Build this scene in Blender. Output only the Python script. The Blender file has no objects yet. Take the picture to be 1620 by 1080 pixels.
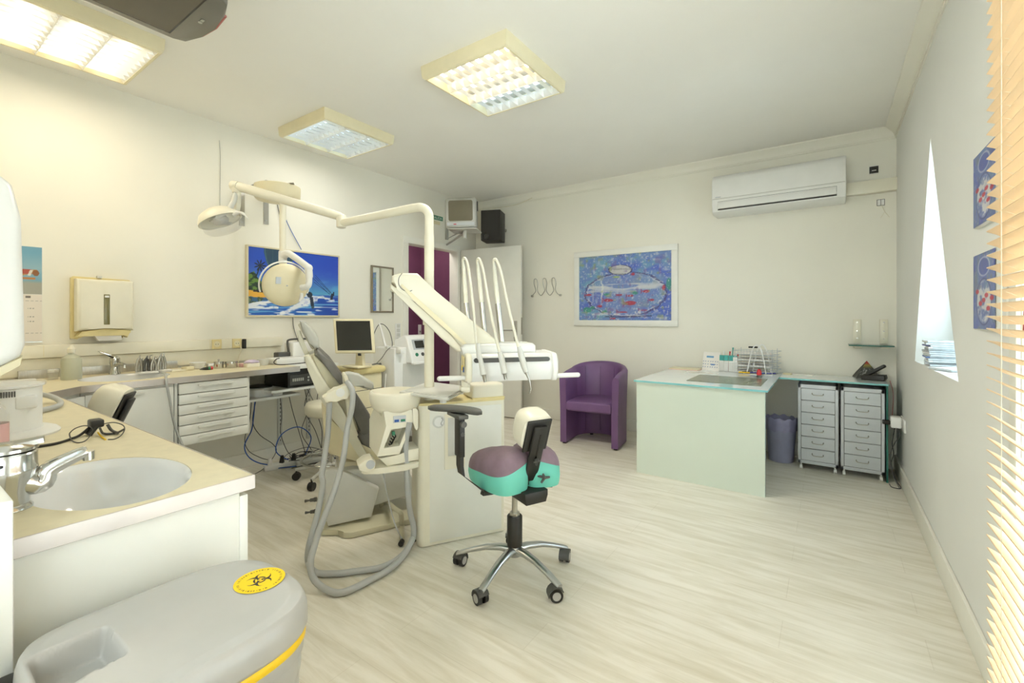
import bpy, bmesh, math, random
import numpy as np
from mathutils import Matrix, Vector
random.seed(7); np.random.seed(7)
SC = bpy.context.scene
COL = SC.collection
PI = math.pi

# ------------------------------------------------------------------ camera
HCAM = 1.20
YAW = math.radians(34.9)
cam_data = bpy.data.cameras.new('camera'); cam_data.sensor_width = 36.0
cam_data.lens = 720.0/1620.0*36.0
cam_data.shift_y = -(540.0-502.0)/1620.0
cam_data.clip_start = 0.02
cam = bpy.data.objects.new('camera', cam_data); COL.objects.link(cam)
cam.location = (0, 0, HCAM); cam.rotation_euler = (PI/2, 0, YAW)
SC.camera = cam

# ------------------------------------------------------------------ view, world, lights
SC.view_settings.view_transform = 'Standard'
try: SC.view_settings.look = 'None'
except Exception: pass
SC.view_settings.exposure = 0.08
SC.view_settings.gamma = 1.0
SC.view_settings.use_curve_mapping = False
w = bpy.data.worlds.new('world'); SC.world = w; w.use_nodes = True
wn = w.node_tree.nodes; wl = w.node_tree.links
bg = wn['Background']; bg.inputs[0].default_value = (0.80, 0.90, 1.0, 1); bg.inputs[1].default_value = 3.0

def area(name, loc, rot, sx, sy, power, col):
    l = bpy.data.lights.new(name, 'AREA'); l.shape = 'RECTANGLE'; l.size = sx; l.size_y = sy
    l.energy = power; l.color = col
    o = bpy.data.objects.new(name, l); COL.objects.link(o); o.location = loc; o.rotation_euler = rot
    return o
# daylight entering through the tall window by the blind and through the triangular window
area('daylight_tall_window', (0.78, 1.05, 1.20), (0, math.radians(104), 0), 2.2, 1.5, 60, (0.96, 0.98, 1.0))
area('daylight_triangular_window', (0.80, 3.15, 1.50), (0, math.radians(68), 0), 1.2, 1.1, 36, (0.76, 0.89, 1.0))
area('added_near_fill', (-0.35, -0.55, 1.45), (math.radians(124), 0, 0), 1.2, 1.5, 53, (1.0, 0.98, 0.94))  # fill light added outside the near wall to brighten room and ceiling

# ------------------------------------------------------------------ room dimensions
LX, RX, BY, FY, CZ = -3.85, 0.434, 4.68, -0.14, 2.70

FW = Vector((-math.sin(YAW), math.cos(YAW), 0)); RT = Vector((math.cos(YAW), math.sin(YAW), 0))
def ray(px, py): return FW + RT*((px-810)/720.0) + Vector((0, 0, (502-py)/720.0))
CO = Vector((0, 0, HCAM))
def K(px, py, t): return CO + ray(px, py)*t                       # measured point at distance t
def onx(px, py, x): r = ray(px, py); return CO + r*((x)/r.x)
def ony(px, py, y): r = ray(px, py); return CO + r*((y)/r.y)
def onz(px, py, z): r = ray(px, py); return CO + r*((z-HCAM)/r.z)

# ------------------------------------------------------------------ materials
def lin(c):
    return tuple(((v/255.0)/12.92 if v/255.0 <= .04045 else ((v/255.0+.055)/1.055)**2.4) for v in c)
MATS = {}
def mat(name, rgb, rough=0.5, metal=0.0, noise=0.03, scale=8.0, spec=0.5, bump=0.0, bscale=60.0, alpha=1.0, trans=0.0, emit=None, estr=0.0, coat=0.0, stretch=None, sub=0.0):
    m = bpy.data.materials.new(name); m.use_nodes = True
    nt = m.node_tree; N = nt.nodes; Lk = nt.links; b = N['Principled BSDF']
    c = lin(rgb)
    tc = N.new('ShaderNodeTexCoord'); mp = N.new('ShaderNodeMapping'); Lk.new(tc.outputs['Object'], mp.inputs[0])
    if stretch: mp.inputs['Scale'].default_value = stretch
    nz = N.new('ShaderNodeTexNoise'); nz.inputs['Scale'].default_value = scale; nz.inputs['Detail'].default_value = 4
    Lk.new(mp.outputs[0], nz.inputs['Vector'])
    cr = N.new('ShaderNodeValToRGB')
    lo = tuple(max(0, v*(1-noise*2)) for v in c); hi = tuple(min(1, v*(1+noise*2)) for v in c)
    cr.color_ramp.elements[0].color = lo+(1,); cr.color_ramp.elements[1].color = hi+(1,)
    cr.color_ramp.elements[0].position = .3; cr.color_ramp.elements[1].position = .7
    Lk.new(nz.outputs['Fac'], cr.inputs[0]); Lk.new(cr.outputs[0], b.inputs['Base Color'])
    b.inputs['Roughness'].default_value = rough; b.inputs['Metallic'].default_value = metal
    b.inputs['Specular IOR Level'].default_value = spec
    b.inputs['Coat Weight'].default_value = coat
    if alpha < 1: b.inputs['Alpha'].default_value = alpha
    if trans: b.inputs['Transmission Weight'].default_value = trans; b.inputs['IOR'].default_value = 1.45
    if emit: b.inputs['Emission Color'].default_value = lin(emit)+(1,); b.inputs['Emission Strength'].default_value = estr
    if bump:
        n2 = N.new('ShaderNodeTexNoise'); n2.inputs['Scale'].default_value = bscale; n2.inputs['Detail'].default_value = 3
        Lk.new(mp.outputs[0], n2.inputs['Vector'])
        bp = N.new('ShaderNodeBump'); bp.inputs['Strength'].default_value = bump; bp.inputs['Distance'].default_value = .004
        Lk.new(n2.outputs['Fac'], bp.inputs['Height']); Lk.new(bp.outputs[0], b.inputs['Normal'])
    MATS[name] = m
    return m
def painted(name, rough=.6):
    m = bpy.data.materials.new(name); m.use_nodes = True
    N = m.node_tree.nodes; b = N['Principled BSDF']
    a = N.new('ShaderNodeVertexColor'); a.layer_name = 'ink'
    m.node_tree.links.new(a.outputs[0], b.inputs['Base Color']); b.inputs['Roughness'].default_value = rough
    MATS[name] = m
    return m
M = MATS
mat('wall_paint', (243, 240, 226), .85, noise=.012, scale=1.2, bump=.05, bscale=40)
mat('wall_grey', (238, 238, 232), .85, noise=.012, scale=1.2, bump=.05, bscale=40)
mat('ceiling_paint', (248, 246, 238), .9, noise=.012, scale=1.0)
mat('trim_white', (240, 238, 226), .5, noise=.01)
mat('purple_wall', (114, 66, 94), .6, noise=.03)
mat('door_white', (238, 237, 226), .35, noise=.01)
mat('cream', (240, 235, 214), .35, noise=.015)
mat('cream_warm', (236, 226, 190), .35, noise=.02)
mat('cream_yellow', (234, 218, 158), .4, noise=.03)
mat('frame_cream', (238, 228, 192), .45, noise=.02)
mat('white_plastic', (239, 239, 234), .3, noise=.01)
mat('grey_plastic', (182, 181, 176), .32, noise=.02, coat=.2)
mat('light_grey', (214, 214, 206), .35, noise=.02)
mat('chair_shell', (205, 200, 172), .35, noise=.02)
mat('chair_frame', (222, 218, 196), .3, noise=.02)
mat('chair_vinyl', (112, 110, 104), .4, noise=.05, scale=20, bump=.2, bscale=30)
mat('pad_grey', (188, 188, 178), .4, noise=.02)
mat('hose_grey', (186, 188, 186), .45, noise=.02)
mat('hose_cream', (236, 233, 215), .4, noise=.02)
mat('chrome', (204, 204, 200), .17, 1.0, noise=.01)
mat('steel', (186, 184, 176), .3, 1.0, noise=.03)
mat('brushed', (196, 194, 186), .38, .85, noise=.04, scale=30, stretch=(1, 6, 1))
mat('alu', (190, 192, 192), .28, 1.0, noise=.03)
mat('silver_paint', (196, 201, 204), .4, .35, noise=.02)
mat('worktop', (226, 216, 184), .55, noise=.02, scale=30)
mat('worktop_edge', (196, 188, 180), .35, .6, noise=.03, scale=12)
mat('cabinet_white', (240, 241, 234), .35, noise=.01)
mat('gap_dark', (70, 68, 60), .8)
mat('ceramic', (240, 241, 240), .12, noise=.01, coat=.5)
mat('black', (38, 37, 34), .45, noise=.05)
mat('black_gloss', (18, 18, 18), .12, noise=.02)
mat('dark_grey', (82, 82, 78), .45, noise=.04)
mat('screen_dark', (44, 45, 42), .12, noise=.02)
mat('screen_olive', (112, 106, 84), .4, noise=.03)
mat('tv_silver', (176, 176, 168), .35, .2, noise=.02)
mat('tv_grey', (120, 116, 106), .3, .2, noise=.02)
mat('tv_dark', (92, 85, 70), .2, .1, noise=.02)
mat('teal', (112, 206, 186), .5, noise=.02, bump=.06, bscale=80)
mat('seat_purple', (134, 112, 124), .55, noise=.08, scale=14, bump=.25, bscale=25)
mat('purple_vinyl', (117, 84, 129), .38, noise=.03, bump=.08, bscale=60)
mat('purple_vinyl_dark', (94, 58, 108), .42, noise=.03)
mat('glass_white', (244, 252, 252), .08, noise=.01, coat=.6)
mat('glass_panel', (216, 226, 212), .12, noise=.012, scale=1.5, coat=.5)
mat('glass_edge', (138, 204, 206), .1, noise=.03)
mat('glass_edge_dark', (46, 108, 96), .1, noise=.03)
mat('blotter', (120, 128, 108), .25, noise=.03)
mat('clear_glass', (235, 245, 245), .02, trans=1.0, noise=0)
mat('frosted', (226, 228, 205), .3, trans=.35, noise=.02)
mat('clear_plastic', (240, 240, 234), .12, alpha=.22, noise=.01)
mat('smoked', (122, 116, 70), .2, noise=.02)
mat('mirror', (235, 238, 236), .015, 1.0, noise=0)
mat('mirror_frame', (140, 130, 112), .45, .2, noise=.05)
mat('picture_frame', (222, 214, 184), .5, noise=.02)
mat('white_frame', (240, 240, 232), .4, noise=.01)
mat('paper', (238, 236, 230), .8, noise=.01)
mat('red', (206, 40, 44), .35, noise=.03)
mat('green', (50, 130, 96), .4, noise=.03)
mat('teal_card', (60, 158, 150), .5, noise=.05)
mat('blue', (40, 90, 170), .45, noise=.03)
mat('blue_ink', (50, 56, 150), .45, noise=.05)
mat('yellow', (250, 208, 26), .4, noise=.02)
mat('lilac', (206, 192, 216), .5, noise=.03)
mat('pink', (222, 178, 176), .4, noise=.03)
mat('gold', (188, 140, 60), .3, 1.0)
mat('socket_yellow', (232, 216, 160), .4, noise=.02)
mat('bag_purple', (182, 180, 216), .3, alpha=.7, noise=.06, scale=14)
mat('bin_mesh', (158, 160, 186), .5, noise=.05)
mat('wood_slat', (243, 214, 172), .4, noise=.03, scale=6, stretch=(4, .6, 4))
mat('cord_white', (232, 224, 200), .6)
mat('red_trim', (176, 100, 92), .3, noise=.03)
mat('card_grey', (172, 176, 180), .4, noise=.15, scale=40)
mat('case_clear', (206, 214, 218), .15, noise=.05, scale=30)
mat('tube_warm', (255, 240, 214), .5, emit=(255, 238, 205), estr=9)
mat('tube_cool', (225, 242, 250), .5, emit=(200, 232, 255), estr=4.5)
mat('louvre_metal', (244, 244, 240), .25, .35, noise=.01)
mat('pyramid_top', (150, 70, 50), .4, noise=.3, scale=60)
painted('painting_ink', .45); painted('print_ink', .7)

def floor_mat():
    m = bpy.data.materials.new('pale_wood_floor'); m.use_nodes = True
    nt = m.node_tree; N = nt.nodes; Lk = nt.links; b = N['Principled BSDF']
    tc = N.new('ShaderNodeTexCoord')
    mp = N.new('ShaderNodeMapping'); mp.inputs['Scale'].default_value = (1.6, 15.0, 1); Lk.new(tc.outputs['Object'], mp.inputs[0])
    nz = N.new('ShaderNodeTexNoise'); nz.inputs['Scale'].default_value = 1.6; nz.inputs['Detail'].default_value = 9; nz.inputs['Roughness'].default_value = .62
    nz.inputs['Distortion'].default_value = .6; Lk.new(mp.outputs[0], nz.inputs['Vector'])
    cr = N.new('ShaderNodeValToRGB'); e = cr.color_ramp.elements
    e[0].position = .30; e[0].color = lin((218, 211, 190))+(1,)
    e[1].position = .60; e[1].color = lin((240, 235, 221))+(1,)
    Lk.new(nz.outputs['Fac'], cr.inputs[0])
    br = N.new('ShaderNodeTexBrick'); br.offset = .37; br.inputs['Scale'].default_value = 1.0
    br.inputs['Color1'].default_value = (1, 1, 1, 1); br.inputs['Color2'].default_value = (.97, .97, .965, 1)
    br.inputs['Mortar'].default_value = (.90, .89, .87, 1)
    br.inputs['Mortar Size'].default_value = .0016; br.inputs['Brick Width'].default_value = 1.2; br.inputs['Row Height'].default_value = .18
    Lk.new(tc.outputs['Object'], br.inputs['Vector'])
    mx = N.new('ShaderNodeMix'); mx.data_type = 'RGBA'; mx.blend_type = 'MULTIPLY'; mx.inputs[0].default_value = 1
    Lk.new(cr.outputs[0], mx.inputs[6]); Lk.new(br.outputs[0], mx.inputs[7]); Lk.new(mx.outputs[2], b.inputs['Base Color'])
    b.inputs['Roughness'].default_value = .42; b.inputs['Specular IOR Level'].default_value = .35
    MATS['floor'] = m
floor_mat()

# ------------------------------------------------------------------ geometry helpers
class G:
    def __init__(s, X=None): s.bm = bmesh.new(); s.X = X or Matrix(); s.mi = 0
    def v(s, p): return s.bm.verts.new(s.X @ Vector(p))
    def f(s, vs, mi=None):
        try: fc = s.bm.faces.new(vs); fc.material_index = s.mi if mi is None else mi; return fc
        except ValueError: return None
    def box(s, lo, hi, bev=0.0, seg=3, R=None, mi=None):
        lo = Vector(lo); hi = Vector(hi); c = (lo+hi)/2; h = (hi-lo)/2
        vs = []
        for k in range(8):
            d = Vector((h.x*(1 if k & 1 else -1), h.y*(1 if k & 2 else -1), h.z*(1 if k & 4 else -1)))
            if R is not None: d = R @ d
            vs.append(s.v(c+d))
        fs = [s.f([vs[i] for i in q], mi) for q in ((0,2,3,1),(4,5,7,6),(0,1,5,4),(2,6,7,3),(0,4,6,2),(1,3,7,5))]
        if bev > 0:
            es = set(e for f in fs for e in f.edges)
            r = bmesh.ops.bevel(s.bm, geom=list(es), offset=min(bev, min(h)*.98), segments=seg, profile=.5, affect='EDGES', clamp_overlap=True)
            if mi is not None or s.mi:
                for f in r['faces']: f.material_index = s.mi if mi is None else mi
        return s
    def ring(s, c, r, ax, n=20, r2=None, up=None, ph=0):
        ax = Vector(ax).normalized()
        u = Vector(up) if up is not None else (Vector((0, 0, 1)) if abs(ax.z) < .9 else Vector((1, 0, 0)))
        a = ax.cross(u).normalized(); b = ax.cross(a).normalized()
        r2 = r if r2 is None else r2
        return [s.v(Vector(c)+a*(r*math.cos(2*PI*i/n+ph))+b*(r2*math.sin(2*PI*i/n+ph))) for i in range(n)]
    def bridge(s, A, Bq, closed=True, mi=None):
        n = len(A)
        for i in range(n if closed else n-1):
            j = (i+1) % n; s.f([A[i], A[j], Bq[j], Bq[i]], mi)
    def cyl(s, p0, p1, r0, r1=None, n=20, mi=None, caps=True):
        p0 = Vector(p0); p1 = Vector(p1); r1 = r0 if r1 is None else r1; ax = p1-p0
        A = s.ring(p0, r0, ax, n); Bq = s.ring(p1, r1, ax, n); s.bridge(A, Bq, mi=mi)
        if caps: s.f(A[::-1], mi); s.f(Bq, mi)
        return s
    def chain(s, pts, rs, n=16, mi=None, caps=True, up=None):
        pts = [Vector(p) for p in pts]; prev = None; first = None; u = None
        for i, p in enumerate(pts):
            if i == 0: d = pts[1]-p
            elif i == len(pts)-1: d = p-pts[i-1]
            else: d = (pts[i+1]-p).normalized()+(p-pts[i-1]).normalized()
            if d.length < 1e-9: d = Vector((0, 0, 1))
            d.normalize()
            if u is None: u = Vector((0, 0, 1)) if abs(d.z) < .9 else Vector((1, 0, 0))
            a = d.cross(u).normalized(); b = a.cross(d).normalized(); u = b
            r = rs[i] if isinstance(rs, (list, tuple)) else rs
            R = [s.v(p+a*(r*math.cos(2*PI*k/n))+b*(r*math.sin(2*PI*k/n))) for k in range(n)]
            if prev: s.bridge(prev, R, mi=mi)
            else: first = R
            prev = R
        if caps: s.f(first[::-1], mi); s.f(prev, mi)
        return s
    def tube(s, pts, r, n=10, sub=8, mi=None):
        return s.chain(smooth(pts, sub), r, n, mi)
    def lathe(s, prof, o=(0, 0, 0), n=28, mi=None, sx=1, sy=1, capb=True, capt=True):
        o = Vector(o); prev = None; first = None
        for (r, z) in prof:
            R = [s.v(o+Vector((r*sx*math.cos(2*PI*k/n), r*sy*math.sin(2*PI*k/n), z))) for k in range(n)]
            if prev: s.bridge(prev, R, mi=mi)
            else: first = R
            prev = R
        if capb: s.f(first[::-1], mi)
        if capt: s.f(prev, mi)
        return s
    def prism(s, poly, a, b, bev=0.0, axis='y', seg=2, mi=None):
        # poly in the plane normal to axis: axis y -> (x,z); z -> (x,y); x -> (y,z)
        def mk(p, d): return {'y': (p[0], d, p[1]), 'z': (p[0], p[1], d), 'x': (d, p[0], p[1])}[axis]
        A = [s.v(mk(p, a)) for p in poly]; Bq = [s.v(mk(p, b)) for p in poly]
        fs = [s.f(A[::-1], mi), s.f(Bq, mi)]
        n = len(poly)
        for i in range(n): fs.append(s.f([A[i], A[(i+1) % n], Bq[(i+1) % n], Bq[i]], mi))
        if bev > 0:
            es = set(e for f in (fs[0], fs[1]) for e in f.edges)
            r = bmesh.ops.bevel(s.bm, geom=list(es), offset=bev, segments=seg, profile=.5, affect='EDGES', clamp_overlap=True)
            if mi is not None or s.mi:
                for f in r['faces']: f.material_index = s.mi if mi is None else mi
        return s
    def loft(s, rings, mi=None, caps=True, closed=True):
        Rs = [[s.v(p) for p in r] for r in rings]
        for a, b in zip(Rs, Rs[1:]): s.bridge(a, b, closed, mi)
        if caps: s.f(Rs[0][::-1], mi); s.f(Rs[-1], mi)
        return s
    def ball(s, c, r, n=16, sx=1, sy=1, sz=1, mi=None):
        pr = [(max(r*math.cos(t), 1e-4), r*sz*math.sin(t)) for t in np.linspace(-PI/2, PI/2, n//2+1)]
        return s.lathe(pr, c, n, mi, sx, sy)

def smooth(pts, sub=8):
    P = [Vector(p) for p in pts]
    if len(P) < 3: return P
    out = []
    Q = [P[0]*2-P[1]]+P+[P[-1]*2-P[-2]]
    for i in range(1, len(Q)-2):
        p0, p1, p2, p3 = Q[i-1:i+3]
        for k in range(sub):
            t = k/sub
            out.append(.5*((2*p1)+(p2-p0)*t+(2*p0-5*p1+4*p2-p3)*t*t+(3*p1-p0-3*p2+p3)*t**3))
    out.append(P[-1]); return out

WM = {}
def finish(o, parent):
    COL.objects.link(o)
    if parent is not None:
        o.parent = parent; o.matrix_parent_inverse = WM[parent.name].inverted()
def thing(name, label, cat, loc=(0, 0, 0), group=None):
    o = bpy.data.objects.new(name, None); o.empty_display_size = .05; o.location = loc
    COL.objects.link(o); WM[o.name] = Matrix.Translation(Vector(loc))
    o['label'] = label; o['category'] = cat
    if group: o['group'] = group
    return o
def part(name, g, m, parent=None, label=None, ang=38, kind=None):
    bm = g.bm
    bmesh.ops.recalc_face_normals(bm, faces=bm.faces)
    if len(bm.verts):
        xs = [v.co for v in bm.verts]
        lo = Vector((min(v.x for v in xs), min(v.y for v in xs), min(v.z for v in xs)))
        hi = Vector((max(v.x for v in xs), max(v.y for v in xs), max(v.z for v in xs)))
        c = Vector(((lo.x+hi.x)/2, (lo.y+hi.y)/2, lo.z))
    else: c = Vector()
    for v in bm.verts: v.co -= c
    me = bpy.data.meshes.new(name); bm.to_mesh(me); bm.free()
    for x in (m if isinstance(m, (list, tuple)) else [m]): me.materials.append(M[x])
    for p in me.polygons: p.use_smooth = True
    try: me.set_sharp_from_angle(angle=math.radians(ang))
    except Exception: pass
    o = bpy.data.objects.new(name, me); o.location = c
    finish(o, parent); WM[o.name] = Matrix.Translation(c)
    if label: o['label'] = label
    if kind: o['kind'] = kind
    return o
def solo(name, g, m, label, cat, group=None, ang=38, kind=None):
    o = part(name, g, m, None, None, ang); o['label'] = label; o['category'] = cat
    if group: o['group'] = group
    if kind: o['kind'] = kind
    return o
def struct(name, g, m, parent=None):
    o = part(name, g, m, parent, ang=30)
    if parent is None: o['kind'] = 'structure'
    return o

def h2(i, j, s=0):
    n = (i*374761393+j*668265263+s*1442695041) & 0xffffffff
    n = ((n ^ (n >> 13))*1274126177) & 0xffffffff
    return ((n ^ (n >> 16)) & 0xffff)/65535.0
def vnoise(x, y, s=0):
    xi = np.floor(x).astype(np.int64); yi = np.floor(y).astype(np.int64); fx = x-xi; fy = y-yi
    fx = fx*fx*(3-2*fx); fy = fy*fy*(3-2*fy)
    a = h2(xi, yi, s); b = h2(xi+1, yi, s); c = h2(xi, yi+1, s); d = h2(xi+1, yi+1, s)
    return (a*(1-fx)+b*fx)*(1-fy)+(c*(1-fx)+d*fx)*fy
def fbm(x, y, s=0, o=4):
    r = 0; a = .5
    for k in range(o): r = r+a*vnoise(x*2**k, y*2**k, s+k*17); a *= .5
    return r
def picture(name, o, du, dv, nu, nv, fn, parent=None, m='painting_ink'):
    # a flat sheet whose printed colours come from fn(u, v) -> rgb 0..255
    o = Vector(o); du = Vector(du); dv = Vector(dv)
    U, V = np.meshgrid(np.linspace(0, 1, nu), np.linspace(0, 1, nv))
    rgb = fn(U, V)/255.0
    rgb = np.where(rgb <= .04045, rgb/12.92, ((np.clip(rgb, 0, 1)+.055)/1.055)**2.4)
    co = np.array(o)[None, None, :]+U[..., None]*np.array(du)+V[..., None]*np.array(dv)
    c = co.reshape(-1, 3).mean(0); co = co-c
    idx = np.arange(nu*nv).reshape(nv, nu)
    fs = np.stack([idx[:-1, :-1], idx[:-1, 1:], idx[1:, 1:], idx[1:, :-1]], -1).reshape(-1, 4)
    me = bpy.data.meshes.new(name); me.from_pydata(co.reshape(-1, 3).tolist(), [], fs.tolist())
    at = me.color_attributes.new('ink', 'FLOAT_COLOR', 'POINT')
    buf = np.ones((nu*nv, 4), np.float32); buf[:, :3] = rgb.reshape(-1, 3); at.data.foreach_set('color', buf.ravel())
    me.materials.append(M[m]); me.update()
    ob = bpy.data.objects.new(name, me); ob.location = c; finish(ob, parent); WM[ob.name] = Matrix.Translation(Vector(c))
    return ob
def mixc(base, col, a):
    return base*(1-a[..., None])+np.array(col, float)*a[..., None]
def text_mesh(name, body, size, X, m, parent, depth=.0006):
    cu = bpy.data.curves.new(name, 'FONT'); cu.body = body; cu.size = size; cu.extrude = depth
    cu.align_x = 'CENTER'; cu.align_y = 'CENTER'; cu.resolution_u = 3
    t = bpy.data.objects.new(name, cu); COL.objects.link(t)
    dg = bpy.context.evaluated_depsgraph_get(); me = bpy.data.meshes.new_from_object(t.evaluated_get(dg))
    bpy.data.objects.remove(t); me.transform(X); me.materials.clear(); me.materials.append(M[m])
    c = X.translation.copy(); me.transform(Matrix.Translation(-c))
    o = bpy.data.objects.new(name, me); o.location = c; finish(o, parent); WM[o.name] = Matrix.Translation(c)
    return o
def axes(o, x, y, z):
    x = Vector(x); y = Vector(y); z = Vector(z)
    return Matrix(((x.x, y.x, z.x, o[0]), (x.y, y.y, z.y, o[1]), (x.z, y.z, z.z, o[2]), (0, 0, 0, 1)))

# ================================================================== THE ROOM
g = G(); g.box((LX-1.2, FY-.1, -.06), (RX+.4, BY+.1, 0)); struct('floor', g, 'floor')
g = G(); g.box((LX-.1, FY-.1, CZ), (RX+.3, BY+.1, CZ+.08)); struct('ceiling', g, 'ceiling_paint')
g = G(); g.box((LX-1.2, BY, 0), (RX+.3, BY+.1, CZ)); struct('wall_back', g, 'wall_paint')
g = G(); g.box((LX-.1, FY-.1, 0), (-.95, FY, CZ)); g.box((.25, FY-.1, 0), (RX+.24, FY, CZ)); g.box((-.95, FY-.1, 0), (.25, FY, .85)); g.box((-.95, FY-.1, 2.35), (.25, FY, CZ)); struct('wall_front', g, 'wall_paint')
wt = bpy.data.objects.new('added_window', None); COL.objects.link(wt); wt.location = (-.35, FY-.05, .85); WM['added_window'] = Matrix.Translation((-.35, FY-.05, .85)); wt['kind'] = 'structure'  # unseen window added in the near wall to let in fill light
g = G()
for lo, hi in (((-.95, FY-.08, .85), (-.89, FY-.03, 2.35)), ((.19, FY-.08, .85), (.25, FY-.03, 2.35)), ((-.38, FY-.08, .85), (-.32, FY-.03, 2.35)), ((-.95, FY-.079, .85), (.25, FY-.031, .92)), ((-.95, FY-.079, 2.28), (.25, FY-.031, 2.35))): g.box(lo, hi, .003, 2)
part('window_frame', g, 'white_plastic', wt)
g = G(); g.box((-.9, FY-.058, .9), (.2, FY-.054, 2.3)); part('pane', g, 'clear_glass', wt)
DY0, DY1, DZ = 3.49, 4.31, 2.03
g = G(); g.box((LX-.12, FY, 0), (LX, DY0, CZ)); g.box((LX-.12, DY0, DZ), (LX, DY1, CZ)); g.box((LX-.12, DY1, 0), (LX, BY, CZ))
struct('wall_left', g, 'wall_paint')
# right wall with the triangular opening and the tall window opening
TA, TB, TC = (2.58, .935), (3.74, .93), (3.21, 2.14)
W0, W1, WB, WT = .28, 1.83, .10, 2.35
XO = RX+.24
g = G()
A, B_, C_, D_ = (2.2, 0), (BY, 0), (BY, CZ), (2.2, CZ)
for poly in ((A, B_, TB, TA), (B_, C_, TC, TB), (C_, D_, TC), (D_, A, TA, TC)):
    g.prism(poly, RX, XO, axis='x')
g.box((RX, W1, 0), (XO, 2.2, CZ)); g.box((RX, FY, 0), (XO, W0, CZ)); g.box((RX, W0, 0), (XO, W1, WB)); g.box((RX, W0, WT), (XO, W1, CZ))
struct('wall_right', g, 'wall_grey')
# hallway beyond the doorway
g = G(); g.box((LX-1.06, 2.9, 0), (LX-1.0, BY, 2.5)); g.box((LX-1.0, 2.9, 0), (LX-.12, 2.96, 2.5)); g.box((LX-1.0, BY-.03, 0), (LX-.121, BY-.001, 2.5)); struct('wall_hallway', g, 'purple_wall')
g = G(); g.box((LX-1.06, 2.9, 2.5), (LX-.12, BY, 2.56)); struct('ceiling_hallway', g, 'ceiling_paint')
area('added_hallway_fill', (LX-.55, 3.9, 2.44), (0, 0, 0), .5, .5, 9, (1, .95, .88))  # area light added to brighten the hallway, no lamp fixture here

# baseboards
def run(name, lo, hi, m='trim_white', bev=.004): g = G(); g.box(lo, hi, bev, 2); return struct(name, g, m)
run('baseboard_right', (RX-.016, W1+.03, 0), (RX, BY, .118)); run('baseboard_right_near', (RX-.016, FY, 0), (RX, W1+.03, .098))
run('baseboard_back', (LX, BY-.016, 0), (RX-.016, BY, .115))
run('baseboard_left', (LX, .62, 0), (LX+.016, DY0-.09, .11))
# crown mouldings
def crown(name, pts_fn, s0, s1, axis):
    prof = [(0, CZ), (.075, CZ), (.072, CZ-.008), (.055, CZ-.020), (.032, CZ-.035), (.018, CZ-.055), (.014, CZ-.07), (.008, CZ-.07), (.008, CZ-.085), (0, CZ-.085)]
    g = G(); g.prism([pts_fn(*p) for p in prof], s0, s1, axis=axis); struct(name, g, 'wall_paint')
crown('trim_1', lambda a, z: (BY-a, z), LX, RX, 'x')
crown('trim_2', lambda a, z: (RX-a, z), FY, BY, 'y')
# door frame of the doorway in the left wall
g = G()
for y0, y1 in ((DY0-.075, DY0+.002), (DY1-.002, DY1+.045)): g.box((LX-.13, y0, 0), (LX+.014, y1, DZ), .003, 2)
g.box((LX-.13, DY0-.075, DZ-.002), (LX+.014, DY1+.045, DZ+.07), .003, 2)
struct('trim_4', g, 'trim_white')
# the open white door leaf, standing against the back wall
d1 = bpy.data.objects.new('door_1', None); COL.objects.link(d1); d1.location = (LX+.03, 4.36, 0); WM['door_1'] = Matrix.Translation((LX+.03, 4.36, 0)); d1['kind'] = 'structure'
DLM = Matrix.Translation((LX+.012, 4.362, 0)) @ Matrix.Rotation(math.radians(5.6), 4, 'Z')
g = G(DLM); g.box((0, 0, .012), (.866, .04, 2.05), .003, 2); part('door_leaf', g, 'door_white', d1)
hx = .80
g = G(DLM); g.box((hx-.02, -.008, .92), (hx+.02, 0, 1.16), .003, 2); g.cyl((hx, -.003, 1.05), (hx, -.06, 1.05), .009); g.chain(smooth([(hx, -.05, 1.05), (hx-.02, -.063, 1.05), (hx-.13, -.063, 1.048)], 5), .0085, 12)
g.cyl((hx, -.006, .96), (hx, -.016, .96), .02)
part('door_handle', g, 'steel', d1)
g = G(DLM); g.box((.864, .005, 1.0), (.868, .035, 1.2)); part('latch_plate', g, 'steel', d1)
for z in (.25, 1.75):
    g = G(DLM); g.cyl((-.006, -.008, z), (-.006, -.008, z+.09), .008); part('hinge', g, 'steel', d1)

# triangular window: frame and pane
wt = bpy.data.objects.new('window_1', None); COL.objects.link(wt); wt.location = (RX+.2, 3.2, .93); WM['window_1'] = Matrix.Translation((RX+.2, 3.2, .93)); wt['kind'] = 'structure'
def lerp2(p, q, t): return (p[0]+(q[0]-p[0])*t, p[1]+(q[1]-p[1])*t)
cen = ((TA[0]+TB[0]+TC[0])/3, (TA[1]+TB[1]+TC[1])/3)
inn = [lerp2(p, cen, .13) for p in (TA, TB, TC)]
g = G()
for i in range(3):
    p, q = (TA, TB, TC)[i], (TA, TB, TC)[(i+1) % 3]; g.prism((p, q, inn[(i+1) % 3], inn[i]), RX+.17, RX+.22, axis='x')
part('window_frame', g, 'white_plastic', wt)
g = G(); g.prism(inn, RX+.19, RX+.196, axis='x'); part('pane', g, 'clear_glass', wt)
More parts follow.
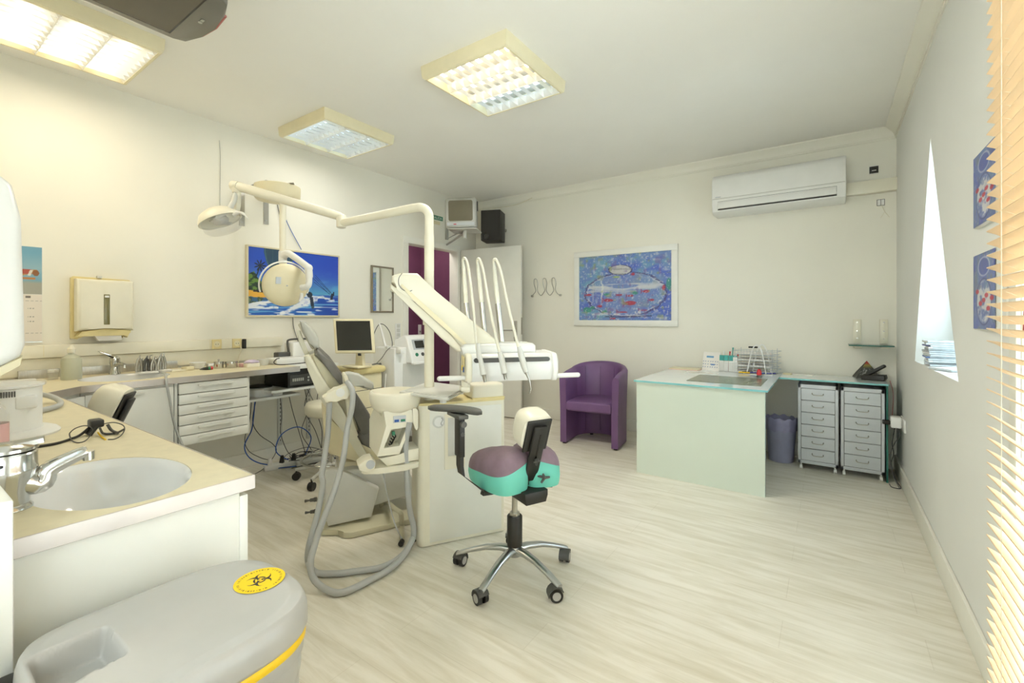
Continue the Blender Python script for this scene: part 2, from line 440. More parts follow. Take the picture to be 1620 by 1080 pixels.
# tall window beside the blind
wt = bpy.data.objects.new('window_2', None); COL.objects.link(wt); wt.location = (RX+.1, (W0+W1)/2, WB); WM['window_2'] = Matrix.Translation((RX+.1, (W0+W1)/2, WB)); wt['kind'] = 'structure'
g = G()
mid = (W0+W1)/2
for y0, y1 in ((W0, W0+.06), (mid-.05, mid+.05), (W1-.06, W1)): g.box((RX+.06, y0, WB), (RX+.12, y1, WT), .004, 2)
for z0, z1 in ((WB, WB+.08), (1.16, 1.22), (WT-.07, WT)): g.box((RX+.062, W0, z0), (RX+.118, W1, z1), .004, 2)
part('window_frame', g, 'white_plastic', wt)
g = G(); g.box((RX+.088, W0+.05, WB+.05), (RX+.092, W1-.05, WT-.05)); part('pane', g, 'clear_glass', wt)
g = G(); g.box((RX+.02, mid-.012, 1.0), (RX+.06, mid+.012, 1.03), .004); g.box((RX+.01, mid-.012, 1.0), (RX+.022, mid+.012, 1.13), .004); part('window_handle', g, 'white_plastic', wt)
run('trim_5', (RX-.012, W1, WB-.02), (RX, W1+.06, WT+.06)); run('trim_6', (RX-.012, W0-.06, WT), (RX, W1, WT+.06))

# ------------------------------------------------------------------ venetian blind
BX = .338; b0, b1 = .34, 1.612
bl = thing('venetian_blind', 'light wooden venetian blind with tilted slats hanging at the right edge of the room', 'blind', (BX, 1.0, .12))
g = G(); til = math.radians(30); a = .0178
z = .165; k = 0
while z < 2.42:
    dx, dz = a*math.cos(til), a*math.sin(til); e = .006*h2(np.int64(k), np.int64(3))-.003; sg = .0016
    A = []
    for y in (b0+e, b1+e):
        row = [g.v((BX-dx, y, z+dz)), g.v((BX, y, z+sg)), g.v((BX+dx, y, z-dz)), g.v((BX+dx-.0008, y, z-dz-.0024)), g.v((BX, y, z+sg-.0026)), g.v((BX-dx-.0008, y, z+dz-.0024))]
        A.append(row)
    g.bridge(A[0], A[1]); g.f(A[0][::-1]); g.f(A[1]); z += .0303; k += 1
part('slats', g, 'wood_slat', bl, ang=50)
g = G()
for y in (b1-.12, 1.0, .5):
    g.cyl((BX-.016, y, .14), (BX-.016, y, 2.44), .0008, n=6); g.cyl((BX+.016, y, .14), (BX+.016, y, 2.44), .0008, n=6)
    z = .165
    while z < 2.42:
        g.cyl((BX-.015, y, z+.007), (BX+.015, y, z-.010), .0007, n=4, caps=False); z += .0303
part('ladder_cord', g, 'cord_white', bl)
g = G(); g.box((BX-.03, b0, 2.43), (BX+.03, b1, 2.48), .006); part('head_rail', g, 'wood_slat', bl)
g = G(); g.box((BX-.02, b0, .12), (BX+.02, b1, .137), .005); part('bottom_rail', g, 'wood_slat', bl)
g = G(); g.chain(smooth([(BX+.03, 1.505, 2.43), (BX+.035, 1.51, 1.5), (BX+.034, 1.515, 1.28), (BX+.032, 1.53, 1.0), (BX+.033, 1.50, .5)], 8), .0026, 8); part('tilt_cord', g, 'cord_white', bl)
g = G(); g.chain(smooth([(BX+.034, 1.514, 1.33), (BX+.034, 1.522, 1.26), (BX+.036, 1.545, 1.19), (BX+.034, 1.54, 1.165)], 4), [.003]*4+[.006]*8+[.003], 8); part('cord_knob', g, 'red_trim', bl, label='brown tassel')
for y in (b0+.1, b1-.2):
    pass
g = G()
for y in (b0+.08, b1-.08): g.box((BX-.02, y-.015, 2.48), (RX, y+.015, 2.50), .002); g.box((RX-.006, y-.015, 2.45), (RX, y+.015, 2.50), .001)
part('bracket', g, 'steel', bl)

# ------------------------------------------------------------------ things on the right wall
def abstract(U, V, seed=0, small=False):
    a = fbm(U*9+seed, V*7, seed, 5); b = fbm(U*5+3+seed, V*5+7, seed+5, 4); c = vnoise(U*34, V*26, seed+9)
    base = np.zeros(U.shape+(3,))+np.array((112, 142, 196.))
    base = mixc(base, (84, 106, 200), np.clip((b-.45)*5, 0, 1)*.85); base = mixc(base, (118, 168, 190), np.clip((a-.5)*4, 0, 1)*.8)
    base = mixc(base, (200, 204, 212), np.clip((c-.68)*4, 0, 1)*.65); base = mixc(base, (150, 160, 130), np.clip((vnoise(U*12+5, V*9, seed+2)-.72)*4, 0, 1)*.6)
    return base
def fishbowl(U, V):
    base = abstract(U, V, 3)
    n = fbm(U*14, V*22, 21, 4)-.47
    cx, cy = .51, .42
    d = np.sqrt(((U-cx)/.435)**2+((V-cy)/np.where(V > cy, .30, .36))**2)+n*.16
    ins = np.clip((1-d)*20, 0, 1)
    base = mixc(base, (126, 142, 196), ins*.45)
    st = np.clip((fbm(U*4, V*40, 31, 4)-.45)*6, 0, 1)
    base = mixc(base, (222, 222, 216), ins*st*np.clip(1-np.abs(V-.50)/.16, 0, 1)*.85)
    base = mixc(base, (226, 228, 220), np.clip(1-np.abs(U-.27-n*.06)/.022, 0, 1)*np.clip((V-.22)*9, 0, 1)*np.clip((.68-V)*9, 0, 1)*.9)
    base = mixc(base, (200, 200, 206), np.clip(1-np.abs(U-.165)/.008, 0, 1)*((V > .3) & (V < .6))*.8)
    base = mixc(base, (74, 62, 110), np.clip(1-np.abs(d-1)/.035, 0, 1)*.85)
    base = mixc(base, (226, 222, 224), np.clip(1-np.abs(d-.955)/.02, 0, 1)*np.clip((n+.1)*8, 0, 1)*.8)
    e = np.sqrt(((U-.47)/.125)**2+((V-.765+.07*(U-.47))/.075)**2)
    base = mixc(base, (164, 166, 168), np.clip((1-e)*12, 0, 1)); base = mixc(base, (214, 214, 210), np.clip((1-e)*8, 0, 1)*st*.7)
    base = mixc(base, (60, 56, 84), np.clip(1-np.abs(e-1)/.09, 0, 1)*.85)
    base = mixc(base, (170, 196, 90), np.clip(1-((U-.43)/.05)**2-((V-.66)/.018)**2, 0, 1)*.9)
    for (fx, fy, fl, fh) in ((.345, .31, .055, .028), (.585, .255, .06, .034), (.245, .22, .026, .02), (.11, .40, .035, .016), (.465, .385, .03, .015), (.58, .37, .034, .017), (.745, .43, .04, .022), (.80, .30, .03, .02), (.72, .15, .04, .012), (.61, .69, .018, .02), (.92, .47, .016, .04), (.50, .125, .05, .01), (.40, .03, .03, .012)):
        q = ((U-fx)/fl)**2+((V-fy)/fh)**2; tail = (np.abs(U-(fx-fl*1.15)) < fl*.3) & (np.abs(V-fy) < (fx-fl*.75-U)*1.3+.004)
        base = mixc(base, (186, 58, 72), np.clip((1.15-q-n*1.5)*2.5, 0, 1)*.82); base = mixc(base, (150, 70, 110), tail*.6)
    for (fx, fy, fl, fh) in ((.32, .40, .04, .02), (.63, .41, .035, .03), (.10, .165, .06, .05), (.97, .52, .03, .10), (.30, .14, .03, .02), (.16, .20, .03, .03)):
        base = mixc(base, (62, 150, 120), np.clip((1-((U-fx)/fl)**2-((V-fy)/fh)**2)*2, 0, 1)*.75)
    fo = np.clip(1-np.abs(V-.07-.03*np.sin(U*5))/.03, 0, 1)*((U > .15) & (U < .95)); base = mixc(base, (226, 224, 220), fo*np.clip((n+.12)*7, 0, 1)*.8)
    base = mixc(base, (52, 50, 76), np.clip(1-np.abs(V-.052-.05*np.abs(U-.45))/.012, 0, 1)*((U > .3) & (U < .8))*.8)
    base = mixc(base, (206, 208, 214), np.clip((vnoise(U*90, V*64, 41)-.74)*6, 0, 1)*.7); base = mixc(base, (150, 160, 110), np.clip((vnoise(U*22, V*16, 44)-.78)*6, 0, 1)*.6); base = mixc(base, (120, 100, 160), np.clip((vnoise(U*26, V*19, 47)-.76)*6, 0, 1)*.5)
    base = mixc(base, (222, 226, 222), np.clip(1-((U-.64)/.07)**2-((V-.13)/.07)**2, 0, 1)*np.clip((vnoise(U*60, V*40, 8)-.4)*4, 0, 1))
    return base
def vase(seed):
    def fn(U, V):
        base = abstract(U, V, seed); base = mixc(base, (92, 84, 140), np.ones_like(U)*.35)
        d = np.sqrt(((U-.5)/.34)**2+((V-.36)/.30)**2)
        base = mixc(base, (208, 208, 210), np.clip((1-d)*6, 0, 1)*np.clip((fbm(U*8, V*14, seed+2)-.38)*6, 0, 1))
        base = mixc(base, (60, 62, 120), np.clip(1-np.abs(d-1)/.06, 0, 1)*.8)
        e = np.sqrt(((U-.5)/.25)**2+((V-.82)/.12)**2); base = mixc(base, (84, 96, 170), np.clip((1-e)*8, 0, 1)*.8); base = mixc(base, (214, 214, 220), np.clip(1-np.abs(e-1)/.14, 0, 1)*.8)
        for fx, fy in ((.2, .5), (.35, .34), (.62, .44), (.7, .27), (.5, .38), (.85, .4)):
            base = mixc(base, (196, 50, 70), np.clip((1-((U-fx)/.09)**2-((V-fy)/.035)**2)*3, 0, 1)*.9)
        return base
    return fn
for nm, z0, z1, lab, sd in (('painting', 1.511, 1.762, 'small unframed blue and red abstract canvas on the right wall, upper of the pair', 4), ('painting', 1.158, 1.418, 'small unframed blue and red abstract canvas on the right wall, lower of the pair', 9)):
    t = thing(nm, lab, 'painting', (RX-.01, 2.18, z0), 'small canvases on the right wall')
    g = G(); g.box((RX-.014, 1.90, z0), (RX, 2.262, z1), .002, 1); part('canvas', g, 'white_frame', t)
    picture('picture', (RX-.0155, 2.26, z0+.003), (0, -.262, 0), (0, 0, z1-z0-.006), 90, 90, vase(sd), t)

# CD cases piled on the sill of the triangular window
sx, sy = RX+.075, 3.42
zz = .935
cols = ['case_clear', 'card_grey', 'white_plastic', 'case_clear', 'blue', 'case_clear', 'white_plastic', 'card_grey', 'case_clear', 'white_plastic', 'blue_ink', 'case_clear', 'white_frame']
names = ['clear disc case at the foot of the pile on the window sill', 'grey disc case lying second from the bottom of the sill pile', 'white disc case third from the bottom of the sill pile', 'clear disc case resting on the third case of the sill pile', 'blue disc case in the lower half of the sill pile', 'clear disc case lying on the blue case in the sill pile', 'white disc case in the middle of the sill pile', 'grey disc case just above the middle of the sill pile', 'clear disc case in the upper half of the sill pile', 'white disc case under the dark blue one on the sill', 'dark blue disc case near the top of the sill pile', 'clear disc case second from the top of the sill pile', 'white disc case on top of the sill pile']
for i, c in enumerate(cols):
    r = Matrix.Rotation(math.radians((h2(np.int64(i), np.int64(1))-.5)*16), 3, 'Z'); th = .0105
    cy = sy+(h2(np.int64(i), np.int64(2))-.5)*.03; cx = sx+(h2(np.int64(i), np.int64(5))-.5)*.012
    t = thing('disc_case', names[i], 'disc case', (cx, cy, zz), 'disc cases piled on the sill of the triangular window')
    g = G(); g.box((cx-.066, cy-.07, zz), (cx+.066, cy+.07, zz+th-.001), .001, 1, r); part('case', g, 'case_clear', t)
    g = G(); g.box((cx-.0665, cy-.0705, zz+.002), (cx-.05, cy+.0705, zz+th-.003), 0, 1, r); part('spine', g, c, t, label='printed spine')
    zz += th
t = thing('disc_case', 'clear disc case lying alone on the sill at the foot of the pile', 'disc case', (RX+.07, 3.1, .935)); r = Matrix.Rotation(.5, 3, 'Z')
g = G(); g.box((RX+.01, 3.05, .935), (RX+.14, 3.19, .945), .001, 1, r); part('case', g, 'case_clear', t)
g = G(); g.box((RX+.012, 3.052, .937), (RX+.138, 3.188, .9465), 0, 1, r); part('booklet', g, 'paper', t)

# double socket with plugs low on the right wall
t = thing('wall_socket', 'white wall socket low on the right wall crowded with adapters', 'socket', (RX, 4.24, .42))
g = G(); g.box((RX-.012, 4.12, .40), (RX, 4.32, .49), .004); part('plate', g, 'white_plastic', t)
t = thing('plug_adapter', 'white multi plug adapter in the socket beside the glass desk', 'adapter', (RX-.04, 4.27, .42))
g = G(); g.box((RX-.075, 4.22, .41), (RX-.012, 4.30, .49), .01); part('body', g, 'white_plastic', t)
g = G(); g.box((RX-.12, 4.225, .43), (RX-.075, 4.26, .46), .006); part('plug', g, 'black', t, label='black plug')
def cable(name, pts, r, m, label, cat='cable', group=None, n=7, sub=8):
    g = G(); g.tube(pts, r, n, sub); return solo(name, g, m, label, cat, group)
cable('phone_cable', [(.37, 4.40, .728), (.385, 4.36, .64), (.375, 4.30, .50), (.36, 4.26, .47), (.345+.03, 4.245, .45)], .0022, 'red_trim', 'thin dark red cord running from the telephone down beside the glass desk')
cable('power_cable', [(.385, 4.24, .42), (.37, 4.25, .30), (.378, 4.25, .22), (.366, 4.27, .14), (.385, 4.23, .05), (.41, 4.2, .006), (.40, 4.15, .006), (.36, 4.16, .006), (.352, 4.22, .008)], .0028, 'black', 'black power cable falling from the right wall adapter to the floor', 'cable')
cable('power_cable', [(.40, 4.235, .41), (.41, 4.24, .36), (.385, 4.25, .30), (.365, 4.25, .24), (.362, 4.25, .16), (.37, 4.21, .08), (.402, 4.17, .004)], .0022, 'dark_grey', 'dark grey thin cable twisting beside the black one under the adapter', 'cable')

# ================================================================== BACK WALL
def frame(t, a, b, z0, z1, y, wd, m, dep=.03):
    g = G()
    for lo, hi in (((a, y-dep, z0), (b, y, z0+wd)), ((a, y-dep, z1-wd), (b, y, z1)), ((a, y-dep, z0+wd), (a+wd, y, z1-wd)), ((b-wd, y-dep, z0+wd), (b, y, z1-wd))): g.box(lo, hi, .003, 2)
    return part('frame', g, m, t)
t = thing('painting', 'abstract blue painting of a round fishbowl with red fish in a white frame', 'painting', (-1.81, BY-.02, 1.11))
frame(t, -2.385, -1.238, 1.108, 1.937, BY, .062, 'white_frame')
picture('picture', (-2.325, BY-.018, 1.168), (1.03, 0, 0), (0, 0, .708), 230, 160, fishbowl, t)
g = G(); g.box((-2.33, BY-.016, 1.16), (-1.29, BY-.002, 1.88)); part('backing', g, 'white_frame', t)

# air conditioner
t = thing('air_conditioner', 'white split air conditioner mounted high on the back wall', 'air conditioner', (-.38, BY, 2.13))
ax0, ax1 = -.88, .108
prof = [(BY, 2.14), (BY-.17, 2.135), (BY-.215, 2.16), (BY-.232, 2.22), (BY-.238, 2.29), (BY-.232, 2.44), (BY-.20, 2.485), (BY-.17, 2.495), (BY, 2.495)]
g = G(); g.prism(prof, ax0, ax1, .008, 'x', 3); part('housing', g, 'white_plastic', t)
g = G(); g.box((ax0+.006, BY-.243, 2.268), (ax1-.006, BY-.236, 2.274), .001, 1); part('panel_seam', g, 'light_grey', t)
R = Matrix.Rotation(math.radians(-12), 3, 'X')
g = G(); g.box((ax0+.05, BY-.233, 2.17), (ax1-.06, BY-.226, 2.18)); part('outlet_gap', g, 'black', t)
g = G(); g.box((ax0+.05, BY-.241, 2.180), (ax1-.06, BY-.222, 2.240), .006, 3, R); part('louvre_flap', g, 'white_plastic', t)
g = G(); g.box((ax0+.05, BY-.2392, 2.2435), (ax1-.06, BY-.2352, 2.2450)); g.box((ax1-.0615, BY-.2392, 2.178), (ax1-.06, BY-.2305, 2.245)); part('flap_gap', g, 'dark_grey', t)
g = G(); g.box((ax0+.03, BY-.2425, 2.283), (ax0+.075, BY-.2368, 2.289)); part('badge', g, 'silver_paint', t)
g = G(); g.box((ax1, BY-.06, 2.195), (RX, BY, 2.298), .006, 2); solo('pipe_duct', g, 'cream', 'boxed white pipe duct between the air conditioner and the right wall', 'duct')
t = thing('junction_plate', 'small open black junction box on the wall above the white duct', 'junction box', (.293, BY, 2.36))
g = G(); g.box((.265, BY-.008, 2.358), (.322, BY, 2.418), .002); part('box', g, 'black', t)
g = G(); g.box((.262, BY-.010, 2.355), (.325, BY-.006, 2.36)); g.box((.262, BY-.010, 2.416), (.325, BY-.006, 2.421)); g.box((.28, BY-.011, 2.38), (.308, BY-.008, 2.386)); part('rim', g, 'paper', t)
t = thing('wall_outlet', 'square socket plate with loose wires under the white duct', 'socket', (.33, BY, 2.07))
g = G()
for lo, hi in (((.312, BY-.004, 2.095), (.362, BY, 2.098)), ((.312, BY-.004, 2.142), (.362, BY, 2.145)), ((.312, BY-.004, 2.095), (.315, BY, 2.145)), ((.336, BY-.004, 2.095), (.339, BY, 2.145)), ((.359, BY-.004, 2.095), (.362, BY, 2.145))): g.box(lo, hi)
part('plate', g, 'dark_grey', t)
g = G(); g.box((.314, BY-.003, 2.097), (.36, BY, 2.143)); part('cover', g, 'white_plastic', t)
g = G(); g.tube([(.342, BY-.005, 2.10), (.35, BY-.012, 2.07), (.362, BY-.012, 2.04), (.375, BY-.01, 2.02), (.39, BY-.008, 1.995)], .0016, 6, 4); g.tube([(.36, BY-.012, 2.042), (.35, BY-.012, 2.02), (.335, BY-.008, 1.995)], .0014, 6, 4); part('wire', g, 'cord_white', t)

# coat hook rail
t = thing('coat_rack', 'bent wire coat rack with three looped hooks on the back wall', 'coat rack', (-2.76, BY, 1.45))
g = G()
path = [(-2.955, 1.462)]
for i, x in enumerate((-2.885, -2.762, -2.638)):
    path += [(x-.028, 1.50), (x-.012, 1.53), (x-.026, 1.60), (x-.018, 1.652), (x, 1.662), (x+.018, 1.652), (x+.026, 1.60), (x+.010, 1.53), (x+.028, 1.485)]
    if i < 2: path += [(x+.061, 1.463)]
path += [(-2.572, 1.458)]
pts = []
for i, (x, z) in enumerate(path): pts.append((x, BY-.02-(.035*max(0, (z-1.5)/.16)), z))
g.tube(pts, .0042, 8, 5); part('wire', g, 'steel', t)
for x in (-2.958, -2.57):
    g = G(); g.cyl((x, BY, 1.46), (x, BY-.022, 1.46), .013, n=16); part('mount', g, 'steel', t)

# speaker
t = thing('loudspeaker', 'black box loudspeaker fixed high in the corner above the white door', 'speaker', (-3.33, BY-.2, 2.12))
R = Matrix.Rotation(math.radians(22), 3, 'Z')
g = G(); g.box((-3.50, 4.32, 2.125), (-3.26, 4.56, 2.49), .006, 2, R); part('cabinet', g, 'black', t)
cS = Vector((-3.38, 4.44, 2.3)); 
def sp(x, y, z): return cS+R @ Vector((x, y, z))
g = G(); g.box((-3.495, 4.312, 2.13), (-3.265, 4.322, 2.485), .003, 1); 
g2 = G(); 
A = [sp(-.115, -.126, -.175), sp(.115, -.126, -.175), sp(.115, -.126, .185), sp(-.115, -.126, .185)]
B2 = [sp(-.112, -.121, -.172), sp(.112, -.121, -.172), sp(.112, -.121, .182), sp(-.112, -.121, .182)]
g2.loft([B2, A]); g.bm.free(); part('grille', g2, 'black', t)
g = G(); g.cyl(sp(-.05, -.12, -.125), sp(-.05, -.150, -.125), .034, .038, 20, caps=False); g.cyl(sp(-.05, -.128, -.125), sp(-.05, -.130, -.125), .03, n=20); part('port', g, 'dark_grey', t)
g = G(); g.cyl(sp(0, .1, 0), (-3.36, BY, 2.3), .02); part('bracket', g, 'steel', t)

# corner television on its bracket
TVc = K(729, 337, 4.72)
yaw = math.radians(28)
RT_ = Matrix.Translation(TVc) @ Matrix.Rotation(yaw, 4, 'Z') @ Matrix.Rotation(math.radians(4), 4, 'X')
t = thing('tube_television', 'small silver tube television on a wall bracket in the far corner', 'television', tuple(TVc))
g = G(RT_); hw, hh = .165, .155
def rr(w, h, y, r=.03, n=5, taper=1.0, dz=0):
    pts = []
    for cx, cz, a0 in ((w-r, h-r, 0), (-w+r, h-r, PI/2), (-w+r, -h+r, PI), (w-r, -h+r, 1.5*PI)):
        for k in range(n): a = a0+PI/2*k/(n-1); pts.append(((cx+r*math.cos(a)), y, cz+r*math.sin(a)+dz))
    return pts
g.loft([rr(hw-.012, hh-.012, -.012), rr(hw, hh, .0), rr(hw, hh, .06), rr(hw-.02, hh-.015, .10, dz=-.005), rr(hw-.07, hh-.05, .20, dz=-.02), rr(hw-.085, hh-.06, .28, dz=-.025)]); part('housing', g, 'tv_silver', t)
g = G(RT_); rings = []
for k in range(5): s_ = 1-k*.16; rings.append(rr(.128*s_, .105*s_, -.0135-.006*math.sin(k/4*PI/2), r=.02*s_, dz=.024))
g.loft(rings); part('screen', g, 'screen_olive', t)
g = G(RT_); g.box((-.145, -.016, -.128), (.145, -.011, -.095), .003, 1); part('front_panel', g, 'silver_paint', t)
g = G(RT_); g.box((-.075, -.019, -.118), (-.045, -.014, -.110)); part('logo', g, 'red', t)
g = G(RT_); g.box((.166, .02, .02), (.175, .04, .12), .002); part('antenna', g, 'black', t, label='black aerial clip')
zt = TVc.z-hh-.012
t = thing('television_bracket', 'grey metal wall bracket with a shelf carrying the corner television', 'bracket', (LX, 4.12, 2.14))
g = G(); g.box((LX, 4.09, 2.15), (LX+.022, 4.13, 2.40), .002); part('wall_rail', g, 'tv_silver', t)
g = G(); g.box((TVc.x-.15, TVc.y-.06, zt-.012), (TVc.x+.15, TVc.y+.20, zt), .002, 2, Matrix.Rotation(yaw, 3, 'Z')); part('shelf', g, 'tv_silver', t)
g = G(); g.chain([(LX+.01, 4.11, zt-.025), (TVc.x+.02, TVc.y+.05, zt-.025)], .012, 8); g.chain([(LX+.012, 4.11, 2.16), (TVc.x-.05, TVc.y+.02, zt-.03)], .006, 8); g.cyl((TVc.x+.02, TVc.y+.04, zt-.09), (TVc.x+.02, TVc.y+.04, zt-.012), .022); part('arm', g, 'tv_silver', t)
cable('television_cable', [(-3.55, BY-.03, 2.60), (-3.2, BY-.022, 2.597), (-2.98, BY-.02, 2.64), (-2.95, BY-.015, 2.65)], .004, 'cord_white', 'thin white cable pinned along the back wall from the corner television')

# exit sign on the left wall
t = thing('exit_sign', 'green exit sign reading SALIDA on the left wall above the purple doorway', 'sign', (LX, 3.9, 2.36))
g = G(); g.box((LX, 3.80, 2.366), (LX+.006, 4.045, 2.415), .001, 1); part('plate', g, 'green', t)
text_mesh('lettering', 'SALIDA', .045, axes((LX+.0065, 3.955, 2.388), (0, 1, 0), (0, 0, 1), (1, 0, 0)), 'white_plastic', t)
g = G(); g.box((LX, 3.83, 2.31), (LX+.004, 4.0, 2.35), .001, 1); solo('paper_strip', g, 'cream_warm', 'pale paper strip stuck on the wall under the exit sign', 'paper')

# glass shelf with brackets
t = thing('glass_shelf', 'small green edged glass shelf on two white brackets near the right corner', 'shelf', (.28, BY, .97))
sy0 = BY-.20
g = G(); g.box((.125, sy0, .975), (.405, BY-.012, .985), .001, 1); part('shelf_board', g, 'glass_edge_dark', t)
for x in (.185, .355):
    g = G(); g.box((x-.026, BY-.014, .99), (x+.026, BY, 1.185), .003, 2); g.box((x-.026, BY-.12, .955), (x+.026, BY, .974), .004, 2)
    b_ = part('bracket', g, 'cream', t)
    g = G()
    for z in (1.03, 1.09, 1.16): g.cyl((x, BY-.0165, z), (x, BY-.012, z), .006, n=10)
    part('screw', g, 'steel', b_)

# ================================================================== DESK
t = thing('glass_desk', 'L-shaped desk of frosted white glass with aqua edges against the back wall', 'desk', (-.79, 3.95, 0))
dz0, dz1 = .703, .716
def glass_slab(name, lo, hi, face, edge, parent, thin):
    g = G(); g.box(lo, hi, 0)
    for f in g.bm.faces:
        n = f.normal if f.normal.length else None
    g.bm.normal_update()
    for f in g.bm.faces: f.material_index = 0 if abs(f.normal[thin]) > .9 else 1
    return part(name, g, (face, edge), parent)
glass_slab('desktop', (-1.245, 3.435, dz0), (-.335, 4.64, dz1), 'glass_white', 'glass_edge', t, 2)
glass_slab('side_desktop', (-.333, 4.255, dz0), (.352, 4.64, dz1), 'glass_white', 'glass_edge', t, 2)
glass_slab('front_panel', (-1.228, 3.452, 0), (-.352, 3.464, dz0), 'glass_panel', 'glass_edge', t, 1)
glass_slab('end_panel', (-.352-.012, 3.464, .0), (-.352, 3.50, dz0), 'glass_panel', 'glass_edge', t, 0)
glass_slab('side_panel', (.338, 4.268, 0), (.350, 4.63, dz0), 'glass_edge_dark', 'glass_edge_dark', t, 0)
glass_slab('left_panel', (-1.228, 3.464, 0), (-1.216, 4.63, dz0), 'glass_panel', 'glass_edge', t, 0)
# drawer units
def drawer_unit(x0, x1, y0, label, dy=0):
    t = thing('drawer_unit', label, 'drawer unit', ((x0+x1)/2, y0+.2, 0), 'silver drawer units under the desk')
    z0, z1 = .048, .672
    g = G(); wd = .020; y1 = y0+.36
    for lo, hi in (((x0, y0, z0), (x0+wd, y1, z1)), ((x1-wd, y0, z0), (x1, y1, z1)), ((x0, y0, z1-.030), (x1, y1, z1)), ((x0, y0, z0), (x1, y1, z0+.026)), ((x0, y1-.01, z0), (x1, y1, z1))): g.box(lo, hi, .0015, 1)
    part('body', g, 'silver_paint', t)
    n = 6; hgt = (z1-.030-z0-.026)/n
    g = G(); g.box((x0+wd, y0+.02, z0+.026), (x1-wd, y0+.03, z1-.03)); part('recess', g, 'black', t)
    for k in range(n):
        za = z0+.026+k*hgt
        g = G(); g.box((x0+wd+.002, y0+.0015, za+.002), (x1-wd-.002, y0+.02, za+hgt-.002), .001, 1); d = part('drawer', g, 'silver_paint', t)
        xm = (x0+x1)/2; zm = za+hgt*.55
        g = G(); g.tube([(xm-.036, y0+.004, zm+.006), (xm-.036, y0-.016, zm+.002), (xm-.028, y0-.022, zm-.004), (xm, y0-.023, zm-.006), (xm+.028, y0-.022, zm-.004), (xm+.036, y0-.016, zm+.002), (xm+.036, y0+.004, zm+.006)], .0030, 8, 3); part('handle', g, 'steel', d)
    for cx, cy in ((x0+.02, y0+.02), (x1-.02, y0+.02), (x0+.02, y1-.03), (x1-.02, y1-.03)):
        g = G(); g.cyl((cx-.009, cy, .017), (cx+.009, cy, .017), .017, n=16); g.cyl((cx, cy, .03), (cx, cy, z0), .006, n=8); part('castor', g, 'white_plastic', t)
drawer_unit(-.206, .056, 4.275, 'silver metal drawer unit on castors under the desk, left one beside the waste bin')
drawer_unit(.070, .331, 4.275, 'silver metal drawer unit on castors under the desk, right one beside the telephone end')
# waste bin
t = thing('waste_bin', 'round wire mesh waste bin with a purple bin liner under the desk', 'bin', (-.335, 4.44, 0))
g = G(); g.lathe([(.090, 0), (.092, .008), (.112, .33), (.115, .345), (.112, .345), (.108, .33), (.088, .01)], (-.335, 4.44, 0), 28, capt=False); part('bin_body', g, 'bin_mesh', t)
g = G(); pr = [(.1165, .26), (.118, .30), (.1185, .352), (.112, .362), (.106, .33), (.09, .05)]
for i, (r, z) in enumerate(pr): pass
prev = None
for (r, z) in pr:
    R_ = [g.v((-.335+(r+.003*math.sin(k*2.3))*math.cos(2*PI*k/36), 4.44+(r+.003*math.sin(k*2.3))*math.sin(2*PI*k/36), z+.008*math.sin(k*1.7)*(z > .25))) for k in range(36)]
    if prev: g.bridge(prev, R_)
    prev = R_
part('bin_liner', g, 'bag_purple', t, label='translucent purple liner')
# ------------------------------------------------------------------ things on the desk
g = G(); g.box((-.90, 3.62, dz1), (-.395, 4.06, dz1+.003), .001, 1); solo('desk_blotter', g, 'blotter', 'dark green desk pad lying on the glass desktop', 'desk pad')
Z = dz1
def flat(name, px, py, dx, dy, dz, rot, m, label, cat, group=None, z0=None):
    p = onz(px, py, Z); z0 = Z if z0 is None else z0
    g = G(); g.box((p.x-dx/2, p.y-dy/2, z0), (p.x+dx/2, p.y+dy/2, z0+dz), min(.001, dz*.3), 1, Matrix.Rotation(math.radians(rot), 3, 'Z')); return solo(name, g, m, label, cat, group)
t = thing('open_book', 'cream paged notebook lying open at the far left of the desk', 'notebook', tuple(onz(1085, 583.5, Z)))
p = onz(1085, 583.5, Z)
g = G(); g.box((p.x-.13, p.y-.09, Z), (p.x+.13, p.y+.09, Z+.010), .002, 1); part('pages', g, 'cream_warm', t)
g = G(); g.box((p.x-.135, p.y-.095, Z-.0005+.0008), (p.x+.135, p.y+.095, Z+.003)); part('cover', g, 'pink', t)
flat('paper_sheet', 1110, 590, .26, .10, .002, 4, 'paper', 'loose white paper sheet in front of the desk calendar', 'paper')
flat('paper_sheet', 1262, 592, .22, .10, .002, -8, 'paper', 'loose white paper on the side desktop behind the drawer units', 'paper')
flat('paper_note', 1246, 592, .06, .05, .012, -8, 'cream_warm', 'small cream note block on the side desktop', 'note')
# tent calendar
def tent(px, py, wd, ht, dep, rz, label, fn):
    p = onz(px, py, Z); t = thing('desk_calendar', label, 'calendar', tuple(p)); X = Matrix.Translation(p) @ Matrix.Rotation(math.radians(rz), 4, 'Z')
    g = G(X); g.prism([(-dep/2, 0), (-dep/2+.003, 0), (.001, ht-.006), (dep/2-.003, 0), (dep/2, 0), (.002, ht), (-.002, ht)], -wd/2, wd/2, axis='x'); part('stand', g, 'paper', t)
    o = X @ Vector((-wd/2+.003, -dep/2-.0012, .002)); ux = (X @ Vector((wd/2-.003, -dep/2-.0012, .002)))-o; vz = (X @ Vector((-wd/2+.003, -.004, ht-.002)))-o
    picture('page', o, ux, vz, 40, 40, fn, t, 'print_ink')
    return t
def page(U, V):
    b = np.zeros(U.shape+(3,))+np.array((236, 232, 224.))
    b = mixc(b, (70, 140, 190), ((np.abs(V-.76) < .05) & (U > .2) & (U < .62))*.8)
    dots = (np.sin(U*44) > .4) & (np.sin(V*40) > .5) & (V < .6) & (V > .12); b = mixc(b, (96, 120, 160), dots*.7)
    b = mixc(b, (60, 110, 180), ((np.abs(V-.34) < .04) & (np.abs(U-.62) < .12))*.8); return b
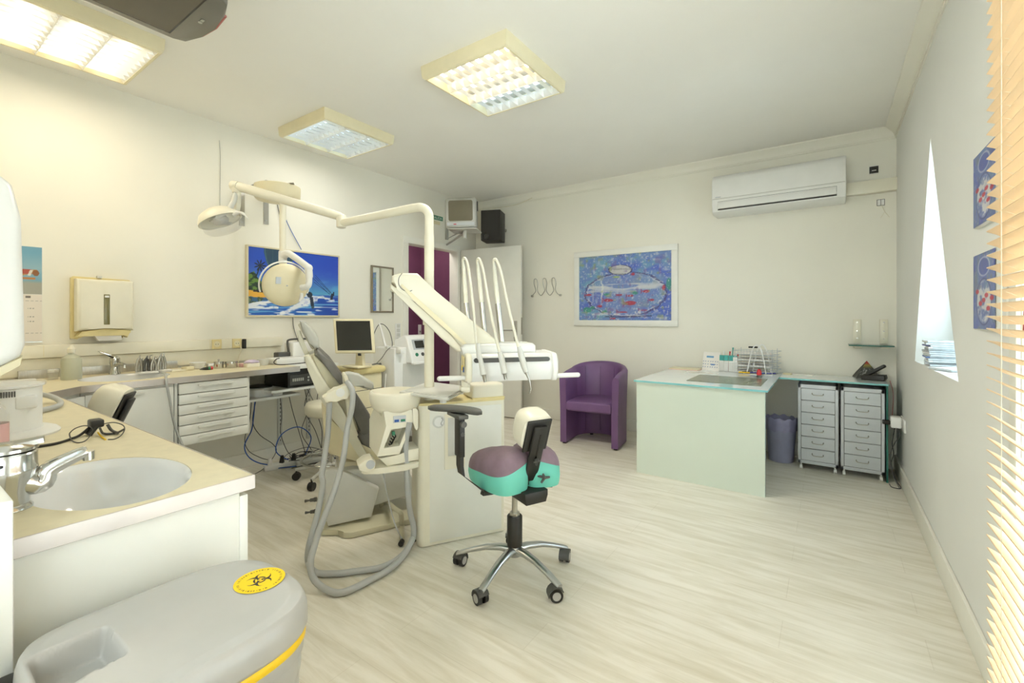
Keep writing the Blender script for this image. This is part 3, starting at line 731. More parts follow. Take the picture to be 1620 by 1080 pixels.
tent(1127, 585.5, .155, .165, .09, -12, 'white tent calendar standing on the desk beside the leaflets', page)
# leaflet packets standing in a clear holder
t = thing('leaflet_holder', 'clear holder filled with white leaflets topped with teal bands', 'leaflet holder', tuple(onz(1153, 588, Z)))
p = onz(1153, 588, Z)
g = G(); g.box((p.x-.075, p.y-.035, Z), (p.x+.075, p.y+.05, Z+.006)); g.box((p.x-.075, p.y-.037, Z), (p.x+.075, p.y-.034, Z+.09)); part('holder', g, 'clear_plastic', t)
for k, dx in enumerate((-.055, -.018, .02, .055)):
    g = G(); R_ = Matrix.Rotation(math.radians(-8+k*3), 3, 'X'); g.box((p.x+dx-.017, p.y-.025, Z+.007), (p.x+dx+.017, p.y-.013, Z+.135), .001, 1, R_); l_ = part('leaflet', g, 'paper', t)
    g = G(); g.box((p.x+dx-.0175, p.y-.0265+.002, Z+.100), (p.x+dx+.0175, p.y-.011, Z+.148), .001, 1, R_); part('band', g, 'teal_card', l_, label='teal band')
for k, (dx, m_, lb) in enumerate(((-.01, 'red', 'red handled pen standing behind the leaflets'), (.055, 'red', 'red ended pen standing right of the leaflets'), (.015, 'teal_card', 'tall teal capped pen standing behind the leaflets'), (-.06, 'white_plastic', 'white pen standing at the left of the leaflets'))):
    hgt = (.18, .165, .215, .18)[k]
    g = G(); g.chain([(p.x+dx, p.y+.03, Z+.007), (p.x+dx+.012, p.y+.035, Z+hgt-.03), (p.x+dx+.014, p.y+.036, Z+hgt)], [.004, .004, .007], 8); solo('pen', g, m_, lb, 'pen')
# letter trays
p = onz(1196, 589.5, Z); X = Matrix.Translation(p) @ Matrix.Rotation(math.radians(-6), 4, 'Z')
hx_, hy_ = .145, .10
for k in range(4):
    lab = ['lowest wire mesh letter tray of the stack on the desk', 'second wire letter tray from the bottom of the stack on the desk', 'third wire letter tray from the bottom of the stack on the desk', 'topmost wire letter tray of the stack on the desk'][k]
    z0 = .006+k*.052
    t = thing('letter_tray', lab, 'letter tray', (p.x, p.y, p.z+z0), 'wire letter trays stacked on the desk')
    g = G(X)
    for zz_, e_ in ((z0, 0), (z0+.032, .008)):
        c_ = [(-hx_-e_, -hy_, zz_), (hx_+.015+e_*2, -hy_, zz_), (hx_+.015+e_*2, hy_, zz_), (-hx_-e_, hy_, zz_)]
        for a_, b_ in zip(c_, c_[1:]+c_[:1]): g.cyl(a_, b_, .0022, n=6)
    for i in range(13):
        x = -hx_+i*2*hx_/12; g.cyl((x, -hy_, z0), (x, hy_, z0), .0010, n=5); g.cyl((x, hy_, z0), (x, hy_, z0+.032), .0010, n=5); g.cyl((x, -hy_, z0), (x, -hy_, z0+.032), .0010, n=5)
    for sx_ in (-1, 1):
        for sy_ in (-1, 1): g.cyl((sx_*hx_, sy_*hy_, z0), (sx_*hx_, sy_*hy_, z0+.052), .0022, n=6)
    for q in (.25, .5, .75): g.cyl((-hx_, -hy_+2*hy_*q, z0), (hx_, -hy_+2*hy_*q, z0), .0010, n=5)
    part('wire_frame', g, 'silver_paint', t)
    g = G(X); g.box((-hx_+.01, -hy_+.01, z0+.003), (hx_-.02, hy_-.01, z0+.014), .001, 1); part('papers', g, 'paper', t)
g = G(X); g.box((-.05, -.05, .218), (.02, -.02, .232), .004); solo('black_clip', g, 'black', 'small black clip lying on the top letter tray', 'clip')
# white arched wire stand
p = onz(1197, 592, Z)
t = thing('arched_stand', 'white arched double loop stand in front of the letter trays', 'stand', tuple(p))
for k, (dy, dx) in enumerate(((0, 0), (.05, .035))):
    g = G(); g.tube([(p.x-.075+dx, p.y+dy, Z), (p.x-.055+dx, p.y+dy, Z+.11), (p.x-.03+dx, p.y+dy, Z+.215), (p.x+dx, p.y+dy, Z+.25), (p.x+.03+dx, p.y+dy, Z+.215), (p.x+.055+dx, p.y+dy, Z+.11), (p.x+.07+dx, p.y+dy, Z)], .0045, 8, 6); part('hoop', g, 'white_plastic', t)
g = G(); g.box((p.x-.10, p.y-.03, Z), (p.x+.12, p.y+.05, Z+.006), .002, 1); part('tray_base', g, 'steel', t)
for k, (dx, m_, lb) in enumerate(((-.10, 'yellow', 'yellow pencil lying in the stand tray'), (-.06, 'blue_ink', 'long dark blue pen lying crosswise in the stand tray'), (-.02, 'blue_ink', 'blue capped pen under the arched stand'), (.03, 'blue', 'bright blue pen beside the red mouse'), (.09, 'blue_ink', 'short blue pen at the right end of the stand tray'), (-.08, 'black', 'black pen lying at the left end of the stand tray'))):
    g = G(); yy = p.y-.022+.009*k; g.chain([(p.x+dx-.035, yy, Z+.012), (p.x+dx+.05, yy+.012, Z+.012+.002*(k % 3))], .005, 8); solo('pen', g, m_, lb, 'pen')
p = onz(1201, 597, Z+.0); t = thing('computer_mouse', 'red and grey mouse standing on end before the letter trays', 'mouse', tuple(p))
g = G(); g.ball((p.x, p.y, Z+.035), .03, 18, .62, .5, 1.15); part('shell', g, 'red', t)
g = G(); g.lathe([(.020, 0), (.021, .012), (.016, .02)], (p.x, p.y, Z), 18, sy=.8); part('base', g, 'dark_grey', t)
# pyramid and telephone
p = onz(1371, 597, Z); t = thing('pyramid_ornament', 'printed pyramid ornament with a red tip behind the telephone', 'ornament', tuple(p))
g = G(); s_ = .085; H_ = .135
R_ = Matrix.Rotation(math.radians(10), 3, 'Z'); bs = [Vector(p)+R_ @ Vector(q) for q in ((-s_, -s_*.8, 0), (s_, -s_*.8, 0), (s_, s_*.8, 0), (-s_, s_*.8, 0))]
ap = Vector(p)+Vector((0, 0, H_)); vb = [g.v(q) for q in bs]; vt = g.v(ap); g.f(vb[::-1])
for i in range(4): g.f([vb[i], vb[(i+1) % 4], vt])
part('body', g, 'black', t)
def pyr(U, V):
    b = np.zeros(U.shape+(3,))+np.array((60, 62, 58.)); n = fbm(U*14, V*14, 3); b = mixc(b, (170, 170, 165), np.clip((n-.52)*7, 0, 1)*((V > .15) & (V < .6)))
    b = mixc(b, (150, 140, 70), np.clip((V-.55)*6, 0, 1)); return mixc(b, (170, 60, 50), np.clip((V-.75)*9, 0, 1))
U_, V_ = np.meshgrid(np.linspace(0, 1, 30), np.linspace(0, 1, 30))
me = bpy.data.meshes.new('printed_face'); rgb = pyr(U_, V_)/255; rgb = ((rgb+.055)/1.055)**2.4
off = Vector((.002, -.004, .002)); vv = []
for j in range(30):
    for i in range(30):
        a_ = bs[0].lerp(bs[1], U_[j, i]); vv.append(tuple(a_.lerp(ap, V_[j, i]*.995)+Vector((0, -.0025, .0015))))
ff = [(j*30+i, j*30+i+1, (j+1)*30+i+1, (j+1)*30+i) for j in range(29) for i in range(29)]
me.from_pydata(vv, [], ff); at = me.color_attributes.new('ink', 'FLOAT_COLOR', 'POINT'); bf = np.ones((900, 4), np.float32); bf[:, :3] = rgb.reshape(-1, 3); at.data.foreach_set('color', bf.ravel()); me.materials.append(M['print_ink'])
o = bpy.data.objects.new('printed_face', me); finish(o, t)
p = onz(1383, 601, Z); t = thing('telephone', 'black cordless telephone resting slantwise in its base on the desk', 'telephone', tuple(p)); X = Matrix.Translation(p) @ Matrix.Rotation(math.radians(-14), 4, 'Z')
g = G(X); g.prism([(-.075, 0), (.065, 0), (.075, .018), (.07, .045), (-.02, .040), (-.07, .026)], -.045, .05, .008, 'y', 3); part('base', g, 'black', t)
g = G(X); R_ = Matrix.Rotation(math.radians(-36), 3, 'Y'); g.box((-.095, -.025, .052), (.085, .025, .078), .010, 3, R_); h_ = part('handset', g, 'black', t)
g = G(X); g.box((-.03, -.018, .079), (.02, .018, .0805), 0, 1, R_); part('keypad', g, 'dark_grey', h_)

# ------------------------------------------------------------------ tub armchair
AX = Matrix.Translation((-1.835, 3.865, 0)) @ Matrix.Rotation(math.radians(6.5), 4, 'Z')
t = thing('tub_armchair', 'purple leatherette tub armchair beside the glass desk', 'armchair', (-1.835, 3.865, 0))
def upath(w, d, n=22, y0=0.0):
    pts = [(-w, y0, -1), (-w, y0+(d-w)*.33, -1), (-w, y0+(d-w)*.66, -1)]
    for k in range(n+1):
        a = PI-PI*k/n; pts.append((w*math.cos(a), y0+d-w*.9+w*.9*math.sin(a), 0))
    pts += [(w, y0+(d-w)*.66, 1), (w, y0+(d-w)*.33, 1), (w, y0, 1)]
    return pts
po = upath(.278, .53); pi_ = upath(.218, .47)
g = G(AX); rings = []
n_ = len(po)
for i in range(n_):
    s_ = i/(n_-1); ht = .655+.10*math.sin(PI*s_)**.7
    a_ = Vector(po[i][:2]); b_ = Vector(pi_[i][:2]); m_ = (a_+b_)/2
    flare = 1.035
    def q(v, z, f=1.0): return (v.x*f, v.y*(f if v.y > .2 else 1), z)
    rings.append([q(a_, .014), q(a_, .30, 1.0), q(a_, ht-.03, flare), q(a_*.8+b_*.2, ht-.008, flare), q(m_, ht, flare), q(b_*.8+a_*.2, ht-.008, flare), q(b_, ht-.03, flare), q(b_, .30), q(b_, .014)])
g.loft(rings); part('shell', g, 'purple_vinyl', t, ang=50)
g = G(AX)
cs = [(-.214, -.005), (.214, -.005), (.214, .26), (.17, .38), (.08, .445), (0, .46), (-.08, .445), (-.17, .38), (-.214, .26)]
g.prism(cs, .315, .415, .025, 'z', 4); part('seat_cushion', g, 'purple_vinyl', t, ang=50)
g = G(AX)
for i in (8, 13, 18):
    b_ = Vector(pi_[i][:2]); c_ = b_*.985
    g.chain([(c_.x, c_.y, .05), (c_.x, c_.y, .30)], .0022, 6); g.chain([(c_.x, c_.y, .41), (c_.x*1.03, c_.y*1.03, .70)], .0022, 6)
part('seam', g, 'purple_vinyl_dark', t)
for fx, fy in ((-.248, .03), (.248, .03), (-.12, .46), (.12, .46)):
    g = G(AX); g.cyl((fx, fy, 0), (fx, fy, .018), .017, n=14); part('foot', g, 'black', t)

# ================================================================== CEILING LIGHTS
def louvre_light(x0, x1, y0, y1, label, tubes, power, col):
    zb = CZ-.078
    t = thing('ceiling_light', label, 'ceiling light', ((x0+x1)/2, (y0+y1)/2, zb), 'square louvred ceiling lights')
    wd = .026
    g = G(); outer = [(x0, y0), (x1, y0), (x1, y1), (x0, y1)]; sh = .008
    def sq(i, z): return [(x0+i, y0+i, z), (x1-i, y0+i, z), (x1-i, y1-i, z), (x0+i, y1-i, z)]
    g.loft([sq(.0, CZ), sq(.002, CZ-.03), sq(.004, zb+.018), sq(sh, zb+.006), sq(sh+.008, zb), sq(wd, zb), sq(wd, zb+.006), sq(wd, CZ-.002)], caps=False)
    part('housing', g, 'frame_cream', t, ang=30)
    ix0, ix1, iy0, iy1 = x0+wd, x1-wd, y0+wd, y1-wd
    g = G(); g.box((ix0, iy0, CZ-.012), (ix1, iy1, CZ-.006)); part('reflector_tray', g, 'white_plastic', t)
    n = len(tubes); ly = (iy1-iy0)/n
    for k, m_ in enumerate(tubes):
        yc = iy0+ly*(k+.5)
        if m_ is not None:
            g = G(); g.cyl((ix0+.01, yc, zb+.058), (ix1-.01, yc, zb+.058), .011, n=12); part('tube', g, m_, t)
    g = G()
    for k in range(n):
        ya, yb = iy0+ly*k, iy0+ly*(k+1)
        for (p, q) in ((ya, ya+.028), (yb, yb-.028)):
            A = [(ix0, p, zb+.003), (ix1, p, zb+.003)]; C_ = [(ix1, q, zb+.046), (ix0, q, zb+.046)]
            vs = [g.v(v) for v in A+C_]; g.f(vs)
        if k: g.box((ix0, ya-.002, zb+.001), (ix1, ya+.002, zb+.004))
        m = 8
        for i in range(1, m+1):
            xc = ix0+(ix1-ix0)*i/(m+.6)-.01
            # curved cross blade with a parabolic dip
            rows = []
            for s_ in (-1, -.5, 0, .5, 1):
                yy = (ya+yb)/2+s_*ly*.5; d = .016*(1-s_*s_)
                rows.append((yy, d))
            lowf = [g.v((xc, yy, zb+.003+d*.2)) for yy, d in rows]
            topa = [g.v((xc-.010, yy, zb+.042-d)) for yy, d in rows]; topb = [g.v((xc+.010, yy, zb+.042-d)) for yy, d in rows]
            g.bridge(lowf, topa, False); g.bridge(lowf, topb, False)
    part('louvre', g, 'louvre_metal', t, ang=25)
    area('tube_light', ((x0+x1)/2, (y0+y1)/2, zb-.004), (0, 0, 0), x1-x0-.1, y1-y0-.1, power, col)
    return t
louvre_light(-2.005, -1.375, 1.92, 2.565, 'cream framed louvred ceiling light lit warm and cool in the middle of the ceiling', ['tube_warm', 'tube_warm', 'tube_cool'], 19, (1, .95, .86))
louvre_light(-3.57, -2.945, 1.89, 2.525, 'cream framed louvred ceiling light nearest the left wall above the hanging lamp, the dimmest one', ['tube_cool', 'tube_cool', 'tube_cool'], 4.5, (1, .96, .88))
louvre_light(-3.555, -2.94, .33, .945, 'cream framed louvred ceiling light at the top left corner beside the ceiling television', ['tube_warm', 'tube_warm', 'tube_warm'], 6.0, (1, .88, .68))

# flat television under the ceiling
t = thing('flat_television', 'dark flat television fixed face down under the ceiling at the top left', 'television', (-2.19, .66, 2.45))
x0, x1, y0, y1, zb = -2.42, -1.95, .44, .855, 2.45
g = G()
out = [(x0+.02, y0), (x1-.02, y0), (x1, y0+.05), (x1, y1-.06), (x1-.03, y1-.01), (x1-.12, y1+.018), ((x0+x1)/2, y1+.028), (x0+.12, y1+.018), (x0+.02, y1-.005), (x0, y1-.05), (x0, y0+.05)]
g.prism(out, zb, zb+.05, .010, 'z', 3); part('housing', g, 'tv_grey', t)
g = G(); g.box((x0+.045, y0+.03, zb-.004), (x1-.045, y1-.075, zb+.002)); part('screen_border', g, 'black_gloss', t)
g = G(); g.box((x0+.053, y0+.038, zb-.006), (x1-.053, y1-.083, zb-.003)); part('screen', g, 'tv_dark', t)
g = G(); g.chain([(x0+.12, y1+.019, zb+.008), ((x0+x1)/2, y1+.030, zb+.008), (x1-.12, y1+.019, zb+.008)], .006, 8); part('lower_strip', g, 'red_trim', t)
g = G(); c_ = ((x0+x1)/2+.0, y1-.03, zb-.001); g.cyl(c_, (c_[0], c_[1], zb-.003), .008, n=18); g.box((c_[0]+.012, c_[1]-.006, zb-.003), (c_[0]+.030, c_[1]+.006, zb-.001)); part('emblem', g, 'tv_silver', t)
g = G(); g.box((x0+.13, y0+.1, zb+.05), (x1-.13, y1-.1, zb+.07), .004); g.cyl(((x0+x1)/2, (y0+y1)/2, zb+.06), ((x0+x1)/2, (y0+y1)/2, CZ), .025); g.cyl(((x0+x1)/2, (y0+y1)/2, CZ-.012), ((x0+x1)/2, (y0+y1)/2, CZ), .07); part('ceiling_mount', g, 'tv_silver', t)

# ================================================================== LEFT WALL
def frame_l(t, a, b, z0, z1, wd, m, dep=.028, inner=None):
    g = G()
    for lo, hi in (((LX, a, z0), (LX+dep, b, z0+wd)), ((LX, a, z1-wd), (LX+dep, b, z1)), ((LX, a, z0+wd), (LX+dep, a+wd, z1-wd)), ((LX, b-wd, z0+wd), (LX+dep, b, z1-wd))): g.box(lo, hi, .002, 2)
    return part('frame', g, m, t)
def kite(U, V):
    x = U; y = V
    b = np.zeros(U.shape+(3,))
    sky = np.stack([30+60*(1-np.clip((y-.35)/.5, 0, 1)), 78+100*(1-np.clip((y-.30)/.55, 0, 1))**1.5, 190+24*(1-y)], -1); b[:] = sky
    b = mixc(b, (46, 76, 190), np.clip((x-.45)*1.8, 0, 1)*np.clip((y-.45)*3, 0, 1)*.8)
    b = mixc(b, (96, 176, 220), np.clip((fbm(x*5, y*9, 2)-.52)*5, 0, 1)*np.clip((.75-y)*3, 0, 1)*.6)
    hor = .345
    sea = np.zeros_like(b)+np.array((34, 92, 184.)); st = fbm(x*3.2, y*38, 11, 4)
    sea = mixc(sea, (36, 64, 170), np.clip((x-.6)*2, 0, 1)); sea = mixc(sea, (110, 180, 226), np.clip((st-.52)*9, 0, 1)*.8); sea = mixc(sea, (232, 238, 244), np.clip((vnoise(x*9+y*4, y*52, 4)-.66)*7, 0, 1)*.9)
    isea = np.clip((hor-y)*90, 0, 1)[..., None]; b = b*(1-isea)+sea*isea
    n = fbm(x*18, y*18, 5)-.47
    f1 = np.clip((.036+n*.06-np.abs(y-(.14+.30*x)))*60, 0, 1)*(x < .36); f1 = np.maximum(f1, np.clip((.030+n*.05-np.abs(y-.115-n*.03-.02*x))*50, 0, 1)*(x < .3))
    f2 = np.clip(1-np.abs((y-.02)-(x-.33)*.70+n*.08)/(.10*np.clip((x-.25)*2, 0, 1)+.02), 0, 1)*(x > .28)*(x < .74)*(y < .30)
    f3 = np.clip(1-np.abs(y-(.315-np.abs(x-.80)*.45)+n*.06)/.03, 0, 1)*(x > .66)*(x < .95)
    for f in (f1, f2*1.6, f3): b = mixc(b, (238, 240, 242), np.clip(f, 0, 1)*.95)
    b = mixc(b, (70, 96, 190), np.clip(n*5, 0, 1)*np.clip(f2, 0, 1)*.5)
    # shore
    sh = y < (.40-.35*x+.03*n); b = mixc(b, (236, 180, 66), (sh & (x < .27) & (y > .25+.1*x))*1.0)
    dk = (y < .285-.16*x+n*.05) & (y > .17+.32*x) & (x < .26); b = mixc(b, (66, 84, 56), dk*.9); b = mixc(b, (126, 150, 120), (dk & (n > .05))*.8); b = mixc(b, (60, 110, 160), (dk & (n < -.08))*.8)
    hill = (y > .37-.2*x) & (y < .60-.55*x+.06*np.sin(x*30)+.10*n) & (x < .36); b = mixc(b, (44, 74, 38), hill*.95); b = mixc(b, (112, 150, 60), (hill & (n > .04))*.9); b = mixc(b, (28, 46, 32), (hill & (n < -.07))*.9)
    boat = (np.abs(y-(.355+.9*(x-.13)**2)) < .016) & (x > .05) & (x < .24); b = mixc(b, (44, 34, 30), boat*.95)
    def palm(b, cx, cy, r, tx, ty):
        tr = np.abs((x-cx)-(tx-cx)*(cy-y)/(cy-ty)) < .006; b = mixc(b, (22, 34, 44), (tr & (y < cy) & (y > ty))*1.0)
        dx = (x-cx); dy = (y-cy)*.68; rr_ = np.sqrt(dx*dx+dy*dy); th = np.arctan2(dy, dx)
        return mixc(b, (26, 38, 48), (rr_ < r*(.62+.38*np.cos(th*9)))*1.0)
    b = palm(b, .115, .735, .062, .075, .56); b = palm(b, .235, .62, .06, .22, .45)
    # big dark kite canopy
    k = ((x-.31)/.14)**2+((y-1.0)/.36)**2; k2 = ((x-.40)/.08)**2+((y-.70)/.13)**2
    kk = (k < 1.25+n*.2) & (k2 > 1); b = mixc(b, (44, 74, 92), kk*.95); b = mixc(b, (80, 124, 130), (kk & (np.abs(k-1.1) < .06))*.8); b = mixc(b, (62, 94, 104), (kk & (np.abs(np.sin(x*52)) < .14))*.6)
    for (xa, ya, xb, yb) in ((.71, .66, .905, .385), (.71, .62, .90, .375), (.70, .54, .89, .36), (.52, .86, .69, .60), (.69, .60, .885, .36)):
        tt = np.clip(((x-xa)*(xb-xa)+(y-ya)*(yb-ya))/((xb-xa)**2+(yb-ya)**2), 0, 1); d = np.sqrt((x-xa-tt*(xb-xa))**2+((y-ya-tt*(yb-ya))*.68)**2); b = mixc(b, (24, 40, 92), (d < .0030)*.95)
    b = mixc(b, (30, 38, 60), ((np.abs(x-.915-(y-.3)*.15) < .016) & (y > .265) & (y < .37))*.95); b = mixc(b, (30, 38, 60), ((np.abs(x-.94) < .008) & (y > .33) & (y < .40))*.95)
    bod = (np.abs(x-(.665+(.29-y)*.10)) < .020) & (y > .15) & (y < .30); b = mixc(b, (34, 44, 60), bod*.95); b = mixc(b, (34, 44, 60), ((x-.645)**2+((y-.335)*.7)**2 < .0011)*.95); b = mixc(b, (60, 80, 88), ((x-.682)**2+((y-.135)*.7)**2 < .0003)*.9)
    return b
t = thing('sea_picture', 'bright blue picture of a kite surfer and palm shore on the left wall', 'picture', (LX, 2.19, 1.2))
frame_l(t, 1.772, 2.615, 1.205, 1.786, .014, 'picture_frame')
g = G(); g.box((LX+.002, 1.78, 1.21), (LX+.020, 2.61, 1.78)); part('backing', g, 'white_frame', t)
picture('picture', (LX+.0215, 1.785, 1.218), (0, .817, 0), (0, 0, .555), 260, 180, kite, t)
t = thing('wall_mirror', 'narrow wall mirror in a brown frame beside the purple doorway', 'mirror', (LX, 3.13, 1.25))
RM = Matrix.Translation((LX+.014, 3.1325, 0)) @ Matrix.Rotation(math.radians(4.2), 4, 'Z')
g = G(RM)
for lo, hi in (((-.012, -.1525, 1.25), (.008, .1525, 1.267)), ((-.012, -.1525, 1.716), (.008, .1525, 1.733)), ((-.012, -.1525, 1.267), (.008, -.1355, 1.716)), ((-.012, .1355, 1.267), (.008, .1525, 1.716))): g.box(lo, hi, .002, 2)
part('frame', g, 'mirror_frame', t)
g = G(RM); g.box((-.010, -.14, 1.26), (.001, .14, 1.725)); part('mirror_glass', g, 'mirror', t)
# switch stack and the plate on the purple wall
t = thing('light_switch_stack', 'vertical stack of white light switches beside the purple doorway', 'light switch', (LX, 3.345, .93))
g = G(); g.box((LX, 3.31, .93), (LX+.008, 3.385, 1.135), .003); pl_ = part('plate', g, 'white_plastic', t)
for k in range(4):
    g = G(); z = .94+k*.048; g.box((LX+.007, 3.325, z+.004), (LX+.013, 3.37, z+.042), .002); part('rocker', g, 'light_grey', pl_)
p = onx(664.5, 521, LX-.99); t = thing('door_plate', 'small white switch plate on the purple wall beyond the doorway', 'switch plate', (LX-1.0, p.y, p.z))
g = G(); g.box((LX-1.0, p.y-.03, p.z-.07), (LX-.992, p.y+.03, p.z+.07), .002); part('plate', g, 'white_plastic', t)
g = G(); g.cyl((LX-.992, p.y, p.z-.03), (LX-.985, p.y, p.z-.03), .012, n=12); part('button', g, 'steel', t)
# calendar
def calphoto(U, V):
    b = np.zeros(U.shape+(3,)); b[:] = np.array((120, 172, 196.)); b = mixc(b, (150, 186, 198), np.clip(1-np.abs(V-.55)*3, 0, 1)); b = mixc(b, (172, 172, 160), np.clip((.30-V)*14, 0, 1))
    f = (np.abs(V-.36-.10*U-.03*np.sin(U*9)) < .06*np.clip(1.25-np.abs(U-.5)*1.4, 0, 1)) & (U < .93); b = mixc(b, (190, 150, 96), f*.95)
    b = mixc(b, (176, 84, 70), ((np.abs(U-.76) < .09) & (np.abs(V-.47) < .05))*.95); b = mixc(b, (230, 226, 214), ((np.abs(U-.83-.3*(V-.45)) < .022) & (np.abs(V-.45) < .06))*.95); b = mixc(b, (150, 96, 60), (((U-.91)/.05)**2+((V-.45)/.065)**2 < 1)*.9)
    b = mixc(b, (200, 130, 70), ((np.abs(V-.33) < .025) & (U > .1) & (U < .9))*.9); b = mixc(b, (60, 50, 44), (((U-.68)/.02)**2+((V-.30)/.02)**2 < 1)*.9)
    return b
def calpage(U, V):
    b = np.zeros(U.shape+(3,)); b[:] = np.array((238, 230, 218.))
    for v0 in (.70, .52, .42): b = mixc(b, (150, 146, 138), ((np.abs(V-v0) < .012) & (np.abs(U-.84) < .05) & (np.sin(U*160) > -.2))*.8)
    for v0 in (.86, .17): b = mixc(b, (160, 156, 150), ((np.abs(V-v0) < .006) & (U > .05) & (np.sin(U*90) > -.5))*.8)
    return mixc(b, (70, 66, 60), ((np.abs(V-.95) < .018) & (np.abs(U-.80) < .04))*.7)
t = thing('wall_calendar', 'wall calendar with a photo of an old aeroplane above a white month page', 'calendar', (LX, .47, 1.06))
g = G(); g.box((LX, .335, 1.058), (LX+.004, .622, 1.617)); part('sheets', g, 'paper', t)
picture('photo', (LX+.0048, .337, 1.337), (0, .284, 0), (0, 0, .278), 120, 90, calphoto, t, 'print_ink')
picture('month_page', (LX+.0048, .337, 1.062), (0, .284, 0), (0, 0, .272), 120, 90, calpage, t, 'print_ink')
g = G(); g.box((LX, .335, 1.052), (LX+.008, .622, 1.058)); part('backing_strip', g, 'steel', t)
# paper towel dispenser
t = thing('towel_dispenser', 'yellowed white paper towel dispenser on the left wall over the sink', 'towel dispenser', (LX, .88, 1.06))
g = G(); g.prism([(.742, 1.10), (.742, 1.445), (.755, 1.455), (1.03, 1.448), (1.035, 1.10), (.99, 1.065), (.99, 1.085), (.80, 1.085), (.77, 1.065), (.742, 1.07)], LX, LX+.03, .004, 'x'); part('back_case', g, 'cream_yellow', t)
g = G(); g.prism([(.752, 1.115), (.752, 1.437), (1.030, 1.437), (1.030, 1.115), (.96, 1.128), (.89, 1.132), (.82, 1.126)], LX+.028, LX+.115, .022, 'x', 4); part('cover', g, 'cream', t, ang=50)
g = G(); g.prism([(.755, 1.08), (.78, 1.115), (.89, 1.130), (1.02, 1.118), (1.0, 1.07), (.985, 1.088), (.80, 1.088)], LX+.028, LX+.095, .004, 'x'); part('outlet_lip', g, 'cream_yellow', t)
g = G(); g.box((LX+.113, .877, 1.155), (LX+.118, .906, 1.345), .002); part('level_window', g, 'smoked', t, label='smoked level window')
g = G(); g.box((LX+.117, .881, 1.325), (LX+.120, .902, 1.338)); part('badge', g, 'white_plastic', t)
g = G(); g.prism([(.83, 1.10), (.97, 1.10), (.975, 1.055), (.86, 1.052)], LX+.045, LX+.085, .002, 'x'); part('paper_towel', g, 'paper', t)
g = G(); g.box((LX+.02, .86, 1.448), (LX+.05, .885, 1.464), .003); part('lock', g, 'light_grey', t)
# trunking and splash panel with sockets
t = thing('cable_trunking', 'cream cable trunking running along the left wall above the worktop', 'trunking', (LX, 1.2, .93))
g = G(); g.box((LX, -.1, .96), (LX+.045, 2.055, 1.036), .004, 2); part('trunk', g, 'cream', t)
g = G(); g.box((LX, -.1, .855), (LX+.018, 2.055, .957), .003, 2); part('splash_panel', g, 'cream', t)
g = G()
for y in (.62, 1.50, 1.745): g.box((LX+.0445, y, .963), (LX+.0458, y+.003, 1.034))
part('joint', g, 'cream_warm', t)
for k, (ya, lb) in enumerate(((1.512, 'yellowed socket in the trunking, left of the pair over the drawers'), (1.655, 'yellowed socket in the trunking with a white plug wire hanging down'))):
    s_ = thing('power_socket', lb, 'socket', (LX+.046, ya+.03, .965))
    g = G(); g.box((LX+.0455, ya, .962), (LX+.054, ya+.066, 1.034), .003); part('plate', g, 'socket_yellow', s_)
    g = G(); g.cyl((LX+.054, ya+.033, .998), (LX+.0555, ya+.033, .998), .022, n=18); part('socket_face', g, 'cream_warm', s_)
    g = G(); 
    for dy in (-.008, .008): g.cyl((LX+.0555, ya+.033+dy, .998), (LX+.0562, ya+.033+dy, .998), .003, n=8)
    part('pin_hole', g, 'dark_grey', s_)
g = G(); g.box((LX+.046, 1.726, .955), (LX+.075, 1.748, 1.03), .004); solo('black_plug', g, 'black', 'slim black plug beside the right yellowed socket', 'plug')
cable('plug_wire', [(LX+.06, 1.70, .985), (LX+.075, 1.71, .95), (LX+.06, 1.70, .90), (LX+.07, 1.69, .85)], .003, 'cord_white', 'short white wire dropping from the yellowed socket to the worktop')
# the wall brackets carrying the second surgery lamp
t = thing('lamp_wall_bracket', 'pair of drilled steel strips on the left wall holding up the lamp canopy', 'bracket', (LX, 1.84, 1.93))
for y, z0, z1 in ((1.745, 1.93, 2.222), (1.935, 1.975, 2.222)):
    g = G(); g.box((LX, y-.02, z0), (LX+.006, y+.022, z1), .001, 1); g.box((LX, y-.02, 2.2165), (LX+.42, y+.022, 2.2215), .001, 1); s_ = part('strip', g, 'steel', t)
    for zq in (z0+.03, z1-.07):
        g = G(); g.cyl((LX+.006, y, zq), (LX+.010, y, zq), .008, n=10); part('bolt', g, 'alu', s_)

# ------------------------------------------------------------------ left worktop, cabinets
ZW = .84
def slab_hole(g, x0, x1, y0, y1, z0, z1, cx, cy, rx, ry, n=72, mi=0):
    E_, R_ = [], []
    for i in range(n):
        a = 2*PI*i/n; c, s = math.cos(a), math.sin(a)
        tx = ((x1-cx) if c > 0 else (x0-cx))/c if abs(c) > 1e-6 else 1e9; ty = ((y1-cy) if s > 0 else (y0-cy))/s if abs(s) > 1e-6 else 1e9
        k = min(tx, ty); R_.append([cx+c*k, cy+s*k]); E_.append((cx+rx*c, cy+ry*s))
    for X_ in (x0, x1):
        for Y_ in (y0, y1):
            j = min(range(n), key=lambda i: (R_[i][0]-X_)**2+(R_[i][1]-Y_)**2); R_[j] = [X_, Y_]
    et = [g.v((p[0], p[1], z1)) for p in E_]; rt = [g.v((p[0], p[1], z1)) for p in R_]; eb = [g.v((p[0], p[1], z0)) for p in E_]; rb = [g.v((p[0], p[1], z0)) for p in R_]
    g.bridge(et, rt, mi=mi); g.bridge(rb, eb, mi=mi); g.bridge(rt, rb, mi=mi); g.bridge(eb, et, mi=mi)
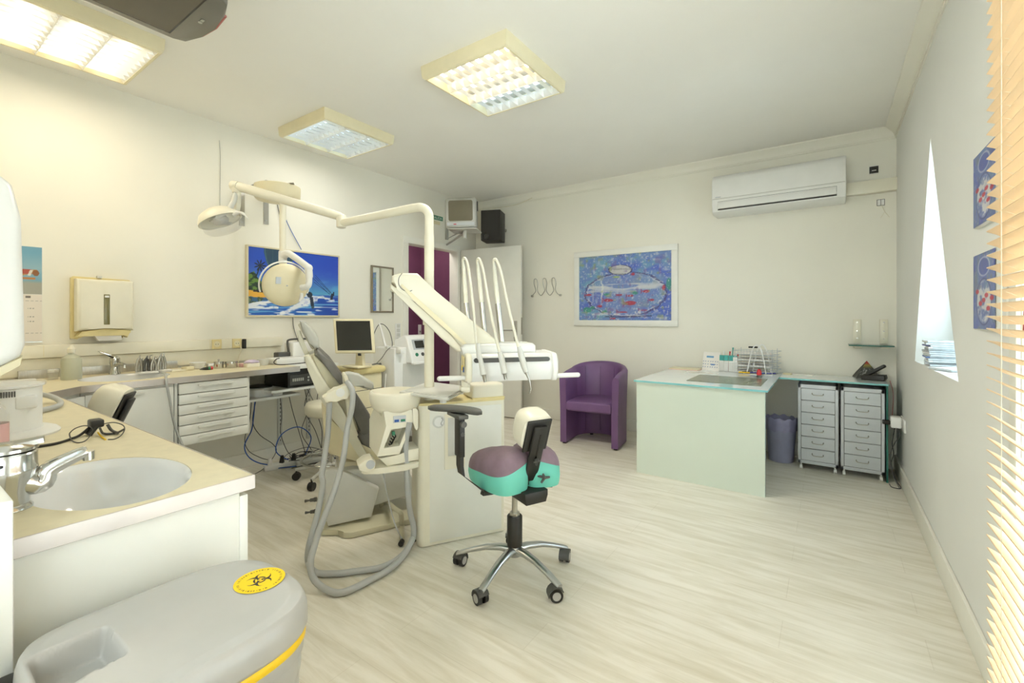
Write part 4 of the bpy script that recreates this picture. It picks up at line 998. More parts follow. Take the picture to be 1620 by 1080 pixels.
def basin(g, cx, cy, rx, ry, zt, depth, n=48):
    pr = [(1.0, 0), (.955, -.008), (.93, -.025), (.90, -.06), (.82, -.10), (.64, -.135), (.30, -.148), (.06, -.15)]
    prev = None
    for f_, dz in pr:
        R_ = [g.v((cx+rx*f_*math.cos(2*PI*i/n), cy+ry*f_*math.sin(2*PI*i/n), zt+dz*depth/.15)) for i in range(n)]
        if prev: g.bridge(prev, R_)
        prev = R_
    g.f(prev)
    out = None
    for f_, dz in [(1.0, -.001), (.965, -.012), (.945, -.028), (.925, -.06), (.86, -.115), (.70, -.15), (.3, -.162), (.05, -.165)]:
        R_ = [g.v((cx+rx*f_*math.cos(2*PI*i/n), cy+ry*f_*math.sin(2*PI*i/n), zt+dz*depth/.15)) for i in range(n)]
        if out: g.bridge(out, R_)
        out = R_
    g.f(out)
t = thing('left_worktop', 'long cream worktop with steel front edge along the left wall', 'worktop', (-3.5, 1.2, ZW-.035))
g = G(); slab_hole(g, LX+.02, -3.215, .66, 1.20, ZW-.032, ZW, -3.50, .925, .215, .215)
g.box((LX+.02, 1.20, ZW-.032), (-3.215, 1.86, ZW)); g.prism([(LX+.02, .516), (-3.07, .516), (-3.215, .66), (LX+.02, .66)], ZW-.032, ZW, axis='z'); part('worktop', g, 'worktop', t)
g = G(); g.box((-3.215, .66, ZW-.036), (-3.203, 1.86, ZW+.001), .001, 1); g.prism([(-3.215, .66), (-3.07, .516), (-3.058, .516), (-3.203, .66)], ZW-.036, ZW+.001, axis='z'); part('front_edge', g, 'worktop_edge', t)
g = G(); g.box((LX+.018, .52, ZW), (LX+.03, 1.30, ZW+.052), .002); part('upstand', g, 'brushed', t)
g = G(); basin(g, -3.50, .925, .214, .214, ZW-.001, .14); t2 = part('basin', g, 'ceramic', t)
t = thing('shelf_board', 'thin white shelf board continuing the worktop behind the dental chair', 'shelf', (-3.5, 2.2, .82))
g = G(); g.box((LX+.005, 1.862, ZW-.022), (-3.235, 2.20, ZW-.002), .002, 1); part('board', g, 'cabinet_white', t)
# cabinets
def bar_pull(xc, ya, yb, z, parent):
    g = G(); g.box((xc, ya, z-.004), (xc+.022, yb, z), .0015, 2); g.box((xc+.018, ya, z-.010), (xc+.022, yb, z), .0012, 1); return part('handle', g, 'cabinet_white', parent)
FX = -3.235
t = thing('sink_cabinet', 'white wall hung cabinet with one wide door under the left sink', 'cabinet', (-3.5, .87, .42))
g = G(); g.box((LX, .665, .42), (FX, .69, ZW-.036)); g.box((LX, 1.06, .42), (FX, 1.08, ZW-.036)); g.box((LX, .665, .42), (FX, 1.08, .44)); g.box((LX, .665, .42), (LX+.015, 1.08, ZW-.036)); g.box((FX-.02, .665, ZW-.10), (FX, 1.08, ZW-.036)); part('body', g, 'cabinet_white', t)
g = G(); g.box((FX, .680, .425), (FX+.018, 1.075, ZW-.052), .002, 2); d = part('door', g, 'cabinet_white', t); bar_pull(FX+.018, .73, .93, ZW-.062, d)
t = thing('corner_cabinet', 'white corner cabinet with an angled door between the two worktops', 'cabinet', (-3.3, .60, .42))
g = G(); g.prism([(LX, .518), (-3.09, .518), (-3.235, .662), (LX, .662)], .42, ZW-.036, axis='z'); part('body', g, 'cabinet_white', t)
g = G(); a_ = Vector((-3.225, .665)); b_ = Vector((-3.08, .52)); nrm = Vector((.0127, .0127)); q = [a_, b_, b_+nrm, a_+nrm]
g.prism([tuple(v) for v in q], .43, ZW-.055, .001, 'z'); part('door', g, 'cabinet_white', t)
t = thing('drawer_cabinet', 'white wall hung cabinet with six drawers beside the left sink', 'cabinet', (-3.5, 1.30, .42))
g = G()
for lo, hi in (((LX, 1.085, .415), (FX, 1.10, ZW-.036)), ((LX, 1.50, .415), (FX+.004, 1.515, ZW-.036)), ((LX, 1.085, .415), (FX, 1.515, .43)), ((LX, 1.085, .415), (LX+.012, 1.515, ZW-.036))): g.box(lo, hi)
part('body', g, 'cabinet_white', t)
g = G(); g.box((FX-.012, 1.10, .43), (FX-.004, 1.50, ZW-.04)); part('recess', g, 'gap_dark', t)
zl = [.420, .480, .543, .606, .669, .732, .800]
for k in range(6):
    g = G(); g.box((FX-.004, 1.103, zl[k]+.0022), (FX+.018, 1.499, zl[k+1]-.0022), .002, 2); d = part('drawer', g, 'cabinet_white', t); bar_pull(FX+.018, 1.20, 1.41, zl[k+1]-.016, d)
# small faucet of the left sink
p = Vector((-3.735, .93, ZW)); t = thing('small_tap', 'chrome single lever tap behind the round left sink', 'tap', tuple(p))
g = G(); g.lathe([(.030, 0), (.030, .006), (.026, .012), (.024, .06), (.027, .07), (.027, .10), (.016, .112)], p, 20); g.chain([p+Vector((.01, 0, .055)), p+Vector((.07, .012, .068)), p+Vector((.115, .02, .062))], [.014, .012, .010], 12); g.cyl(p+Vector((.108, .02, .062)), p+Vector((.108, .02, .045)), .009); part('tap_body', g, 'chrome', t)
g = G(); g.prism([(-.012, .10), (-.02, .125), (-.075, .150), (-.078, .143), (-.02, .112), (.01, .104)], -.020, .020, .002, 'x'); 
for v in g.bm.verts: v.co += p
part('lever', g, 'chrome', t)
def cnt(px, py): return onz(px, py, ZW)
def bottle_prof(r, h): return [(r*.96, 0), (r, .006), (r, h*.62), (r*.92, h*.72), (r*.55, h*.80), (r*.30, h*.84), (r*.30, h*.90)]
p = cnt(113, 600); t = thing('spray_bottle', 'translucent cream plastic bottle standing left of the small tap', 'bottle', tuple(p))
g = G(); g.lathe(bottle_prof(.046, .175), p, 24); part('bottle_body', g, 'frosted', t)
g = G(); g.lathe([(.017, .155), (.019, .156), (.019, .178), (.012, .186), (.006, .20)], p, 16); part('cap', g, 'cream', t)
p = cnt(84, 600); t = thing('small_jar', 'small clear jar with white lid beside the cream bottle', 'jar', tuple(p))
g = G(); g.lathe([(.021, 0), (.022, .003), (.022, .038), (.019, .042)], p, 20); part('jar_body', g, 'clear_plastic', t)
g = G(); g.lathe([(.024, .041), (.024, .055), (.02, .058)], p, 20); part('lid', g, 'white_plastic', t)
g = G(); p = cnt(45, 603); g.box((p.x-.02, p.y-.28, ZW), (p.x+.02, p.y+.03, ZW+.014), .004, 2); solo('white_tray', g, 'white_plastic', 'long narrow white tray at the wall behind the corner of the worktops', 'tray')
# pliers rack
p0 = cnt(220, 591); p1 = cnt(260, 588)
t = thing('pliers_rack', 'white rack on the worktop holding the upright dental pliers', 'instrument rack', tuple(p0))
g = G(); g.box((p0.x-.05, p0.y-.005, ZW), (p0.x+.045, p1.y+.03, ZW+.012), .003, 2); g.box((p0.x-.02, p1.y-.03, ZW+.008), (p0.x+.05, p1.y+.035, ZW+.016), .003, 2); part('base', g, 'white_plastic', t)
plab = ['dental pliers at the left end of the rack, tallest curve', 'second dental pliers from the left in the rack', 'third dental pliers from the left, darkest of the row', 'fourth dental pliers from the left in the rack', 'fifth dental pliers from the left in the rack', 'sixth dental pliers from the left in the rack', 'seventh dental pliers from the left with a hooked tip', 'dental pliers at the right end of the rack']
for k in range(8):
    f_ = k/7.0; q = p0.lerp(p1, f_)+Vector((-.02 if k % 2 else .0, 0, .013)); hgt = (.105, .085, .10, .10, .095, .09, .115, .11)[k]
    tt = thing('dental_pliers', plab[k], 'pliers', tuple(q), 'dental pliers standing in the rack'); mk = 'dark_grey' if k == 2 else 'steel'
    for s_ in (-1, 1):
        g = G(); g.tube([q+Vector((0, s_*.012, 0)), q+Vector((0, s_*.014, hgt*.3)), q+Vector((0, s_*.008, hgt*.6)), q+Vector((0, s_*.003, hgt*.78))], .0078, 8, 4); part('handle', g, mk, tt)
    g = G(); g.ball(q+Vector((0, 0, hgt*.8)), .0085, 10, .7, 1, 1); g.chain([q+Vector((0, 0, hgt*.82)), q+Vector((0, .004, hgt*.95)), q+Vector((.002, .018 if k in (3, 6) else .006, hgt))], [.005, .004, .002], 8); part('jaws', g, mk, tt)
h_ = [cnt(236, 588), cnt(248, 588), cnt(256, 591), cnt(262, 594)]; h_ = [Vector((q.x, q.y, ZW+.008)) for q in h_]; h_ += [Vector((-3.195, 1.03, ZW-.01)), Vector((-3.188, 1.045, .72)), Vector((-3.186, 1.07, .56)), Vector((-3.17, 1.115, .40)), Vector((-3.18, 1.15, .30))]
g = G(); g.tube(h_, .0065, 10, 6); solo('worktop_hose', g, 'hose_grey', 'slim grey hose hanging over the worktop edge beside the drawer cabinet', 'hose')
# small items to the right of the rack
def boxy(name, px, py, dx, dy, dz, m, label, cat, rot=0, bev=.003, z0=None, group=None):
    p = cnt(px, py); z0 = ZW if z0 is None else z0; g = G(); g.box((p.x-dx/2, p.y-dy/2, z0), (p.x+dx/2, p.y+dy/2, z0+dz), bev, 2, Matrix.Rotation(math.radians(rot), 3, 'Z')); return solo(name, g, m, label, cat, group)
boxy('flat_tray', 280, 586.5, .09, .09, .008, 'cream', 'flat cream tray on the worktop right of the pliers rack', 'tray')
boxy('cardboard_box', 297, 585.5, .06, .05, .026, 'cream_warm', 'small pale yellow box beside the white bowl on the worktop', 'box', 12)
p = cnt(313, 583); g = G(); g.lathe([(.030, 0), (.044, .018), (.050, .045), (.048, .046), (.040, .02), (.02, .008)], p, 24, capt=False); solo('white_bowl', g, 'white_plastic', 'white plastic mixing bowl on the left worktop', 'bowl')
g = G(); g.box((p.x-.02, p.y+.055, ZW), (p.x+.03, p.y+.12, ZW+.03), .010, 3); solo('white_case', g, 'white_plastic', 'rounded white case between the bowl and the steel pots', 'case')
p = cnt(329, 585); t = thing('marker_pen', 'black tapered marker with green and red bands lying before the pots', 'marker', tuple(p))
g = G(); g.chain([p+Vector((0, -.05, .008)), p+Vector((0, -.025, .011)), p+Vector((0, 0, .011))], [.002, .009, .011], 12); part('barrel', g, 'black', t)
g = G(); g.cyl(p+Vector((0, 0, .011)), p+Vector((0, .014, .011)), .0115, n=12); part('green_band', g, 'green', t, label='green band')
g = G(); g.cyl(p+Vector((0, .014, .011)), p+Vector((0, .028, .011)), .0115, n=12); part('red_band', g, 'red', t, label='red band')
for k, (px, r, h, lb) in enumerate(((346, .030, .048, 'small round steel pot with a knobbed lid on the worktop'), (366, .038, .046, 'wider round steel pot without knob on the worktop'))):
    p = cnt(px, 582.5-k); t = thing('steel_pot', lb, 'pot', tuple(p))
    g = G(); g.lathe([(r*.97, 0), (r, .003), (r, h*.82), (r*1.03, h*.83), (r*1.03, h)], p, 28); part('pot_body', g, 'chrome', t)
    if k == 0: g = G(); g.lathe([(.006, h), (.004, h+.006), (.009, h+.014), (.004, h+.018)], p, 14); part('knob', g, 'steel', t)
boxy('small_pink_box', 385, 580, .05, .045, .026, 'pink', 'small salmon box between the steel pot and the lilac box', 'box')
p = cnt(398, 580); t = thing('tissue_box', 'pale box topped with lilac gauze on the worktop', 'tissue box', tuple(p))
g = G(); g.box((p.x-.03, p.y-.045, ZW), (p.x+.03, p.y+.045, ZW+.028), .003, 2); part('box', g, 'cream', t)
g = G(); pr = None
for r, z in ((.044, .028), (.050, .036), (.042, .044), (.02, .05)):
    R_ = [g.v((p.x+r*.7*math.cos(k*PI/9), p.y+r*(1+.12*math.sin(k*2.1))*math.sin(k*PI/9), ZW+z+.003*math.sin(k*1.3))) for k in range(18)]
    if pr: g.bridge(pr, R_)
    else: g.f(R_[::-1])
    pr = R_
g.f(pr); part('gauze', g, 'lilac', t, label='lilac gauze')
p = cnt(416, 577.5); g = G(); g.lathe([(.032, 0), (.040, .02), (.043, .045), (.040, .045), (.036, .02), (.02, .006)], p, 22, capt=False); solo('grey_bowl', g, 'light_grey', 'translucent grey bowl right of the lilac box', 'bowl')
# devices standing on the board behind the dental chair
p = onx(452, 578, -3.50); zb = ZW
t = thing('power_supply', 'flat white device with orange ended cable behind the dental chair', 'device', (p.x, p.y, zb))
g = G(); g.box((-3.60, 1.80, ZW), (-3.42, 2.02, ZW+.045), .006, 3); part('case', g, 'white_plastic', t)
g = G(); g.box((-3.418, 2.025, ZW+.006), (-3.412, 2.10, ZW+.040)); g.box((-3.60, 2.02, ZW), (-3.418, 2.11, ZW+.042), .004); part('end_block', g, 'light_grey', t)
g = G(); g.box((-3.4185, 2.03, ZW+.008), (-3.411, 2.08, ZW+.034)); part('vent', g, 'dark_grey', t)
cable('device_cable', [(-3.44, 1.83, ZW+.05), (-3.41, 1.79, ZW+.045), (-3.40, 1.77, ZW+.02), (-3.39, 1.82, ZW+.004), (-3.385, 2.0, ZW+.004), (-3.40, 2.10, ZW+.01)], .0035, 'black', 'black cable looped around the flat white device')
g = G(); g.box((-3.72, 1.93, ZW+.0), (-3.64, 2.05, ZW+.075), .008, 3); solo('adapter_brick', g, 'dark_grey', 'dark adapter box behind the flat white device', 'adapter')
t = thing('desktop_scanner', 'white upright device with a grey bow handle behind the headrest', 'device', (-3.70, 2.15, ZW))
g = G(); g.box((-3.74, 2.03, ZW), (-3.60, 2.195, ZW+.155), .012, 3); part('case', g, 'white_plastic', t)
g = G(); g.tube([(-3.66, 2.025, ZW+.06), (-3.66, 2.015, ZW+.15), (-3.66, 2.03, ZW+.175), (-3.66, 2.11, ZW+.18), (-3.66, 2.19, ZW+.175), (-3.66, 2.21, ZW+.15), (-3.66, 2.205, ZW+.06)], .008, 10, 6); part('handle', g, 'dark_grey', t)
# under-shelf: wall uprights, shelves, amplifier, round device
t = thing('wall_shelving', 'white slotted uprights with two white shelves under the worktop', 'shelving', (LX, 2.0, .1))
for y in (2.03, 2.29):
    g = G(); g.box((LX+.0, y, .12), (LX+.02, y+.035, .80), .001, 1); u_ = part('upright', g, 'light_grey', t)
    g = G()
    for k in range(18): g.box((LX+.0195, y+.014, .15+k*.034), (LX+.0205, y+.021, .165+k*.034))
    part('slot_row', g, 'dark_grey', u_)
g = G(); g.box((LX+.02, 1.53, .588), (-3.42, 1.99, .606), .001, 1); part('shelf', g, 'cabinet_white', t)
g = G(); g.box((LX+.02, 1.73, .640), (-3.36, 2.20, .658), .001, 1); part('shelf', g, 'cabinet_white', t)
t = thing('round_device', 'low white device with a round black lid on the lower shelf', 'device', (-3.57, 1.65, .606))
g = G(); g.box((-3.72, 1.79, .607), (-3.44, 1.86, .637), .006); g.lathe([(.105, 0), (.108, .01), (.108, .052), (.095, .062)], (-3.57, 1.75, .607), 32); part('body', g, 'white_plastic', t)
g = G(); g.lathe([(.085, .062), (.085, .069), (.078, .073)], (-3.57, 1.75, .607), 32); part('lid', g, 'black', t)
t = thing('amplifier', 'black metal audio box with a silver label on the shelf under the board', 'audio unit', (-3.55, 2.1, .658))
g = G(); g.box((-3.75, 1.875, .659), (-3.40, 2.09, .795), .003, 2); part('case', g, 'black', t)
g = G(); g.box((-3.402, 1.89, .675), (-3.396, 2.075, .755), .001, 1); part('front_plate', g, 'dark_grey', t)
g = G()
for k in range(6): g.box((-3.3965, 1.91+k*.016, .705), (-3.3945, 1.921+k*.016, .728))
g.cyl((-3.3965, 2.04, .727), (-3.394, 2.04, .727), .008, n=12); g.cyl((-3.3965, 2.04, .703), (-3.394, 2.04, .703), .008, n=12)
part('controls', g, 'light_grey', t)
g = G(); g.box((-3.401, 1.89, .778), (-3.3985, 1.97, .788)); part('label_strip', g, 'silver_paint', t)
cable('coiled_wire', [(-3.60, 1.80, .69), (-3.57, 1.80, .755), (-3.58, 1.83, .775), (-3.62, 1.868, .77)], .003, 'black', 'black wire arching from the round lidded device to the black audio box')
# cables below the shelves
cg = 'cables hanging below the wall shelves'
blk = [
 ([(-3.62, 1.54, .585), (-3.63, 1.53, .42), (-3.64, 1.52, .33), (-3.66, 1.48, .22), (-3.62, 1.50, .13), (-3.60, 1.60, .06), (-3.62, 1.76, .02)], .0042, 'blue', 'thick blue cable curving down from the lower shelf to the floor'),
 ([(-3.63, 1.555, .585), (-3.66, 1.54, .40), (-3.72, 1.62, .27), (-3.74, 1.74, .16), (-3.70, 1.74, .10), (-3.62, 1.60, .02), (-3.55, 1.40, .006), (-3.52, 1.25, .006)], .003, 'dark_grey', 'dark cable swinging out and back from under the lower shelf'),
 ([(-3.64, 1.525, .585), (-3.65, 1.51, .40), (-3.70, 1.50, .26), (-3.68, 1.52, .17), (-3.66, 1.60, .10), (-3.64, 1.68, .06)], .0028, 'dark_grey', 'thin dark cable nearest the drawer cabinet'),
 ([(-3.72, 1.91, .60), (-3.72, 1.93, .40), (-3.72, 1.92, .25), (-3.70, 1.96, .10), (-3.68, 2.00, .04)], .003, 'dark_grey', 'dark cable hanging straight down beside the first upright'),
 ([(-3.68, 1.95, .64), (-3.68, 2.00, .42), (-3.68, 2.06, .22), (-3.66, 2.10, .05)], .003, 'dark_grey', 'dark cable slanting down between the two uprights'),
 ([(-3.66, 2.12, .03), (-3.64, 2.16, .18), (-3.66, 2.06, .28), (-3.66, 1.92, .25), (-3.64, 1.86, .13), (-3.60, 1.95, .04), (-3.56, 2.05, .012)], .0042, 'blue', 'blue cable looping in an arch over the power strip'),
 ([(-3.70, 2.38, .64), (-3.71, 2.42, .40), (-3.70, 2.36, .22), (-3.70, 2.45, .05)], .003, 'dark_grey', 'dark cable just right of the second upright'),
 ([(-3.72, 2.47, .64), (-3.72, 2.40, .42), (-3.72, 2.50, .20), (-3.66, 2.52, .05)], .003, 'dark_grey', 'dark cable crossing another right of the second upright'),
 ([(-3.70, 2.55, .64), (-3.70, 2.52, .40), (-3.70, 2.57, .20), (-3.66, 2.54, .05)], .003, 'black', 'black cable at the far right under the upper shelf'),
 ([(-3.73, 2.42, .64), (-3.73, 2.53, .42), (-3.72, 2.62, .25), (-3.68, 2.72, .06)], .0025, 'dark_grey', 'thin dark cable slanting away to the right under the upper shelf'),
 ([(-3.60, 2.0, .02), (-3.62, 2.1, .09), (-3.60, 2.25, .11), (-3.60, 2.38, .06), (-3.55, 2.5, .015)], .0025, 'dark_grey', 'thin dark cable humped over the cable heap'),
 ([(-3.48, 1.95, .012), (-3.45, 2.1, .012), (-3.42, 2.25, .012), (-3.5, 2.4, .02)], .0035, 'black', 'black cable lying on the floor in front of the power strip'),
 ([(-3.62, 1.7, .012), (-3.52, 1.85, .010), (-3.45, 2.02, .010), (-3.42, 2.2, .012)], .0045, 'blue', 'blue cable running along the floor to the small stool')]
SH = [.20, .20, .20, .07, .07, .05, -.20, -.20, -.22, -.22, -.10, .0, .12]
for i_, (pts, r, m_, lb) in enumerate(blk):
    pts = [(x_, y_+SH[i_], z_) for x_, y_, z_ in pts]
    cable('hanging_cable', pts, r, m_, lb, 'cable', cg)
t = thing('power_strip', 'white power strip with plugs on the floor under the shelves', 'power strip', (-3.58, 1.95, 0))
g = G(); g.box((-3.61, 1.80, 0), (-3.55, 2.12, .045), .006, 2, Matrix.Rotation(math.radians(-14), 3, 'Z')); part('strip', g, 'white_plastic', t)
for k, m_ in enumerate(('white_plastic', 'black', 'black')):
    g = G(); y = 1.84+k*.085; g.cyl((-3.58+.02*(k-1), y, .042), (-3.575+.02*(k-1), y, .10), .020, .012, 12); part('plug', g, m_, t)
g = G(); g.box((-3.52, 2.0, 0), (-3.45, 2.26, .05), .012, 3, Matrix.Rotation(math.radians(-10), 3, 'Z')); solo('adapter_brick', g, 'light_grey', 'long grey adapter lying beside the power strip on the floor', 'adapter')
g = G()
for k in range(26):
    a = h2(np.int64(k), np.int64(11))*PI*2; c_ = Vector((-3.60+.10*(h2(np.int64(k), np.int64(12))-.5), 2.16+.26*(h2(np.int64(k), np.int64(13))-.5), .012+.05*h2(np.int64(k), np.int64(14)))); rr_ = .05+.06*h2(np.int64(k), np.int64(15))
    g.tube([c_+Vector((rr_*.6*math.cos(a+q), rr_*math.sin(a+q), .012*math.sin(3*q+k))) for q in (0, .9, 1.8, 2.7, 3.6, 4.5)], .0032, 6, 4, mi=k % 3)
o = solo('cable_tangle', g, ('dark_grey', 'light_grey', 'black'), 'tangled heap of grey and black cables on the floor under the shelves', 'cables'); o['kind'] = 'stuff'
w0 = [onx(347, 222, LX+.006), onx(348.5, 250, LX+.006), onx(348, 300, LX+.006), onx(348, 332, LX+.006)]
cable('wall_wire', w0, .0016, 'tv_silver', 'hair thin grey wire running down the bare wall left of the lamp canopy')
# cables on the wall around the sea picture
cable('hanging_cable', [(LX+.01, 2.02, 2.19), (LX+.01, 2.06, 2.0), (LX+.01, 2.09, 1.80)], .003, 'dark_grey', 'thin dark cord running down the wall to the left side of the sea picture')
cable('hanging_cable', [(LX+.01, 2.04, 2.19), (LX+.012, 2.12, 2.0), (LX+.012, 2.24, 1.80)], .003, 'blue', 'thin blue cord slanting down the wall behind the hanging lamp pole')
cable('hanging_cable', [(LX+.012, 2.16, 1.20), (LX+.015, 2.17, 1.10), (LX+.02, 2.22, .95), (LX+.02, 2.26, .86)], .003, 'dark_grey', 'dark cord dropping below the sea picture behind the headrest')

# ================================================================== NEAR COUNTER (peninsula)
PX1 = -1.083; PY0, PY1 = .137, .515
t = thing('near_worktop', 'cream worktop with an oval grey basin in the left foreground', 'worktop', (-2.2, .33, ZW-.03))
g = G(); slab_hole(g, -1.66, PX1, PY0, PY1, ZW-.028, ZW, -1.310, .320, .207, .137); g.box((-3.06, PY0, ZW-.028), (-1.66, PY1, ZW)); g.box((LX+.001, PY0, ZW-.028), (-3.06, PY1, ZW)); part('worktop', g, 'worktop', t)
g = G(); g.box((PX1, PY0, ZW-.031), (PX1+.004, PY1+.004, ZW+.0012), .0008, 1); g.box((-3.055, PY1, ZW-.031), (PX1+.004, PY1+.004, ZW+.0012), .0008, 1); part('front_edge', g, 'worktop_edge', t)
g = G(); basin(g, -1.310, .320, .2065, .1365, ZW-.001, .125, 64); b_ = part('basin', g, 'ceramic', t, ang=60)
g = G(); g.box((-1.142, .345, ZW-.060), (-1.131, .385, ZW-.042), .002, 2, Matrix.Rotation(math.radians(-18), 3, 'Z')); part('overflow', g, 'steel', t, label='steel overflow slot')
t = thing('near_cabinet', 'white base cabinet under the near worktop beside the grey bin', 'cabinet', (-2.0, .32, 0))
g = G(); g.box((-1.115, PY0, 0), (-1.097, PY1-.022, ZW-.031), .001, 1); g.box((-2.366, PY0, 0), (-1.115, PY0+.018, ZW-.031)); g.box((-2.366, PY0+.018, 0), (-2.346, PY1-.022, ZW-.031)); g.box((-2.346, PY0+.018, .08), (-1.115, PY1-.022, .10)); part('body', g, 'cabinet_white', t)
for k in range(2):
    xa = -2.361+k*.634; g = G(); g.box((xa+.003, PY1-.022, .09), (xa+.631, PY1-.004, ZW-.045), .002, 2); d = part('door', g, 'cabinet_white', t)
    g = G(); g.box((xa+.20, PY1-.004, ZW-.075), (xa+.43, PY1+.016, ZW-.070), .001, 1); part('handle', g, 'cabinet_white', d)
g = G(); g.box((LX+.0, FY+.001, 0), (-1.03, PY0-.001, .92), .004, 2); solo('pipe_casing', g, 'cabinet_white', 'plain white casing higher than the worktop at the left edge of the photo', 'casing')
# big chrome tap
p = Vector((-1.285, .186, ZW)); p = onz(10, 806, ZW); p = Vector((p.x, p.y, ZW))
t = thing('basin_tap', 'large chrome single lever tap at the near oval basin', 'tap', tuple(p))
g = G(); g.lathe([(.036, 0), (.036, .003), (.031, .010), (.033, .035), (.040, .060), (.0425, .072), (.0425, .076), (.0415, .078), (.0415, .104), (.039, .107)], p, 36); part('tap_body', g, 'chrome', t)
tip = onx(139, 715, p.x+.02); rt_ = (tip-p); rt_.z = 0; dl = rt_.length; rt_.normalize()
g = G(); g.chain(smooth([p+rt_*.015+Vector((0, 0, .052)), p+rt_*.045+Vector((0, 0, .040)), p+rt_*(dl*.5)+Vector((0, 0, (tip.z-ZW)*.5+.020)), p+rt_*(dl*.8)+Vector((0, 0, (tip.z-ZW)*.8+.012)), tip+Vector((0, 0, .003))], 6), [.028, .027, .025, .024, .022, .021, .020, .019, .018, .0175, .017, .0165, .016, .0155, .015, .0145, .014, .0135, .013, .013, .0125, .0125, .012, .012, .011], 20); g.cyl(tip+Vector((0, 0, .002)), tip+Vector((0, .001, -.015)), .0105, .0095, 16); part('spout', g, 'chrome', t)
g = G(); g.lathe([(.039, .108), (.043, .111), (.043, .116), (.030, .122), (.004, .124)], p, 36)
L1 = onx(70, 694, p.x+.01); L0 = p+Vector((0, 0, .118)); dd = (L1-L0); sd_ = dd.cross(Vector((0, 0, 1))).normalized(); nn_ = sd_.cross(dd).normalized()
g.loft([[q+sd_*(w_*sx_)+nn_*(.0045*sy_) for sx_, sy_ in ((-1, -1), (1, -1), (1, 1), (-1, 1))] for q, w_ in ((L0, .020), (L0.lerp(L1, .5), .017), (L1, .013))]); part('lever', g, 'chrome', t)
g = G(); q = p+Vector((.040, -.012, .09)); g.cyl(q-Vector((.004, 0, 0)), q+Vector((.003, 0, 0)), .003, n=10); part('mark', g, 'black', t)
# white vented appliance, mirror-like things on the near worktop
p = onz(12, 692, ZW); q = Vector((p.x-.03, p.y, ZW))
t = thing('curing_unit', 'white column shaped appliance with top vents on the near worktop', 'appliance', tuple(q))
g = G(); g.lathe([(.118, 0), (.12, .006), (.112, .014), (.098, .020)], q, 40); part('base', g, 'white_plastic', t)
g = G(); g.lathe([(.080, .018), (.078, .03), (.078, .145), (.083, .15), (.083, .156), (.06, .160)], q, 40, sx=.95); part('column', g, 'white_plastic', t)
g = G(); g.lathe([(.086, .150), (.088, .155), (.086, .162), (.05, .166)], q, 40); part('cover', g, 'clear_plastic', t)
g = G()
for k in range(16):
    a = -PI*.30+k*.07; g.box((q.x+.0765*math.cos(a)-.001, q.y+.0785*math.sin(a)-.0012, ZW+.125), (q.x+.0765*math.cos(a)+.003, q.y+.0785*math.sin(a)+.0012, ZW+.142))
part('vent_slots', g, 'dark_grey', t)
g = G(); q2 = onx(36, 624, q.x+.06); g.box((q2.x-.02, q2.y-.02, ZW+.085), (q2.x+.015, q2.y+.03, ZW+.125), .006); part('side_plug', g, 'white_plastic', t)
cz_ = ZW+.012
h_ = [onz(30, 656, cz_), onz(60, 650, cz_), onz(88, 643, cz_), onz(96, 637, cz_), onz(88, 630, cz_+.01), onz(72, 625, cz_+.02), onz(52, 622.5, cz_+.03)]
t = thing('suction_hose', 'grey flexible hose looped on the near worktop', 'hose', tuple(h_[2]))
g = G(); g.tube(h_, .010, 12, 8); part('hose', g, 'hose_grey', t)
g = G(); e_ = h_[-1]; g.chain([e_, e_+(e_-h_[-2]).normalized()*.03], [.011, .012], 10); part('end_fitting', g, 'dark_grey', t)
w_ = [onz(54, 629, ZW+.004), onz(50, 634, ZW+.004), onz(42, 637, ZW+.004), onz(34, 638, ZW+.004)]
cable('thin_wire', w_, .003, 'dark_grey', 'short dark wire lying under the grey hose end')
# pink soap bottle at the left edge
q = onz(-12, 735, ZW); t = thing('soap_bottle', 'pink labelled soap bottle at the left edge behind the chrome tap', 'bottle', tuple(q))
g = G(); g.lathe([(.027, 0), (.028, .004), (.028, .12), (.02, .14), (.011, .15), (.011, .165)], q, 24); part('bottle_body', g, 'clear_plastic', t)
g = G(); g.lathe([(.0285, .02), (.0285, .10)], q, 24, capb=False, capt=False); part('label', g, 'pink', t)
# magnifying loupes
def wl_(px, py, dz=.0): return onz(px, py, ZW+dz)
t = thing('loupe_glasses', 'magnifying loupe glasses with a black lamp head on the near worktop', 'loupes', tuple(wl_(150, 690)))
g = G()
ring1 = [wl_(110, 688, .01), wl_(113, 696, .004), wl_(123, 700, .002), wl_(135, 697, .002), wl_(143, 688, .012), wl_(146, 678, .03), wl_(135, 673, .038), wl_(120, 677, .03), wl_(111, 684, .02)]
g.tube(ring1+[ring1[0]], .0016, 6, 4)
ring2 = [wl_(165, 670, .035), wl_(180, 668, .035), wl_(194, 672, .028), wl_(197, 679, .018), wl_(192, 688, .006), wl_(182, 694, .002), wl_(171, 695, .002)]
g.tube(ring2, .0016, 6, 4); part('rim', g, 'dark_grey', t)
g = G(); a_ = wl_(143, 672, .03); b_ = wl_(160, 670, .03); mdl = (a_+b_)/2
g.box(mdl+Vector((-.022, -.016, -.008)), mdl+Vector((.022, .016, .016)), .005, 2)
for dx in (-.016, .014):
    g.chain([mdl+Vector((dx, 0, 0)), mdl+Vector((dx+.008, -.02, -.026))], [.008, .0065], 12)
part('lamp_head', g, 'black', t)
g = G(); g.tube([mdl+Vector((-.02, 0, 0)), wl_(128, 687, .008), wl_(112, 694, .004), wl_(90, 701, .004), wl_(60, 706, .004), wl_(20, 712, .004), wl_(-30, 717, .004)], .0038, 8, 6); part('cord', g, 'black', t)
